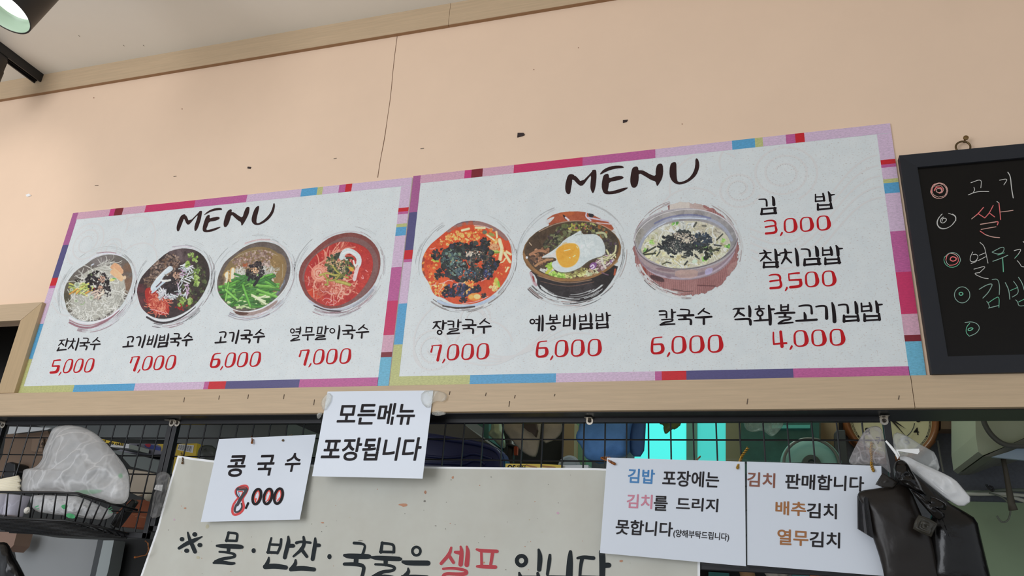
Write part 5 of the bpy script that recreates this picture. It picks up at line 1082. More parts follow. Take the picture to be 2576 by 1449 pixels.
def bracket(px, py, label):
    p = at(px, py, YG - .0078); x, z = p.x, p.z
    r = thing('clip_bracket', (x, YG - .01, z), label, 'bracket', 'metal clips holding the mesh panels')
    zt = ZB - .0052
    o = [(x - .0085, zt), (x + .0085, zt), (x + .0085, z - .004)] + [(x + .0085 * math.cos(a), z - .004 - .0085 * math.sin(a)) for a in np.linspace(.2, 2.94, 9)] + [(x - .0085, z - .004)]
    m = MB(); m.prism([(a, YG - .0092, b) for a, b in o], (0, .0014, 0)); m.box((x - .0085, YG - .03, zt - .0006), (x + .0085, YG - .0078, zt + .0006))
    m.tube([(x - .009, YG - .011, z + .006), (x + .009, YG - .011, z + .006)], .0028, 8)
    bevel(m.build('plate', BR, r), .0004, 1)
    m = MB(); c = Vector((x, YG - .0092, z - .003)); m.lathe(c, (0, -1, 0), [(.0045, 0), (.0045, .0012), (.003, .0022), (.0012, .0016), (.0002, .0008)], 14); auto_smooth(m.build('screw', BRD, r))
bracket(8, 1067, 'nickel clip at the left end of the black mesh frame')
bracket(433, 1062, 'nickel clip over the double post, left one of the pair')
bracket(446.5, 1062, 'nickel clip over the double post, right one of the pair')
bracket(1483.5, 1056, 'nickel clip above the blue cloth, mid-frame')
bracket(2223.5, 1055, 'nickel clip in front of the clock at the right post')
BOLT = mat('frame_screw', (40, 40, 42), .4)

# ------------------------------------------------------------------ banner
def bn(px, py):
    d = 0.0022 * math.sin(px / 62.0 + py / 260) + .0016 * math.sin(px / 27.0 + 1.3)
    g = math.exp(-((px - 470 - (py - 1150) * .03) / 26) ** 2) * .008 * math.exp(-(py - 1150) / 200)
    g2 = math.exp(-((px - 690) / 40) ** 2) * .004 + math.exp(-((px - 1240) / 90) ** 2) * .003
    e = .010 * max(0, (420 - px) / 80) ** 1.3
    return min(.054, 0.046 + d - g - g2 - e)
LX = [(1146, 447), (1180, 437), (1220, 425), (1270, 411), (1330, 395), (1390, 374), (1450, 353), (1530, 326)]
TX = [(0, 1146), (.012, 1148), (.03, 1152), (.08, 1160), (.16, 1166), (.3, 1170), (.5, 1174), (.8, 1178), (1.0, 1189)]
def interp(t, tab):
    for (a, b), (c, d) in zip(tab, tab[1:]):
        if t <= c: return b + (d - b) * (t - a) / (c - a)
    return tab[-1][1]
NU, NV = 150, 46
BAN = mat('banner_fabric', (186, 188, 182), 0.75, noise_s=7, noise_a=0.07, col2=(179, 179, 172), bump=0.05); BANW = mat('banner_hem', (222, 226, 230), 0.6)
vs, fs, mi = [], [], []
for j in range(NV + 1):
    t = (j / NV) ** 1.0; tt = 0 if j == 0 else (.014 if j == 1 else t)
    for i in range(NU + 1):
        u = i / NU; uu = 0 if i == 0 else (.0035 if i == 1 else (.9955 if i == NU - 1 else u))
        ty = interp(uu, TX); y = ty * (1 - tt) + 1530 * tt
        yl = 1146 * (1 - tt) + 1530 * tt
        x = interp(yl, LX) * (1 - uu) + 1761 * uu
        vs.append(at(x, y, bn(x, y)))
for j in range(NV):
    for i in range(NU):
        a = j * (NU + 1) + i; fs.append((a + NU + 1, a + NU + 2, a + 1, a)); mi.append(1 if (j == 0 or i == 0 or i == NU - 1) else 0)
bt = thing('cloth_banner', at(1050, 1449, .046), 'wide grey fabric banner tied to the mesh, hand-lettered in black and red', 'banner')
n0 = len(vs); vs2 = vs + [v + Vector((0, .0006, 0)) for v in vs]; fs2 = fs + [tuple(i + n0 for i in f[::-1]) for f in fs]
o = o_ban = obj('cloth', vs2, fs2, [BAN, BANW], bt, True); o.data.polygons.foreach_set('material_index', mi + mi)
BNK = mat('banner_black_ink', (42, 48, 52), .65, k=.8, spec=.12); BNR = mat('banner_red_ink', (172, 70, 78), .65, spec=.15); BHL = mat('banner_halo', (206, 207, 200), .7)
def bword(zx, zy, strokes, rings=(), dots=(), red=False, name='lettering'):
    word(bn, zx, zy, 6.133, strokes, [BNR if red else BNK, BHL], bt, name, 'red lettering' if red else None, 1.0, rings, dots, .0005)
bword(430, 1320, [[(258,120,24),(285,220,50),(330,320,60),(370,415,60)],[(125,362,44),(240,290,60),(340,250,70),(478,185,16)]], dots=[(170,223,38,36),(367,150,40,36),(446,314,40,36),(242,401,40,36)], name='reference_mark')
bword(430, 1320, [[(890,118,36),(855,250,40)],[(885,122,36),(1000,132,36),(1028,150,36),(1010,250,36)],[(850,245,38),(1000,250,36)],[(710,325,36),(790,328,66),(1060,340,76),(1095,345,50)],[(890,350,60),(885,420,50)],[(748,418,30),(860,425,34),(980,450,40),(988,490,42),(930,508,40),(790,525,50),(690,575,60)],[(660,588,34),(800,580,58),(930,600,48),(975,595,36)]])
bword(430, 1320, [], dots=[(1275,400,34,40)]); bword(430, 1320, [], dots=[(2445,492,34,42)])
bword(430, 1320, [[(1548,205,28),(1515,330,36),(1498,430,40)],[(1700,225,36),(1690,340,40),(1640,440,36)],[(1535,305,36),(1690,312,36)],[(1490,425,40),(1645,432,40)],[(1810,185,30),(1815,270,64),(1780,400,62),(1755,505,58)],[(1830,325,62),(1885,325,58)],[(1510,505,22),(1500,570,55),(1452,650,55)],[(1455,648,74),(1600,635,80),(1770,660,68)]])
bword(430, 1320, [[(2045,190,34),(2055,250,44)],[(1935,280,44),(1990,262,38),(2060,265,40),(2150,278,36)],[(2060,270,50),(2030,370,55),(1890,488,30)],[(2010,375,55),(2095,490,45)],[(2225,210,30),(2225,300,62),(2185,530,60)],[(2240,318,60),(2285,318,54)],[(1922,545,30),(1920,610,60),(1850,690,60)],[(1855,685,66),(2020,668,74),(2205,690,62)]])
bword(830, 1340, [[(370,160,42),(480,165,42),(540,190,30),(532,250,36),(505,330,42)],[(225,350,46),(290,362,84),(580,368,80),(605,370,64)],[(405,390,70),(400,470,70)],[(222,485,48),(400,485,60),(525,510,54),(515,600,52),(490,690,50)]])
bword(830, 1340, [[(805,155,40),(785,300,48)],[(800,160,40),(930,172,40),(988,195,40),(985,300,42)],[(775,295,40),(985,300,40)],[(635,380,34),(740,390,78),(1060,405,70),(1085,408,54)],[(860,420,66),(858,490,60)],[(700,488,34),(860,495,40),(980,520,42),(1002,555,44),(960,590,44),(800,602,54),(665,685,60)],[(650,690,40),(830,668,60),(1000,692,42)]])
bword(830, 1340, [[(1125,450,44),(1190,468,78),(1510,470,78)],[(1205,550,24),(1215,610,60),(1130,690,60)],[(1120,690,70),(1300,680,70),(1500,690,60)]], [(1333,285,62,65,44)])
bword(830, 1340, [[(1870,230,32),(1845,330,55),(1715,475,48)],[(1840,360,50),(1905,460,46)],[(1930,300,40),(2010,312,66)],[(2015,215,30),(2035,290,62),(2015,490,68)],[(2110,215,30),(2130,300,66),(2110,495,70)],[(1745,558,34),(1870,545,42),(2010,560,44),(2112,590,42),(2100,640,60),(1950,640,50),(1770,630,50),(1740,690,50)]], red=True)
bword(830, 1340, [[(2265,258,34),(2330,280,54),(2575,288,52)],[(2335,300,36),(2340,490,40)],[(2510,300,50),(2480,490,44)],[(2270,520,36),(2330,522,58),(2550,530,56)]], red=True)
bword(1240, 1340, [[(705,262,34),(730,370,80),(713,570,66)],[(405,620,30),(425,690,70)],[(690,625,40),(705,690,60)],[(420,685,40),(700,685,40)]], [(440,432,72,74,64)])
bword(1240, 1340, [[(878,345,40),(872,430,60),(840,640,44)],[(840,682,46),(1130,690,50)],[(1195,295,50),(1188,420,92),(1175,690,104)]])
bword(1240, 1340, [[(1305,392,36),(1390,375,58),(1550,392,58)],[(1375,400,60),(1350,530,46),(1340,690,44)],[(1340,682,44),(1650,690,44)],[(1680,300,90),(1690,440,96),(1685,690,85)],[(1720,505,84),(1785,502,78)]])
# food splashes and specks on the banner (marks in the cloth itself)
k = Ink(bn, .0004); rr = random.Random(5)
SPL = [mat('dried_sauce', (178, 132, 108), .8), mat('grey_speck', (126, 124, 118), .8), mat('faint_stain', (176, 172, 150), .8), mat('pink_speck', (190, 160, 178), .8)]
for zx, zy, s, x, y, w_, h_, c in ((400,960,2.9625,1820,918,36,14,0),(400,960,2.9625,1985,825,10,12,0),(400,960,2.9625,195,942,11,7,0),(400,960,2.9625,1220,1052,16,6,0),(400,960,2.9625,1980,890,10,8,1),(400,960,2.9625,113,1028,7,10,3),(1040,1000,3.227,97,770,12,16,0),(1040,1000,3.227,317,650,11,10,0),(1040,1000,3.227,92,842,10,9,1),(1040,1000,3.227,1172,938,14,10,3),(1480,1000,3.227,268,1328,20,9,0),(400,960,2.9625,1500,1185,20,5,1),(400,960,2.9625,290,1310,16,16,2),(400,960,2.9625,360,1080,18,20,2),(830,1340,6.133,2378,460,18,18,0),(1040,1000,3.227,180,1042,9,5,1),(1040,1000,3.227,630,645,4,6,1)):
    (cx, cy), = Z(zx, zy, s, [(x, y)]); k.poly([[(cx + (w_ / s) * math.cos(a) * rr.uniform(.6, 1.1), cy + (h_ / s) * math.sin(a) * rr.uniform(.6, 1.1)) for a in np.linspace(0, 6.283, 9)[:-1]]], c, 0)
for _ in range(90):
    x, y = rr.uniform(420, 1740), rr.uniform(1195, 1445); k.circ(x, y, rr.uniform(.5, 1.5), rr.choice([1, 1, 1, 0, 2]), 0, rr.uniform(.5, 1.4))
nv = len(o_ban.data.vertices); base_ = loc_of(bt); bmx = bmesh.new(); bmx.from_mesh(o_ban.data)
nw = [bmx.verts.new(v - base_) for v in k.v]
for q in SPL: o_ban.data.materials.append(q)
for f, q in zip(k.f, k.mi):
    try: ff = bmx.faces.new([nw[i] for i in f]); ff.material_index = q + 2
    except ValueError: pass
bmx.to_mesh(o_ban.data); bmx.free()

# ------------------------------------------------------------------ laminated paper sheets
PAPER = mat('white_paper', (203, 211, 224), 0.28, spec=.45); GOLD = mat('gold_twist_tie', (176, 136, 52), 0.3, metal=.7); GOLDD = mat('copper_twist_tie', (150, 92, 46), 0.35, metal=.6)
CLEAR = plastic_film('clear_lamination', (220, 228, 230), .012, .1, line=0, face=.04)
TAPE = plastic_film('clear_tape', (235, 232, 222), .16, .08, 1.0, .6)
def sheet(quad, Yf, label, name='paper_sign', margin=0, N=14):
    TL, TR, BR_, BL = [np.array(q, float) for q in quad]
    def P(u, v): return (TL * (1 - u) + TR * u) * (1 - v) + (BL * (1 - u) + BR_ * u) * v
    c = P(.5, 1.0); root = thing(name, at(c[0], c[1], Yf(c[0], c[1])), label, 'paper sign', 'laminated paper signs')
    def grid(nm, m_, e, u0, u1, v0, v1, th):
        vs, fs = [], []
        for j in range(N + 1):
            for i in range(N + 1):
                q = P(u0 + (u1 - u0) * i / N, v0 + (v1 - v0) * j / N); vs.append(at(q[0], q[1], Yf(q[0], q[1]) + e))
        n = len(vs); vs += [v + Vector((0, th, 0)) for v in vs]
        for j in range(N):
            for i in range(N):
                a = j * (N + 1) + i; f = (a + N + 1, a + N + 2, a + 1, a); fs += [f, tuple(k_ + n for k_ in f[::-1])]
        bd = [i for i in range(N + 1)] + [(j + 1) * (N + 1) - 1 for j in range(1, N + 1)] + [N * (N + 1) + i for i in range(N - 1, -1, -1)] + [j * (N + 1) for j in range(N - 1, 0, -1)]
        for a, b in zip(bd, bd[1:] + bd[:1]): fs.append((a, b, b + n, a + n))
        return auto_smooth(obj(nm, vs, fs, m_, root, True), .5)
    grid('paper', PAPER, 0, 0, 1, 0, 1, .0005)
    if margin:
        w_ = abs(TR[0] - TL[0]); mu, mv = margin / w_, margin / abs(BL[1] - TL[1])
        grid('lamination', CLEAR, -.0012, -mu, 1 + mu, -mv, 1 + mv * .8, .0004)
    return root
Y1 = lambda x, y: -.0175 + .010 * max(0, min(1.2, (y - 1050) / 150)) + .0012 * math.sin((x - 785) / 90)
s1 = sheet([(824, 985), (1090, 982), (1063, 1204), (785, 1198)], Y1, 'white sheet taped to the wooden rail, two lines of black lettering')
INKS = [M['ink'], mat('blue_print', (44, 116, 176), .4), mat('pink_print', (190, 120, 142), .4), mat('brown_print', (126, 74, 56), .4), mat('ochre_print', (150, 96, 44), .4), mat('red_marker', (196, 44, 44), .35), mat('black_marker', (34, 28, 36), .35), mat('orange_red_print', (214, 60, 38), .4)]
def texts(root, Yf, zx, zy, s, items, name='lettering'):
    for tx, q, c in items:
        k = Ink(Yf, .0004); font_on(k, tx, Z(zx, zy, s, q), c, 0 if True else 0, .021 if len(tx) < 9 else .018)
        k.v = [v + Vector((0, -.0002, 0)) for v in k.v]
        k.build(name, INKS, root)
texts(s1, Y1, 400, 960, 2.9625, [('모든메뉴', [(1348,162),(1924,158),(1895,322),(1319,325)], 0), ('포장됩니다', [(1232,418),(1970,414),(1938,590),(1200,592)], 0)])
def Y2(x, y):
    b = .034 - .010 * max(0, (y - 1110) / 200); c = max(0, (x - 690) / 105); return b - .012 * c * c * max(0, min(1, 1 - (y - 1093) / 90)) - .006 * c * max(0, (y - 1250) / 60) + .002 * math.sin(x / 70)
s2 = sheet([(551, 1104.5), (795, 1093), (754, 1307), (505, 1313)], Y2, 'white sheet tied to the mesh, price altered by pen to a red-outlined 8,000')
texts(s2, Y2, 560, 1130, 7.627, [('콩', [(139,118),(484,112),(393,532),(48,532)], 0), ('국', [(703,112),(1031,104),(943,508),(615,512)], 0), ('수', [(1242,78),(1540,68),(1460,433),(1162,440)], 0)])
k = Ink(Y2, .0004)
def zz(pts): return Z(560, 1130, 7.627, pts)
k.stroke(zz([(300,930,32),(240,850,30),(250,770,34),(340,712,38),(450,690,42),(490,745,42),(450,850,36),(375,950,44),(400,1050,46),(412,1130,44),(345,1225,46),(230,1268,46),(182,1220,46),(190,1090,42),(260,975,36),(310,930,32)]), 5, 0)
for q in ([(280,770,50),(460,760,62),(440,820,60),(360,920,60),(310,1010,60),(280,1070,50)], [(265,1060,40),(225,1150,38),(240,1215,34),(320,1195,34),(375,1110,28),(358,1040,26)], [(262,800,20),(268,870,20),(305,915,22)], [(280,745,18),(380,722,16),(460,735,18),(480,780,18)]): k.stroke(zz(q), 6, 1)
k.stroke(zz([(300,815,22),(400,800,14),(350,890,10)]), 7, 2); k.stroke(zz([(320,748,10),(400,740,14),(450,745,8)]), 7, 2); k.stroke(zz([(300,820,8),(320,900,10)]), 1, 2)
for cx, cy in ((655, 910), (868, 906), (1070, 900)):
    lp = [(cx + 76 * math.cos(a) - .20 * 145 * math.sin(a), cy + 145 * math.sin(a), 50) for a in np.linspace(0, 6.283, 24)]
    k.stroke(zz(lp), 0, 2, 0, 0)
    k.stroke(zz([(cx + 42 * math.cos(a) - .20 * 112 * math.sin(a), cy + 112 * math.sin(a), 16 + 10 * (math.sin(a) < -.5)) for a in np.linspace(2.6, 7.2, 16)]), 7, 1, 0, 0)
k.stroke(zz([(640,950,26),(620,990,26),(640,1020,24)]), 7, 1); k.stroke(zz([(905,880,16),(880,960,14),(830,1010,14)]), 7, 1); k.stroke(zz([(1110,910,14),(1060,970,14),(1040,1000,14)]), 7, 1)
k.stroke(zz([(488,1035,40),(445,1130,36)]), 0, 2)
k.build('price', INKS, s2, 'black price with red and black pen over the first digit')
Y3 = lambda x, y: .033 - .008 * max(0, (y - 1160) / 260) + .003 * math.sin((x - 1509) / 120)
s3 = sheet([(1527, 1151), (1873.5, 1161.5), (1876.5, 1424.5), (1509, 1391)], Y3, 'laminated white sheet with a blue first word and three lines, middle of the right side', margin=6)
texts(s3, Y3, 1480, 1000, 3.227, [('김밥', [(325,574),(543,586),(535,703),(317,691)], 1), ('포장에는', [(606,588),(1066,605),(1058,735),(598,718)], 0), ('김치', [(315,782),(524,790),(517,906),(308,898)], 2), ('를', [(534,796),(648,800),(641,922),(527,918)], 0), ('드리지', [(718,806),(1058,822),(1050,932),(710,916)], 0), ('못합니다', [(228,985),(690,1012),(682,1130),(216,1112)], 0), ('(양해부탁드립니다)', [(692,1068),(1146,1102),(1140,1174),(688,1140)], 0)])
Y4 = lambda x, y: .035 - .008 * max(0, (y - 1165) / 260) + .002 * math.sin((x - 1877) / 120)
s4 = sheet([(1879, 1161), (2217, 1172), (2224, 1449), (1880, 1421)], Y4, 'laminated white sheet with brown words, partly covered by the black bags', margin=4)
texts(s4, Y4, 1480, 1000, 3.227, [('김치', [(1292,602),(1519,615),(1515,735),(1286,722)], 3)])
texts(s4, Y4, 1900, 1000, 3.228, [('판매합니다', [(246,615),(886,640),(880,765),(240,742)], 0), ('배추', [(165,838),(414,850),(412,965),(162,952)], 4), ('김치', [(420,853),(664,864),(662,990),(418,978)], 0), ('열무', [(180,1066),(432,1080),(430,1208),(178,1196)], 4), ('김치', [(442,1084),(690,1097),(688,1226),(438,1214)], 0)])
# sticky tape on the taped sheet
for q in ([(1060,984),(1096,981),(1126,990),(1120,1012),(1092,1008),(1078,1030),(1058,1012)], [(1082,1040),(1100,1030),(1128,1040),(1100,1048)], [(805,1010),(826,985),(838,1000),(815,1040)], [(796,1040),(812,1036),(806,1052),(798,1054)]):
    cx = sum(a for a, b in q) / len(q); cy = sum(b for a, b in q) / len(q)
    vs, fs = ringed(smooth_outline(q, 1), lambda x, y: -.0205, (cx, cy), 5, (.0022, .0008), amp=.0016, freq=160, ridg=1)
    obj('tape', vs, fs, TAPE, s1, True)
# twist ties
def coil(pts, label, m_=GOLD, r=.0013, amp=.0022, turns=7, name='twist_tie'):
    P_ = [at(x, y, z) for x, y, z in pts]; m = MB(); n = 60
    for ph in (0, math.pi):
        out = []
        for i in range(n + 1):
            t = i / n * (len(P_) - 1); j = min(int(t), len(P_) - 2); p = P_[j].lerp(P_[j + 1], t - j); d = (P_[j + 1] - P_[j]).normalized(); a = d.orthogonal().normalized(); b = d.cross(a)
            w_ = i / n * turns * 2 * math.pi + ph; out.append(p + (a * math.cos(w_) + b * math.sin(w_)) * amp)
        m.tube(out, r, 5)
    e = P_[-1]; m.lathe(e, (0, 1, 0), [(.0001, -.003), (.0028, -.002), (.003, .001), (.0001, .002)], 8)
    return tag(m.build(name, m_, smooth=True), label, 'twist tie', 'wire twist ties')
coil([(1536, 1152, .052), (1513, 1152, .05), (1530, 1158, .036), (1546, 1167, .03)], 'copper twist tie at the top left corner of the blue-worded sheet', GOLDD)
coil([(1882, 1126, .056), (1866, 1148, .052), (1861, 1162, .04), (1855, 1177, .03)], 'gold twist tie between the two laminated sheets on the right')
coil([(2194, 1113, .056), (2191, 1135, .05), (2194, 1150, .044), (2192, 1168, .036), (2197, 1184, .032)], 'long gold twist tie at the right top of the brown-worded sheet', GOLD, turns=6)
coil([(1762, 1148, .055), (1758, 1152, .05), (1753, 1158, .045)], 'tiny twist tie poking above the blue-worded sheet', GOLDD, .0008, .0012, 3)
coil([(633, 1098, .055), (635, 1106, .03), (634, 1114, .028)], 'left copper tie on the sheet with the altered price', GOLDD, .0011, .0016, 3)
coil([(736, 1094, .055), (716, 1100, .04), (712, 1108, .03)], 'right dark tie on the sheet with the altered price', mat('dark_tie', (110, 92, 66), .4, metal=.5), .0008, .0013, 4)
coil([(456, 1139, .058), (459, 1146, .05), (460, 1153, .035), (459, 1165, .034)], 'rusty tie in the top left corner of the banner', mat('rusty_wire', (92, 66, 36), .6), .001, .0014, 4)
coil([(365, 1360, .03), (372, 1366, .02), (374, 1382, .02), (368, 1396, .025), (340, 1402, .03)], 'loose copper wire curl below the basket, by the banner edge', GOLDD, .0006, .001, 2)

# ------------------------------------------------------------------ wire basket and what lies in it
bk = thing('wire_basket', at(150, 1310, -.03), 'black wire basket hooked to the mesh at the left, holding plastic bags', 'basket')
rim = [(-90, 1237, -.13), (140, 1239, -.13), (195, 1241, -.13), (277, 1266, -.055), (345, 1283, .05)]
bot = [(-90, 1294, -.10), (75, 1302, -.10), (165, 1306, -.10), (250, 1321, -.035), (322, 1339, .05)]
RP = [at(*p) for p in rim]; BP = [at(*p) for p in bot]
m = MB(); m.tube(RP, .0032, 8); m.tube([p + Vector((0, 0, -.004)) for p in BP], .003, 8); m.tube([p + Vector((0, .012, -.002)) for p in BP[:3]], .0022, 8); m.build('rim', M['blackwire'], bk, True)
m = MB()
for a, b in (((20, 1240), (15, 1298)), ((55, 1239), (46, 1300)), ((84, 1239), (75, 1302)), ((111, 1239), (103, 1303)), ((142, 1239), (133, 1305)), ((170, 1240), (163, 1306))): m = MB(); m.tube([at(a[0], a[1], -.13), at(b[0], b[1], -.10)], .002, 6); m.build('side_wire', M['blackwire'], bk, True)
for ta, tb in ((.22, .28), (.46, .52), (.72, .76), (1, 1)): m = MB(); m.tube([RP[2].lerp(RP[3], ta), BP[2].lerp(BP[3], tb)], .002, 6); m.build('side_wire', M['blackwire'], bk, True)
for ta in (.5,): m = MB(); m.tube([RP[3].lerp(RP[4], ta), BP[3].lerp(BP[4], ta)], .002, 6); m.build('side_wire', M['blackwire'], bk, True)
m = MB(); x = BP[0].x
zf = BP[2].z - .004; zb_ = at(200, 1346, .05).z
while x < BP[4].x:
    y0 = -.10
    if x > BP[2].x: y0 = -.10 + (x - BP[2].x) / (BP[4].x - BP[2].x) * .15
    m.tube([(x, y0, zf), (x, .05, zb_)], .0018, 6); x += .0125
for y in np.linspace(-.09, .05, 11):
    zq = zf + (zb_ - zf) * (y + .10) / .15 - .002; m.tube([(BP[0].x, y, zq), (BP[2].x + (y + .10) / .15 * (BP[4].x - BP[2].x), y, zq)], .0022, 6)
m.build('floor_wires', M['blackwire'], bk, True)
FILM = plastic_film('thin_white_plastic', (232, 234, 235), .36, .2, 1.0, .5, 17, .55, .2); MILK = plastic_film('milky_plastic', (228, 234, 234), .62, .3, 1.0, .4, 30, .5); GRN = mat('green_bag_print', (56, 146, 92), .4)
def z1(pts): return Z(0, 1000, 3.228, pts)
def bag(name, outline, Yf, dep, m_, label, cat, cen=None, amp=.006, freq=16, rings=14, ridg=1.0, seed=0, it=2, origin=None, crump=1.0):
    vs, fs = ringed(smooth_outline(outline, it), Yf, cen, rings * 2, dep, amp=amp, freq=freq, ridg=ridg, seed=seed, crump=crump)
    o = obj(name, vs, fs, m_, None, True, origin or at(*outline[0], Yf(*outline[0]))); return tag(o, label, cat)
bag('plastic_bag', z1([(160,775),(185,610),(195,580),(290,572),(350,490),(345,440),(395,320),(430,240),(540,222),(650,232),(760,278),(860,365),(950,470),(1020,560),(1052,650),(1052,800),(1010,868),(900,862),(760,815),(620,790),(420,780),(300,780)]),
    lambda x, y: -.055 + .045 * max(0, (1240 - y) / 170), (.05, .03), FILM, 'large crumpled see-through bag bulging out of the basket', 'plastic bag', z1([(640, 600)])[0], .009, 8, 20, 1.0, 3, crump=1.2)
bgm = bag('printed_bag', z1([(235,800),(320,790),(560,800),(640,800),(820,880),(930,930),(895,975),(840,995),(700,980),(560,962),(400,945),(265,922)]),
    lambda x, y: -.05 + .04 * max(0, (x - 195) / 90), (.03, .03), MILK, 'milky bag printed green, lying in the basket', 'plastic bag', z1([(600, 900)])[0], .006, 22, 12, 1.2, 5)
k = Ink(lambda x, y: -.088 + .045 * max(0, (x - 195) / 90), .0005)
k.poly([smooth_outline(z1([(535,945),(570,938),(610,955),(608,985),(540,975)]), 1)], 0); k.build('green_print', [GRN], bgm); k = Ink(k.Y, .0005); k.poly([smooth_outline(z1([(490,880),(530,865),(550,880),(520,915)]), 1)], 0)
k.build('green_print', [GRN], bgm); k = Ink(k.Y, .0005)
for zq in ([(880,905,5),(905,890,5)], [(880,925,4),(912,908,4)], [(880,940,4),(912,930,4)], ): k.stroke(z1(zq), 0, 0)
k.build('green_print', [GRN], bgm); k = Ink(k.Y, .0005)
for zq in ([(285,890,8),(310,880,8)], [(300,905,6),(315,900,6)]): k.stroke(z1(zq), 0, 0)
oo = k.build('green_print', [GRN], bgm)
bag('printed_bag', z1([(560,760),(700,745),(860,735),(930,640),(1000,610),(1040,650),(1045,790),(990,845),(900,840),(760,800),(640,790)]), lambda x, y: -.03, (.02, .02), MILK, 'crumpled milky bag with green print, inside the see-through bag', 'plastic bag', z1([(860, 770)])[0], .006, 24, 10, 1.2, 9)
k = Ink(lambda x, y: -.0545, .0005)
k.poly([smooth_outline(z1([(600,760),(700,748),(840,748),(800,778),(700,785),(620,775)]), 1)], 0); k.build('green_print', [GRN], C.objects['printed_bag.001']); k = Ink(k.Y, .0005); k.poly([smooth_outline(z1([(955,625),(990,612),(1000,650),(965,660)]), 1)], 0)
k.build('green_print', [GRN], C.objects['printed_bag.001'])
# bundle of wrapped chopsticks and clear cups at the left edge
m = MB(); ck = mat('wood_chopstick_paper', (232, 216, 196), .6, noise_s=8, noise_a=.08, stretch=(2, 30, 30))
for i in range(9):
    for j in range(3):
        a = at(-40, 1216 + i * 3.2, -.07 + .02 * j); b = at(46 + (i % 3) * 2, 1200 + i * 4.6, -.06 + .02 * j); m.tube([a, b], [.0035, .0045], 6)
tag(m.build('chopstick_bundle', ck, smooth=True), 'cream bundle of wrapped chopsticks sticking out at the left edge of the basket', 'chopsticks')
CUP = plastic_film('clear_cup_plastic', (206, 206, 220), .45, .1)
for x, y, l in ((8, 1272, 'clear plastic cup in the basket at the left picture edge'), (38, 1274, 'clear plastic cup in the basket, second from the left edge')):
    p = at(x, y, -.055); m = MB(); m.lathe(p + Vector((0, 0, -.024)), (0, 0, 1), [(.0005, 0), (.024, 0), (.029, .05), (.0305, .052), (.028, .052), (.023, .003), (.0005, .003)], 28)
    tag(auto_smooth(m.build('plastic_cup', CUP)), l, 'cup', 'clear cups in the basket')
vs, fs = ringed(smooth_outline(z1([(195,900),(240,882),(248,930),(225,948),(192,940)]), 1), lambda x, y: -.075, None, 6, (.012, .012), amp=.004, freq=60, ridg=1)
tag(obj('crumpled_tissue', vs, fs, mat('tissue', (214, 212, 206), .8), None, True), 'small crumpled white tissue between the cups and the printed bag', 'tissue')

# ------------------------------------------------------------------ carrier bags tied to the right post
def z5(pts): return Z(1900, 1000, 3.228, pts)
BLK = mat('black_plastic_bag', (24, 22, 22), .22, k=.5, spec=.4, noise_s=24, bump=.35); BLK2 = mat('black_plastic_bag_sheen', (36, 31, 28), .36, k=.7, spec=.35, noise_s=16, bump=.35); BLK3 = mat('black_plastic_bright_edge', (74, 74, 78), .3)
bag('plastic_bag', z5([(745,545),(790,440),(830,365),(880,275),(930,235),(1000,228),(1036,270),(1050,350),(1085,500),(1105,625),(1075,600),(1030,560),(1000,545),(880,548)]), lambda x, y: .048, (.016, .006), plastic_film('hanging_clear_plastic', (214, 210, 216), .22, .2, 1, .3, 26, .7), 'thin see-through bag hanging left of the right post', 'plastic bag', z5([(950, 430)])[0], .004, 22, 10, 1.5, 21)
def zc(pts): return Z(1800, 1020, 1.876, pts)
bag('plastic_bag', zc([(842,122),(900,140),(965,183),(1003,203),(1040,225),(1064,315),(1010,300),(940,270),(880,245),(858,235),(835,180)]), lambda x, y: .035, (.008, .008), plastic_film('limp_clear_plastic', (210, 213, 216), .30, .2, 1, .3, 24, .6), 'limp see-through bag right of the right post, under the clock', 'plastic bag', zc([(955, 230)])[0], .003, 26, 10, 1.2, 15, 1)
bag('plastic_bag', zc([(858,240),(900,236),(960,268),(1060,312),(1130,348),(1165,388),(1214,447),(1162,483),(1105,452),(1040,400),(960,338),(900,285)]), lambda x, y: .022 - .02 * max(0, (x - 2250) / 200), (.009, .008), plastic_film('white_bag_plastic', (230, 232, 233), .86, .3, 1, .5, 20, .3), 'rolled white carrier bag tied to the right post', 'plastic bag', zc([(1030, 345)])[0], .003, 30, 12, 1.2, 14, 1)
m = MB(); P_ = [at(*q, .001) for q in z5([(1060,352),(1110,410),(1145,455),(1160,495),(1170,470),(1150,430)])]; m.tube(P_, [.002, .0028, .003, .0022, .0015, .0015], 8)
m.prism([at(*q, .0) for q in z5([(1140,424),(1230,418),(1330,415),(1334,440),(1320,460),(1150,432)])], (0, .003, 0))
tag(m.build('bag_tie', mat('white_plastic_strip', (226, 228, 228), .4), smooth=False), 'white plastic strip knotted round the right post', 'plastic strip')
bag('plastic_bag', z5([(1480,760),(1300,640),(1240,600),(1330,640),(1560,850),(1700,925),(1800,990),(1830,1120),(1880,1330),(1915,1470),(1930,1560),(1450,1560),(1440,1300),(1400,1050)]), lambda x, y: .01, (.022, .02), BLK, 'black carrier bags fanning out to the right, beside the white bag', 'plastic bag', z5([(1600, 1200)])[0], .003, 10, 14, 1.0, 31, 1, crump=.6)
fa = bag('plastic_bag', z5([(825,800),(850,755),(1000,737),(1100,710),(1180,690),(1260,740),(1340,930),(1430,1120),(1470,1300),(1500,1560),(1070,1560),(1020,1330),(960,1150),(925,1060),(890,900)]), lambda x, y: .0, (.016, .02), BLK2, 'folded stack of black carrier bags hanging over the brown-worded sheet', 'plastic bag', z5([(1160, 1050)])[0], .003, 9, 14, 1.0, 41, 1, crump=.6)
m = MB()      # fanned layers at the left side of the stack
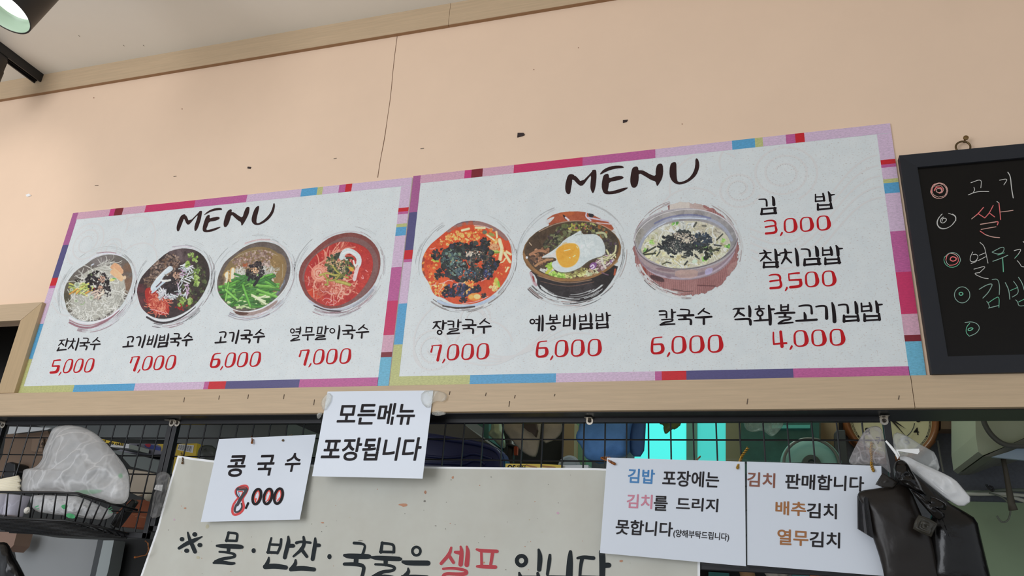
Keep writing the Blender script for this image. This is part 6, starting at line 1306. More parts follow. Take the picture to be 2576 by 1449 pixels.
for i in range(16):
    t = i / 15; x0, y0 = 828 + t * 72, 800 + t * 30; x1, y1 = 830 + t * 118, 1070 + t * 72
    q = [(x0, y0), (x0 + 12, y0 - 18), (x1 + 14, y1 - 6), (x1, y1)]
    m.prism([at(*p, .012 - .002 * i) for p in z5(q)], (0, .0012, 0))
m.mi = [(f_ // 3) % 3 == 0 and 1 or 0 for f_ in range(len(m.f))]; m.build('bag_edges', [BLK, BLK3], fa)  # paler grey on some faces paints bright highlights along the layer edges
bag('plastic_bag', z5([(1120,560),(1140,515),(1190,500),(1240,535),(1270,600),(1330,680),(1370,770),(1400,800),(1340,790),(1270,745),(1200,720),(1150,690),(1125,640)]), lambda x, y: -.02, (.02, .02), BLK, 'black bag knot pulled over the right post', 'plastic bag', z5([(1220, 640)])[0], .005, 30, 10, 1.4, 51)
bag('plastic_bag', z5([(975,706),(1032,612),(1100,650),(1165,690),(1115,735),(1030,728)]), lambda x, y: -.01, (.002, .002), plastic_film('thin_black_plastic', (46, 42, 38), .9, .3, .9, .6), 'small loose black bag corner sticking up over the sheet', 'plastic bag', z5([(1070, 680)])[0], .001, 40, 8, 1, 61, 0)
bag('plastic_bag', z5([(1325,950),(1420,985),(1485,1025),(1455,1080),(1430,1135),(1340,1100),(1278,1065),(1295,1000)]), lambda x, y: -.03, (.006, .008), plastic_film('greyish_black_plastic', (72, 70, 64), .92, .2, .9, 1.0), 'crumpled shiny black bag fold in the middle of the bag bunch', 'plastic bag', z5([(1380, 1045)])[0], .004, 60, 8, 2, 71, 0)
bag('plastic_bag', z5([(1250,745),(1300,760),(1420,850),(1540,930),(1560,870),(1500,830),(1400,790),(1480,900),(1560,960),(1480,1010),(1380,900)]), lambda x, y: -.03, (.01, .01), BLK, 'twisted black bag handle crossing the bag bunch', 'plastic bag', z5([(1430, 880)])[0], .003, 40, 8, 1.5, 81, 1)
# wrapped bit of film on the left double post
bag('plastic_wrap', z1([(1290,605),(1340,600),(1385,630),(1375,720),(1350,830),(1320,930),(1290,975),(1215,980),(1230,900),(1245,790),(1270,740),(1268,640)]), lambda x, y: .035, (.012, .008), plastic_film('taped_film', (190, 190, 192), .08, .12, 1, .3), 'wrinkled clear film wrapped round the left double post', 'plastic wrap', z1([(1300, 800)])[0], .005, 40, 10, 1.5, 91, 1)

# ------------------------------------------------------------------ track light, top left
def cyl(m, a, b, r, n=28): m.tube([a, b], r, n)
zr = CEIL - .034
e1 = atz(100, 200, CEIL - .017)
tl = thing('light_track', (e1.x, e1.y - .6, CEIL), 'black ceiling track running from the wall towards the room, top left', 'light track')
xw_ = .034
m = MB()
for a, b in (((e1.x - xw_ / 2, -2.2, CEIL - .006), (e1.x + xw_ / 2, e1.y, CEIL)), ((e1.x - xw_ / 2, -2.2, zr), (e1.x - xw_ / 2 + .005, e1.y, CEIL - .006)), ((e1.x + xw_ / 2 - .005, -2.2, zr), (e1.x + xw_ / 2, e1.y, CEIL - .006)),
             ((e1.x - xw_ / 2 + .005, -2.2, zr + .008), (e1.x - .006, e1.y, zr + .011)), ((e1.x + .006, -2.2, zr + .008), (e1.x + xw_ / 2 - .005, e1.y, zr + .011))): m.box(a, b)
m.build('rail', M['black'], tl)
m = MB(); m.box((e1.x - xw_ / 2 - .001, e1.y, zr - .001), (e1.x + xw_ / 2 + .001, e1.y + .006, CEIL)); m.build('end_cap', M['black'], tl)
SPB = mat('black_lamp_housing', (30, 28, 28), .42)
def spot(P, ax, L, R, label, lit=True, energy=30, rx=0):
    ax = Vector(ax).normalized(); P = Vector(P)
    r = thing('spotlight', (P.x, P.y, P.z), label, 'spotlight', 'track spotlights')
    m = MB(); m.lathe(P, ax, [(.001, -L), (R * .96, -L), (R, -L + .004), (R, 0), (R * .95, 0), (R * .95, -.11)], 48); auto_smooth(m.build('housing', SPB, r), .5)
    m = MB(); m.lathe(P, ax, [(R * .945, -.001), (R * .91, -.034), (R * .78, -.042)], 48)
    m.build('reflector_ring', mat('lamp_ring', (120, 138, 124), .3), r, True)
    m = MB(); m.lathe(P, ax, [(.0005, -.036), (R * .66, -.036), (R * .80, -.041)], 48)
    m.build('lens', mat('glowing_lens', (255, 255, 255), .3, emit=(1.0, 1.0, .96), estr=5.0 if lit else 0), r, True)
    m = MB(); top = P - ax * L * .75; m.tube([top, Vector((rx, top.y, zr))], .007, 10); m.box((rx - .014, top.y - .05, zr - .012), (rx + .014, top.y + .05, zr if rx == e1.x else CEIL)); m.build('arm', M['black'], r)
    if lit:
        l = bpy.data.lights.new('spot_beam', 'SPOT'); l.energy = energy; l.color = (1.0, .95, .95); l.spot_size = math.radians(42); l.spot_blend = .9; l.shadow_soft_size = .03
        o = bpy.data.objects.new('spot_beam', l); C.objects.link(o); o.location = P + ax * .006; o.rotation_euler = ax.to_track_quat('-Z', 'Y').to_euler(); 
    return r
LP = atd(5, 26, 2.4)
rv_ = Vector(RC.T @ np.array(LP - Vector((0, -D, CZ)))).normalized()
u_ = Vector((-.697, -.717, 0)); u_ = (u_ - rv_ * u_.dot(rv_)).normalized()
spot(LP, Vector(RC @ np.array(rv_ * -.50 + u_ * .866)), .26, .072, 'lit black cylindrical spotlight in the top left corner', True, 8, LP.x)
P2 = atd(-44, 214, 3.22)
spot(P2, (-.2, .1, -.97), .07, .042, 'black spotlight just cut off by the left edge, below the lit one', False, 0, e1.x)
P3 = Vector((e1.x, -1.25, CEIL - .12))  # unseen lamp assumed past the left edge to make the wall glow
spot(P3, at(-30, 575, 0) - P3, .13, .045, 'assumed unseen black spotlight off the left edge, lighting the wall beside the left menu board', True, 13, e1.x)

# ------------------------------------------------------------------ kitchen seen through the opening
def pr(name, pts, y, th, m_, label=None, cat=None, group=None, parent=None, bev=0, struct_=False, px=None):
    pts = px(pts) if px else pts
    m = MB(); m.prism([at(p[0], p[1], y) for p in pts], (0, th, 0)); c = at(sum(p[0] for p in pts) / len(pts), max(p[1] for p in pts), y)
    o = m.build(name, m_, parent, origin=None if parent else (c.x, y, c.z))
    if bev: bevel(o, bev, 2)
    if label: tag(o, label, cat, group)
    if struct_: struct(o)
    return o
def z3(pts): return Z(1040, 1000, 3.227, pts)
def z4(pts): return Z(1480, 1000, 3.227, pts)
def z2(pts): return Z(400, 960, 2.9625, pts)
SAGE = mat('pale_green_paint', (126, 150, 134), .5); TAN = mat('tan_pillar', (150, 132, 104), .6, noise_s=3, noise_a=.08); CARD = mat('cardboard', (112, 94, 80), .8, noise_s=5, noise_a=.08)
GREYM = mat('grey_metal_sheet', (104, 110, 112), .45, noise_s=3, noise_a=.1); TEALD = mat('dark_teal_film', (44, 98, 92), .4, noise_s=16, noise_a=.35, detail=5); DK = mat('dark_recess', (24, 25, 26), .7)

# ---- back wall right: lower sage panel with a ledge line
a = at(2430, 1262, .99); m = MB(); m.box((at(2370, 1262, .985).x, .985, .2), (XR, 1.0, a.z)); struct(m.build('trim_8', M['sage']))
# range hood
HOOD = mat('hood_enamel', (162, 172, 156), .35, noise_s=3, noise_a=.06); HB = mat('hood_band', (104, 106, 102), .35, metal=.3); HF = mat('hood_lit_face', (140, 160, 182), .4)
h = thing('range_hood', at(2530, 1140, .6), 'pale green extractor hood at the right edge, cable looped in front', 'range hood')
def hp(nm, q, y, th, m_): pr(nm, q, y, th, m_, parent=h, px=z5)
hp('hood_body', [(1785,-60),(1790,300),(1810,440),(1850,470),(2060,385),(2900,0),(2900,-60)], .62, .3, HOOD)
hp('hood_rim', [(1855,478),(2060,388),(2900,5),(2900,140),(2300,385),(2182,400),(2010,462),(1945,478)], .60, .3, HB)
hp('lit_face', [(1922,482),(2060,440),(2300,345),(2300,520)], .585, .01, HF)  # bluish colour paints the light on the hood's lower face
m = MB(); m.tube([at(*q, .575) for q in smooth_outline(z5([(1845,160),(1870,235),(1920,310),(2000,375),(2090,395),(2300,388)]), 2, False)], .007, 8); m.build('cable', mat('grey_cable', (70, 72, 70), .5), h, True)
pr('cardboard_box', [(1508,20),(1786,20),(1786,258),(1508,255)], .935, .066, CARD, 'flat brown cardboard box on top of the wall, right of the clock', 'cardboard box', px=z5)
# stick hanging under the hood
m = MB(); m.tube([at(*q, .7) for q in z5([(2010,480),(2030,580),(2055,720),(2080,860),(2096,915)])], [.006, .006, .007, .009, .011], 10)
tag(m.build('hanging_stick', mat('dark_wood_handle', (78, 74, 66), .6), smooth=True), 'dark stick hanging below the extractor hood, rounded lower end', 'stick')
m = MB(); m.tube([at(*q, .97) for q in z5([(1480,350),(1500,470),(1525,605)])], .003, 6); tag(m.build('wall_cable', mat('pale_cable', (120, 124, 124), .5)), 'thin pale cable running down the tiles right of the clock', 'cable')
WC = mat('white_cable', (176, 180, 174), .5); GC = mat('grey_green_cable', (104, 112, 104), .5)
for i, (q, r, l, mm_) in enumerate((([(1690,775),(1800,770),(1950,775),(2060,800),(2190,840)], .006, 'white cable at the bottom of the bundle sagging below the hood', WC), ([(1690,768),(1850,772),(2000,750),(2190,752)], .005, 'grey cable at the top of the bundle below the hood', GC), ([(1700,782),(1850,785),(2000,778),(2190,795)], .005, 'pale cable in the middle of the bundle below the hood', WC), ([(1900,775),(2000,800),(2080,880),(2060,1000),(2000,1020),(1960,960)], .0025, 'thin dark wire loop hanging under the cable bundle', GC), ([(1875,705),(1895,740),(1935,765),(1930,730),(1900,720)], .003, 'black cable tie with bent ends on the bundle', M['black']))):
    m = MB(); m.tube([at(*p, .955 - .01 * i) for p in smooth_outline(z5(q), 2, False)], r, 8); tag(m.build('cable', mm_, smooth=True), l, 'cable', 'cables on the kitchen wall')
# clock
cw = mat('clock_wood', (124, 76, 44), .35, noise_s=14, noise_a=.2, stretch=(1, 1, 3)); cf = mat('clock_face', (206, 204, 172), .4); ci = mat('clock_ink', (26, 24, 24), .5)
cc = at(2241, 1050, .93); cxw, czw = cc.x, cc.z
R_ = (at(2365, 1050, .93) - at(2241, 1050, .93)).length
ck = thing('wall_clock', (cxw, .97, czw - R_), 'wooden wall clock half hidden behind the post, the numeral 4 showing', 'clock')
m = MB(); m.lathe((cxw, .98, czw), (0, -1, 0), [(R_ * .98, 0), (R_, .02), (R_ * .985, .045), (R_ * .93, .055), (R_ * .88, .045), (R_ * .845, .03)], 64); m.build('rim', cw, ck, True)
m = MB()
for s_ in range(8):
    a_ = s_ * math.pi / 4 + math.pi / 8; a2 = a_ + math.pi / 4
    m.prism([(cxw + R_ * .97 * math.cos(a_), .972, czw + R_ * .97 * math.sin(a_)), (cxw + R_ * 1.03 * math.cos((a_ + a2) / 2 - .28), .972, czw + R_ * 1.03 * math.sin((a_ + a2) / 2 - .28)), (cxw + R_ * 1.03 * math.cos((a_ + a2) / 2 + .28), .972, czw + R_ * 1.03 * math.sin((a_ + a2) / 2 + .28)), (cxw + R_ * .97 * math.cos(a2), .972, czw + R_ * .97 * math.sin(a2))], (0, .012, 0))
m.build('back_plate', cw, ck)
m = MB(); m.lathe((cxw, .96, czw), (0, -1, 0), [(R_ * .86, 0), (R_ * .86, .012), (.0005, .012)], 64); m.build('face', cf, ck)
YC = .9472
k = MB()
for i in range(60):
    t = i / 60 * 2 * math.pi; l = .93 if i % 5 else .90
    d = Vector((math.sin(t), 0, math.cos(t))); n_ = Vector((d.z, 0, -d.x)) * (.0008 if i % 5 else .003)
    a_, b_ = Vector((cxw, YC, czw)) + d * R_ * .80, Vector((cxw, YC, czw)) + d * R_ * .815 * (1 if i % 5 else 1.02); k.add([a_ + n_, b_ + n_, b_ - n_, a_ - n_], [(0, 1, 2, 3)])
for rr_ in (.80, .825):
    pts = [Vector((cxw + R_ * rr_ * math.cos(t), YC, czw + R_ * rr_ * math.sin(t))) for t in np.linspace(0, 2 * math.pi, 64)[:-1]]; k.tube(pts, .0006, 4, closed=True)
k.build('minute_track', ci, ck)
for hnum in range(1, 13):
    t = hnum / 12 * 2 * math.pi; v, f = font_text(str(hnum), .012); xs = [a[0] for a in v]; ys = [a[1] for a in v]; sx = R_ * .17; hh = max(ys) - min(ys); mx, my = (max(xs) + min(xs)) / 2, (max(ys) + min(ys)) / 2
    ox, oz = cxw + R_ * .58 * math.sin(t), czw + R_ * .58 * math.cos(t)
    obj('numeral', [(ox + (a - mx) / hh * sx, YC, oz + (b - my) / hh * sx) for a, b in v], f, ci, ck)
m = MB(); c0 = Vector((cxw, YC - .003, czw))
for t, l, w_ in ((2.55, .55, .006), (2.25, .40, .008)):
    d = Vector((math.sin(t), 0, math.cos(t))); n_ = Vector((d.z, 0, -d.x)); m.add([c0 - n_ * w_ / 2, c0 + n_ * w_ / 2, c0 + d * R_ * l], [(0, 1, 2)])
m.tube([c0 + Vector((math.sin(t), 0, math.cos(t))) * R_ * .5 for t in np.linspace(1.8, 2.9, 12)], .0012, 4)
m.build('hands', ci, ck)

# ---- middle: pillars, lit window, hanging cloths
struct(pr('trim_9', [(520,30),(675,30),(675,560),(520,560)], .95, .05, TAN, px=z5)); struct(pr('trim_10', [(425,30),(475,30),(475,560),(425,560)], .93, .06, mat('pale_green_frame', (150, 166, 142), .5), px=z5)); struct(pr('trim_11', [(475,30),(530,30),(535,560),(478,560)], .94, .06, mat('grey_green_frame', (116, 126, 112), .5), px=z5))
pr('slate_board', [(640,290),(660,262),(730,262),(760,560),(650,560),(640,470)], .90, .015, mat('dark_slate_board', (62, 68, 72), .5), 'dark rounded board leaning behind the mesh, left of the clock', 'board', px=z5, bev=.003)
cab = thing('teal_cabinet', at(1960, 1165, .8), 'dim teal plastic cabinet right of the lit window', 'cabinet')
pr('body', [(1238,40),(1875,40),(1875,620),(1238,620)], .86, .12, TEALD, parent=cab, px=z4); pr('shelf_edge', [(1490,225),(1800,222),(1800,248),(1490,250)], .845, .015, mat('bright_teal_edge', (86, 178, 172), .3), parent=cab, px=z4)
pl = thing('round_pot_lid', at(2040, 1165, .6), 'round turquoise lid with a ring handle, standing behind the sheets', 'pot lid')
c = at(2040, 1172, .62); LM = mat('turquoise_enamel', (116, 164, 158), .35)
m = MB(); m.lathe(c, (-.1, -1, .12), [(.078, 0), (.081, .006), (.074, .012), (.05, .016), (.001, .018)], 48); auto_smooth(m.build('disc', LM, pl), .8)
m = MB(); m.tube([c + Vector((.072 * math.cos(a), -.022, .072 * math.sin(a))) for a in np.linspace(0, 2 * math.pi, 40)[:-1]], .0042, 8, closed=True); m.build('rim_band', mat('grey_gasket', (96, 104, 98), .5), pl, True)
m = MB(); m.lathe(c + Vector((0, -.024, .0)), (0, -1, .12), [(.026, 0), (.023, .014), (.010, .016), (.007, .009), (.0005, .008)], 24); auto_smooth(m.build('knob', mat('dark_knob', (52, 64, 62), .4), pl), .6)
# lit window
WE = mat('glowing_cyan_pane', (70, 230, 226), .5, emit=(.06, .64, .61), estr=1.0)
struct(pr('window_1', [(395,30),(800,30),(800,600),(370,600)], .97, .02, WE, px=z4))
WE2 = mat('glowing_teal_pane', (60, 186, 180), .5, emit=(.045, .42, .40), estr=1.0)
struct(pr('window_2', [(880,30),(1118,30),(1118,600),(880,600)], .97, .02, WE2, px=z4))
struct(pr('trim_12', [(796,30),(884,30),(884,600),(796,600)], .955, .035, mat('grey_teal_mullion', (96, 150, 138), .5), px=z4)); struct(pr('trim_13', [(1115,30),(1240,30),(1240,600),(1115,600)], .93, .06, mat('olive_grey_pillar', (126, 126, 100), .5), px=z4))
struct(pr('trim_14', [(565,100),(600,205),(600,420),(555,420)], .97, .02, mat('dull_teal_panel', (52, 104, 98), .5), px=z3))  # panel in one even dull teal
struct(pr('trim_15', [(1222,200),(1308,200),(1300,600),(1210,600)], .80, .1, TAN, px=z3)); struct(pr('trim_16', [(1308,200),(1400,200),(1400,600),(1302,600)], .86, .1, mat('mint_pillar', (104, 146, 124), .5), px=z3))
def cloth(outline, y, label, m_, dep=.012, amp=.012, freq=9, seed=0, name='hanging_cloth', cat='cloth', cen=None, px=z3):
    vs, fs = ringed(smooth_outline(px(outline), 1), lambda a, b: y, px([cen])[0] if cen else None, 12, (dep, dep * .5), amp=amp, freq=freq, ridg=.8, seed=seed)
    return tag(obj(name, vs, fs, m_, None, True, at(*px(outline)[0], y)), label, cat)
BLUEC = mat('blue_towel', (86, 134, 200), .9, noise_s=60, noise_a=.16, bump=.3); GREYC = mat('grey_towel', (150, 142, 132), .9, noise_s=70, noise_a=.12, bump=.3)
cloth([(1345,108),(1600,104),(1830,108),(1775,210),(1755,330),(1760,470),(1640,500),(1530,545),(1450,520),(1390,490),(1365,400),(1318,340),(1322,290),(1350,250)], .335, 'blue towel hanging behind the mesh at the centre', BLUEC, .03, .016, 11, 4, cen=(1570, 320))
cloth([(1750,108),(1890,108),(1885,290),(1870,480),(1765,480),(1745,350)], .36, 'strip of darker blue cloth beside the lit window', mat('navy_towel', (64, 96, 146), .9, noise_s=60, noise_a=.15), .012, .006, 12, 6, cen=(1800, 320))
cloth([(735,106),(880,106),(1040,106),(1030,330),(1005,480),(960,485),(880,440),(800,350),(735,270),(715,220)], .34, 'grey towel hanging in a point behind the mesh', GREYC, .014, .008, 14, 8, cen=(900, 280))
cloth([(1045,106),(1180,106),(1210,215),(1205,290),(1150,345),(1050,382),(1040,260)], .36, 'smaller grey towel right of the pointed one', GREYC, .012, .006, 14, 11, cen=(1110, 240))
cloth([(610,106),(690,108),(720,240),(745,340),(748,420),(700,400),(640,330),(600,300),(640,240)], .375, 'pale green crumpled bag left of the grey towel', mat('pale_green_plastic', (158, 172, 146), .4), .02, .012, 22, 13, 'plastic_bag', 'plastic bag', cen=(670, 270))
# dark tools between
pr('shade_slab', [(735,150),(1215,150),(1210,600),(735,600)], .88, .119, DK, 'black slab standing for the shade behind the grey towels', 'slab', px=z3)  # black slab put in for the shaded area behind the towels
sp_ = thing('spatula', at(1255, 1150, .55), 'dark kitchen tool with an orange grip, between the bin lid and the towel', 'kitchen tool')
m = MB(); m.tube([at(*q, .56) for q in z3([(795,330),(790,480),(780,700)])], .012, 10); m.tube([at(*q, .555) for q in z3([(800,380),(795,400)])], .017, 10); m.build('handle', mat('dark_grip', (46, 44, 46), .4), sp_, True)
pr('grip', [(815,400),(845,390),(840,465),(815,468)], .54, .012, mat('orange_grip', (150, 62, 34), .5), parent=sp_, px=z3)
pr('dark_bottle', [(890,190),(985,190),(1000,260),(985,315),(955,280),(920,265),(890,240)], .31, .02, mat('dark_brown_plastic', (50, 38, 38), .35), 'dark brown pouch in front of the pointed grey towel', 'pouch', px=z3)
# blue storage lid
bl_ = thing('storage_box', at(1150, 1170, .3), 'dark blue plastic storage lid with rounded corner, left of centre', 'storage box')
NAVY = mat('navy_plastic', (44, 50, 100), .32, noise_s=4, noise_a=.12)
o = pr('lid', [(60,280),(150,292),(330,320),(480,345),(600,375),(680,410),(725,455),(742,510),(742,640),(60,640)], .34, .05, NAVY, parent=bl_, px=z3, bev=.008)
m = MB(); m.tube([at(*q, .335) for q in smooth_outline(z3([(60,320),(330,345),(560,385),(660,420),(700,460),(718,520),(720,640)]), 2, False)], .006, 8); m.tube([at(*q, .337) for q in smooth_outline(z3([(60,470),(250,490),(400,480),(470,452),(560,470),(640,500)]), 2, False)], .004, 8); m.tube([at(*q, .337) for q in smooth_outline(z3([(60,530),(300,535),(420,545),(470,510),(540,515),(580,545)]), 2, False)], .004, 8); m.build('ribs', NAVY, bl_, True)
pr('slanted_board', [(60,150),(420,150),(420,225),(560,330),(610,370),(480,345),(300,320),(60,285)], .55, .18, mat('dim_grey_panel', (96, 96, 96), .5), 'dim grey slanted board above the blue storage lid', 'board', px=z3)
pr('teal_tub', [(418,150),(612,150),(612,345),(560,330),(420,222)], .745, .255, mat('teal_tub', (66, 108, 104), .5), 'dull teal tub behind the grey slanted board', 'tub', px=z3)
# yellow pack with lettering just above the banner
yp = thing('yellow_box', at(1340, 1180, .12), 'yellow box with black lettering peeking over the banner', 'box')
YEL = mat('yellow_card', (206, 178, 56), .5)
pr('carton', [(748,536),(1040,540),(1205,548),(1205,660),(745,660)], .16, .06, YEL, parent=yp, px=z3)
k = Ink(lambda x, y: .1595, .0004)
for tx, q in (('OS', [(762,545),(830,547),(830,600),(762,598)]), ('×U90CZ', [(838,547),(912,549),(912,570),(838,568)])): font_on(k, tx, z3(q), 0, 0, .03)
k.build('lettering', [M['ink']], yp)
k = Ink(lambda x, y: .1594, .0004); k.stroke(z3([(915,548,10),(960,560,14),(1000,566,8)]), 0); k.stroke(z3([(1045,556,12),(1100,564,14),(1150,566,8)]), 0); k.build('print', [mat('brown_print_ink', (150, 100, 30), .5)], yp)
pr('white_carton', [(1200,550),(1420,548),(1420,640),(1200,640)], .17, .05, mat('white_carton', (196, 200, 206), .5), 'white carton edge right of the yellow box', 'box', px=z3)
m = MB(); c = at(*z3([(1262, 556)])[0], .2); m.lathe(c, (0, -1, .2), [(.028, -.02), (.028, 0), (.022, .003), (.018, -.004), (.0005, -.004)], 28)
tag(auto_smooth(m.build('roll', mat('clear_roll', (120, 130, 136), .3))), 'small round roll above the white carton', 'roll')
# olive leaf pack and thin bag at the top
cloth([(555,108),(760,108),(760,215),(705,262),(680,255),(625,306),(608,255),(612,225),(570,212)], .40, 'olive green leafy bag tip in front of the lit window', mat('olive_plastic', (92, 100, 48), .5), .012, .012, 30, 17, 'plastic_bag', 'plastic bag', cen=(680, 190), px=z4)
bag('plastic_bag', z4([(1245,108),(1400,108),(1580,108),(1588,215),(1560,260),(1500,320),(1460,305),(1420,265),(1340,282),(1290,270),(1262,230)]), lambda x, y: .35, (.02, .015), plastic_film('cool_clear_plastic', (170, 190, 184), .3, .2, 1, 1), 'clear bag drooping in front of the teal cabinet', 'plastic bag', z4([(1420, 200)])[0], .008, 22, 9, 1.4, 23)
# below the sheets, right of the banner
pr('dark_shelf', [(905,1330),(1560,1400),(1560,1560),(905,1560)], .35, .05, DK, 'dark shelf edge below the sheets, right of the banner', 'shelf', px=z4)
pr('teal_crate', [(975,1415),(1140,1425),(1140,1560),(975,1560)], .30, .04, mat('teal_crate', (60, 128, 128), .5), 'teal crate corner at the bottom, right of the banner', 'crate', px=z4)
m = MB(); m.tube([at(*q, .2) for q in z4([(1270,1350),(1300,1470)])], .016, 12); tag(m.build('wooden_handle', mat('worn_wood', (150, 118, 84), .7), smooth=True), 'worn wooden handle below the gap between the right sheets', 'handle')
cloth([(1390,1375),(1500,1385),(1700,1395),(1680,1420),(1620,1440),(1590,1500),(1480,1500),(1440,1440)], .15, 'white crumpled paper below the brown-worded sheet', mat('grubby_paper', (150, 146, 140), .7), .012, .01, 30, 19, 'crumpled_paper', 'paper', cen=(1550, 1440), px=z4)
pr('orange_pack', [(445,1428),(560,1425),(560,1500),(445,1500)], .12, .03, mat('orange_pack', (190, 110, 50), .5), 'orange packet just visible under the brown-worded sheet', 'packet', px=z5); pr('teal_pack', [(300,1425),(440,1430),(440,1500),(300,1500)], .13, .03, mat('dull_teal_pack', (60, 110, 110), .5), 'teal packet left of the orange packet', 'packet', px=z5)

# ---- unseen kitchen shelf and rail, added to carry boxes and hold the cloths
ZS = CZ + .17
m = MB(); m.box((at(420, 1300, .10).x, .12, ZS - .02), (at(2120, 1300, .3).x, .84, ZS)); m.box((at(420, 1300, .10).x, .84, ZS - .06), (at(2120, 1300, .3).x, YB, ZS - .02)); m.box((at(440, 1200, .34).x - .16, .30, ZS - .02), (at(420, 1300, .10).x, .84, ZS)); kshelf = m.build('added_kitchen_shelf', GREYM, origin=(-1, .5, ZS)); tag(kshelf, 'unseen plain grey shelf added behind the banner to carry the boxes and the blue lid', 'shelf')
def rest(root, lim=.12):
    for q in ([root] if root.type == 'MESH' else [c for c in root.children if c.name.split('.')[0] in ('carton', 'lid', 'disc', 'handle')]):
        b = loc_of(q); zz_ = [v.co.z + b.z for v in q.data.vertices]; lo = min(zz_)
        for v in q.data.vertices:
            if v.co.z + b.z < lo + .012: v.co.z = ZS + .0005 - b.z
m = MB(); zr_ = at(1500, 1036, .36).z; m.tube([(at(1150, 1036, .36).x, .36, zr_), (at(2020, 1036, .36).x, .36, zr_)], .009, 10)
for x in (1160, 2010): m.tube([(at(x, 1036, .36).x, .36, zr_), (at(x, 1036, .36).x, .36, CEIL)], .006, 8)
tag(m.build('added_hanging_rail', M['black'], smooth=True), 'unseen black towel rail added behind the top of the mesh', 'rail')

# ---- left part
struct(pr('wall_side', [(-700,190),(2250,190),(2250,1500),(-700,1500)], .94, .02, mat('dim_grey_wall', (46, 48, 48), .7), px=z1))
pr('upper_cabinet', [(150,190),(1300,190),(2330,190),(2330,420),(1700,420),(1330,345),(880,330),(420,260)], .70, .25, GREYM, 'dim grey cabinet front behind the top of the mesh, left half', 'cabinet', px=z1)
pr('paper_sheet', [(78,235),(260,240),(420,245),(380,262),(60,298)], .42, .004, mat('pale_sheet', (186, 192, 198), .6), 'white sheet lying on top of the cardboard box', 'paper', px=z1)
cb = thing('cardboard_box', at(60, 1200, .5), 'large brown cardboard box with an up-arrow mark, far left', 'cardboard box')
pr('carton', [(50,300),(265,288),(385,270),(400,300),(345,480),(285,610),(120,640),(-60,640),(20,470)], .46, .1, CARD, parent=cb, px=z1)
pr('flap', [(262,335),(350,330),(345,440),(280,440),(252,430)], .45, .006, mat('cardboard_flap', (122, 103, 88), .8), parent=cb, px=z1)
k = Ink(lambda x, y: .4485, .0005)
for q in ([(320,345),(318,408)], [(320,345),(372,342)], [(318,408),(372,408)], [(345,365),(345,398)], [(345,363),(334,380)], [(345,363),(356,380)], [(334,380),(356,380)]): k.stroke([p + (.9,) for p in z1(q)], 0)
k.build('arrow_mark', [M['ink']], cb)
pr('dark_pot', [(30,560),(50,530),(90,522),(122,535),(122,600),(110,640),(20,665)], .40, .06, M['black'], 'black pot shape at the left edge, before the cardboard box', 'pot', px=z1, bev=.006)
WCT = mat('white_box_card', (196, 200, 206), .5); GCT = mat('grey_lilac_card', (116, 116, 130), .5)
lb = thing('label_box', at(290, 1130, .5), 'white box with a yellow label strip reading 89 045, behind the mesh', 'box')
pr('carton', [(880,360),(1050,378),(1045,412),(895,400)], .52, .1, WCT, parent=lb, px=z1); pr('label', [(825,335),(860,345),(1000,372),(990,392),(850,365)], .515, .003, YEL, parent=lb, px=z1)
k = Ink(lambda x, y: .5145, .0006); font_on(k, '89 045', z1([(884,362),(998,371),(994,392),(880,384)]), 0, 0, .02); font_on(k, 'ml', z1([(832,340),(858,345),(856,362),(830,357)]), 0, 0, .02); k.build('lettering', [M['ink']], lb)
gb = thing('food_box', at(370, 1140, .5), 'grey-lilac box with red and blue print, right of the white labelled box', 'box')
pr('carton', [(1050,372),(1340,378),(1330,460),(1180,470),(940,430),(1045,412)], .63, .1, GCT, parent=gb, px=z1)
k = Ink(lambda x, y: .629, .0005)
k.poly([smooth_outline(z1([(1170,385),(1200,378),(1300,400),(1310,425),(1290,432),(1180,408)]), 1)], 0, 0); k.poly([smooth_outline(z1([(1170,376),(1230,376),(1215,408),(1190,400)]), 1)], 1, 1); k.poly([z1([(1275,378),(1338,378),(1330,440),(1312,435),(1312,400)])], 2, 0); k.stroke([p + (1.2,) for p in z1([(1115,395),(1120,378),(1126,395)])], 3, 1)
k.build('print', [mat('print_blue', (52, 66, 140), .5), mat('print_red', (170, 40, 60), .5), YEL, M['ink']], gb)
pr('grey_shelf', [(900,430),(960,430),(1330,520),(1300,615),(1060,560),(990,480)], .53, .42, mat('grey_shelf', (98, 106, 106), .5), 'grey shelf board under the boxes behind the left mesh', 'shelf', px=z1)
yb = thing('yellow_pack', at(465, 1145, .3), 'yellow pack with a barcode, right of the left double post', 'pack')
pr('carton', [(1440,378),(1600,372),(1590,470),(1575,700),(1400,700),(1420,470)], .34, .05, YEL, parent=yb, px=z1)
k = Ink(lambda x, y: .3395, .0004); k.poly([z1([(1452,378),(1575,388),(1565,450),(1440,425)])], 1, 0)
for i in range(18):
    t = i / 18; k.stroke([p + (.5 + .5 * (i * 7 % 3 == 0),) for p in z1([(1458 + t * 108, 386 + t * 10), (1447 + t * 108, 420 + t * 22)])], 0, 1)
k.build('barcode', [M['ink'], M['white']], yb)
cloth([(295,500),(330,470),(420,480),(440,560),(440,830),(280,830),(280,560)], .30, 'dark crumpled bag behind the sheet with the altered price', mat('dark_grey_film', (70, 74, 72), .35), .02, .014, 24, 27, 'plastic_bag', 'plastic bag', px=z2)
pr('wrapped_pack', [(1035,580),(1180,600),(1285,625),(1275,700),(1240,760),(1120,800),(1055,770),(1050,640)], .16, .05, mat('cream_wrapper', (186, 174, 158), .35), 'cream wrapped pack right of the big see-through bag', 'pack', px=z1, bev=.004)
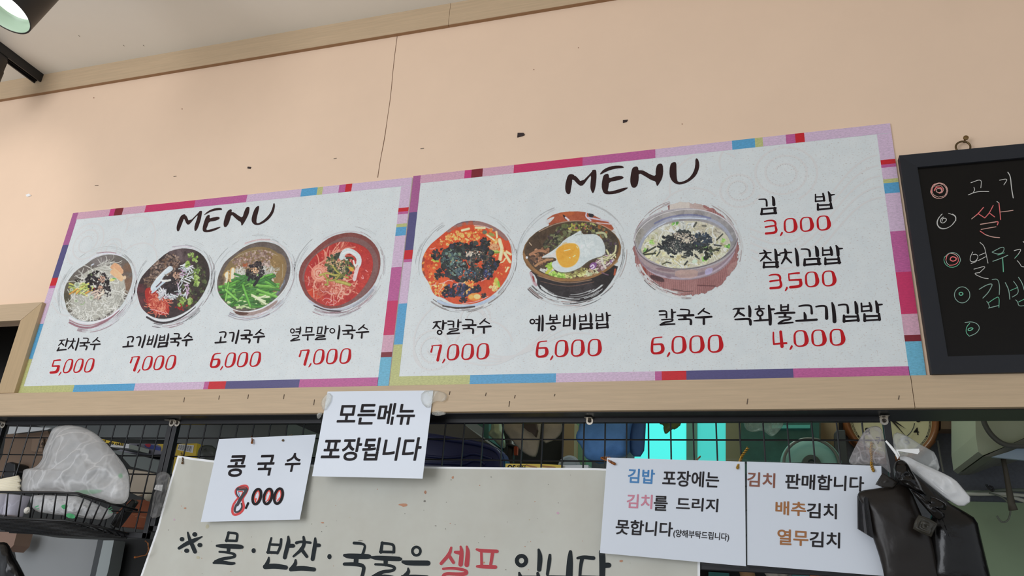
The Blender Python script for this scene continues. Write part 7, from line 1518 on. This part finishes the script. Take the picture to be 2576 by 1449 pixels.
m = MB(); c = at(*z1([(1212, 800)])[0], .14); m.lathe(c, (.3, -1, 0), [(.0005, .012), (.012, .01), (.014, 0), (.014, -.04), (.0005, -.042)], 20); tag(m.build('white_roll', mat('cream_roll', (190, 182, 166), .6), smooth=True), 'small cream roll above the orange-brown box', 'roll')
ob = thing('orange_box', at(345, 1325, .2), 'orange-brown cardboard box behind the basket, by the banner edge', 'box')
pr('carton', [(1060,830),(1230,832),(1215,900),(1170,1055),(985,1050),(1010,960),(940,940)], .20, .08, mat('orange_card', (142, 78, 48), .7, noise_s=4, noise_a=.08), parent=ob, px=z1)
k = Ink(lambda x, y: .1995, .0004); k.stroke([p + (.8,) for p in z1([(1080,950),(1190,970)])], 0); k.stroke([p + (1.5,) for p in z1([(1100,965),(1190,978)])], 0); k.build('print_line', [mat('pale_orange_print', (176, 120, 90), .7)], ob)
m = MB(); m.tube([at(*q, .10) for q in z1([(1100,840),(1050,900),(980,980),(940,1040)])], [.010, .013, .016, .014], 12); tag(m.build('black_tool', mat('black_rubber', (30, 30, 30), .35), smooth=True), 'black tool leaning across the orange-brown box', 'kitchen tool')
m = MB(); m.box((at(*z1([(1225, 960)])[0], .09).x, .08, at(*z1([(1200, 1090)])[0], .09).z), (at(*z1([(1300, 960)])[0], .09).x, .11, at(*z1([(1200, 745)])[0], .09).z)); tag(m.build('black_container', mat('black_glossy_plastic', (32, 34, 36), .25)), 'black upright holder beside the left double post', 'holder')
pr('white_tag', [(1266,708),(1322,708),(1310,760),(1250,745)], .05, .002, M['white'], 'white card tag on the black holder by the double post', 'tag', px=z1)
# fridge below the basket
fr = thing('refrigerator', at(150, 1449, .5), 'grey refrigerator side with a silver corner rail, below the basket', 'refrigerator')
pr('side_panel', [(130,1090),(270,1110),(480,1140),(800,1155),(730,1480),(640,1700),(60,1700),(150,1400),(110,1200)], .40, .06, mat('fridge_enamel', (132, 136, 140), .4), parent=fr, px=z1)
pr('gasket', [(795,1155),(840,1160),(770,1500),(720,1500)], .39, .05, mat('dark_gasket', (58, 62, 66), .5), parent=fr, px=z1); pr('corner_rail', [(840,1160),(925,1160),(880,1400),(850,1500),(765,1500)], .38, .05, mat('silver_rail', (150, 158, 160), .3, metal=.4), parent=fr, px=z1)
pr('black_slab', [(925,1150),(1240,1150),(1170,1700),(800,1700)], .45, .05, DK, 'black slab between the refrigerator rail and the banner', 'cupboard', px=z1)  # plain black slab beside the refrigerator rail
pr('pinkish_box', [(-40,1060),(140,1090),(110,1200),(60,1250),(-40,1230)], .3, .06, mat('pinkish_card', (128, 104, 92), .7), 'pinkish-brown box under the basket at the left edge', 'box', px=z1)
bag('plastic_bag', z1([(-60,1190),(20,1170),(70,1185),(110,1280),(160,1360),(215,1470),(230,1600),(-60,1600)]), lambda x, y: .02, (.03, .03), BLK, 'black bag at the bottom left corner below the basket', 'plastic bag', z1([(60, 1400)])[0], .004, 14, 12, .8, 33, 1, crump=.7)
# dark opening at the left: a black sheet stands in for its unlit interior
struct(pr('window_3', [(-300,790),(60,790),(60,960),(-300,960)], .30, .01, mat('unlit_interior', (14, 14, 14), .3)))

for q in C.objects:
    if q.get('label', '').startswith('dark crumpled bag behind'):
        b_ = loc_of(q)
        for v in q.data.vertices:
            if v.co.z + b_.z < ZS + .11: v.co.z = ZS - b_.z
for nm in ('storage_box', 'yellow_box', 'yellow_pack', 'round_pot_lid', 'spatula'): rest(C.objects[nm])
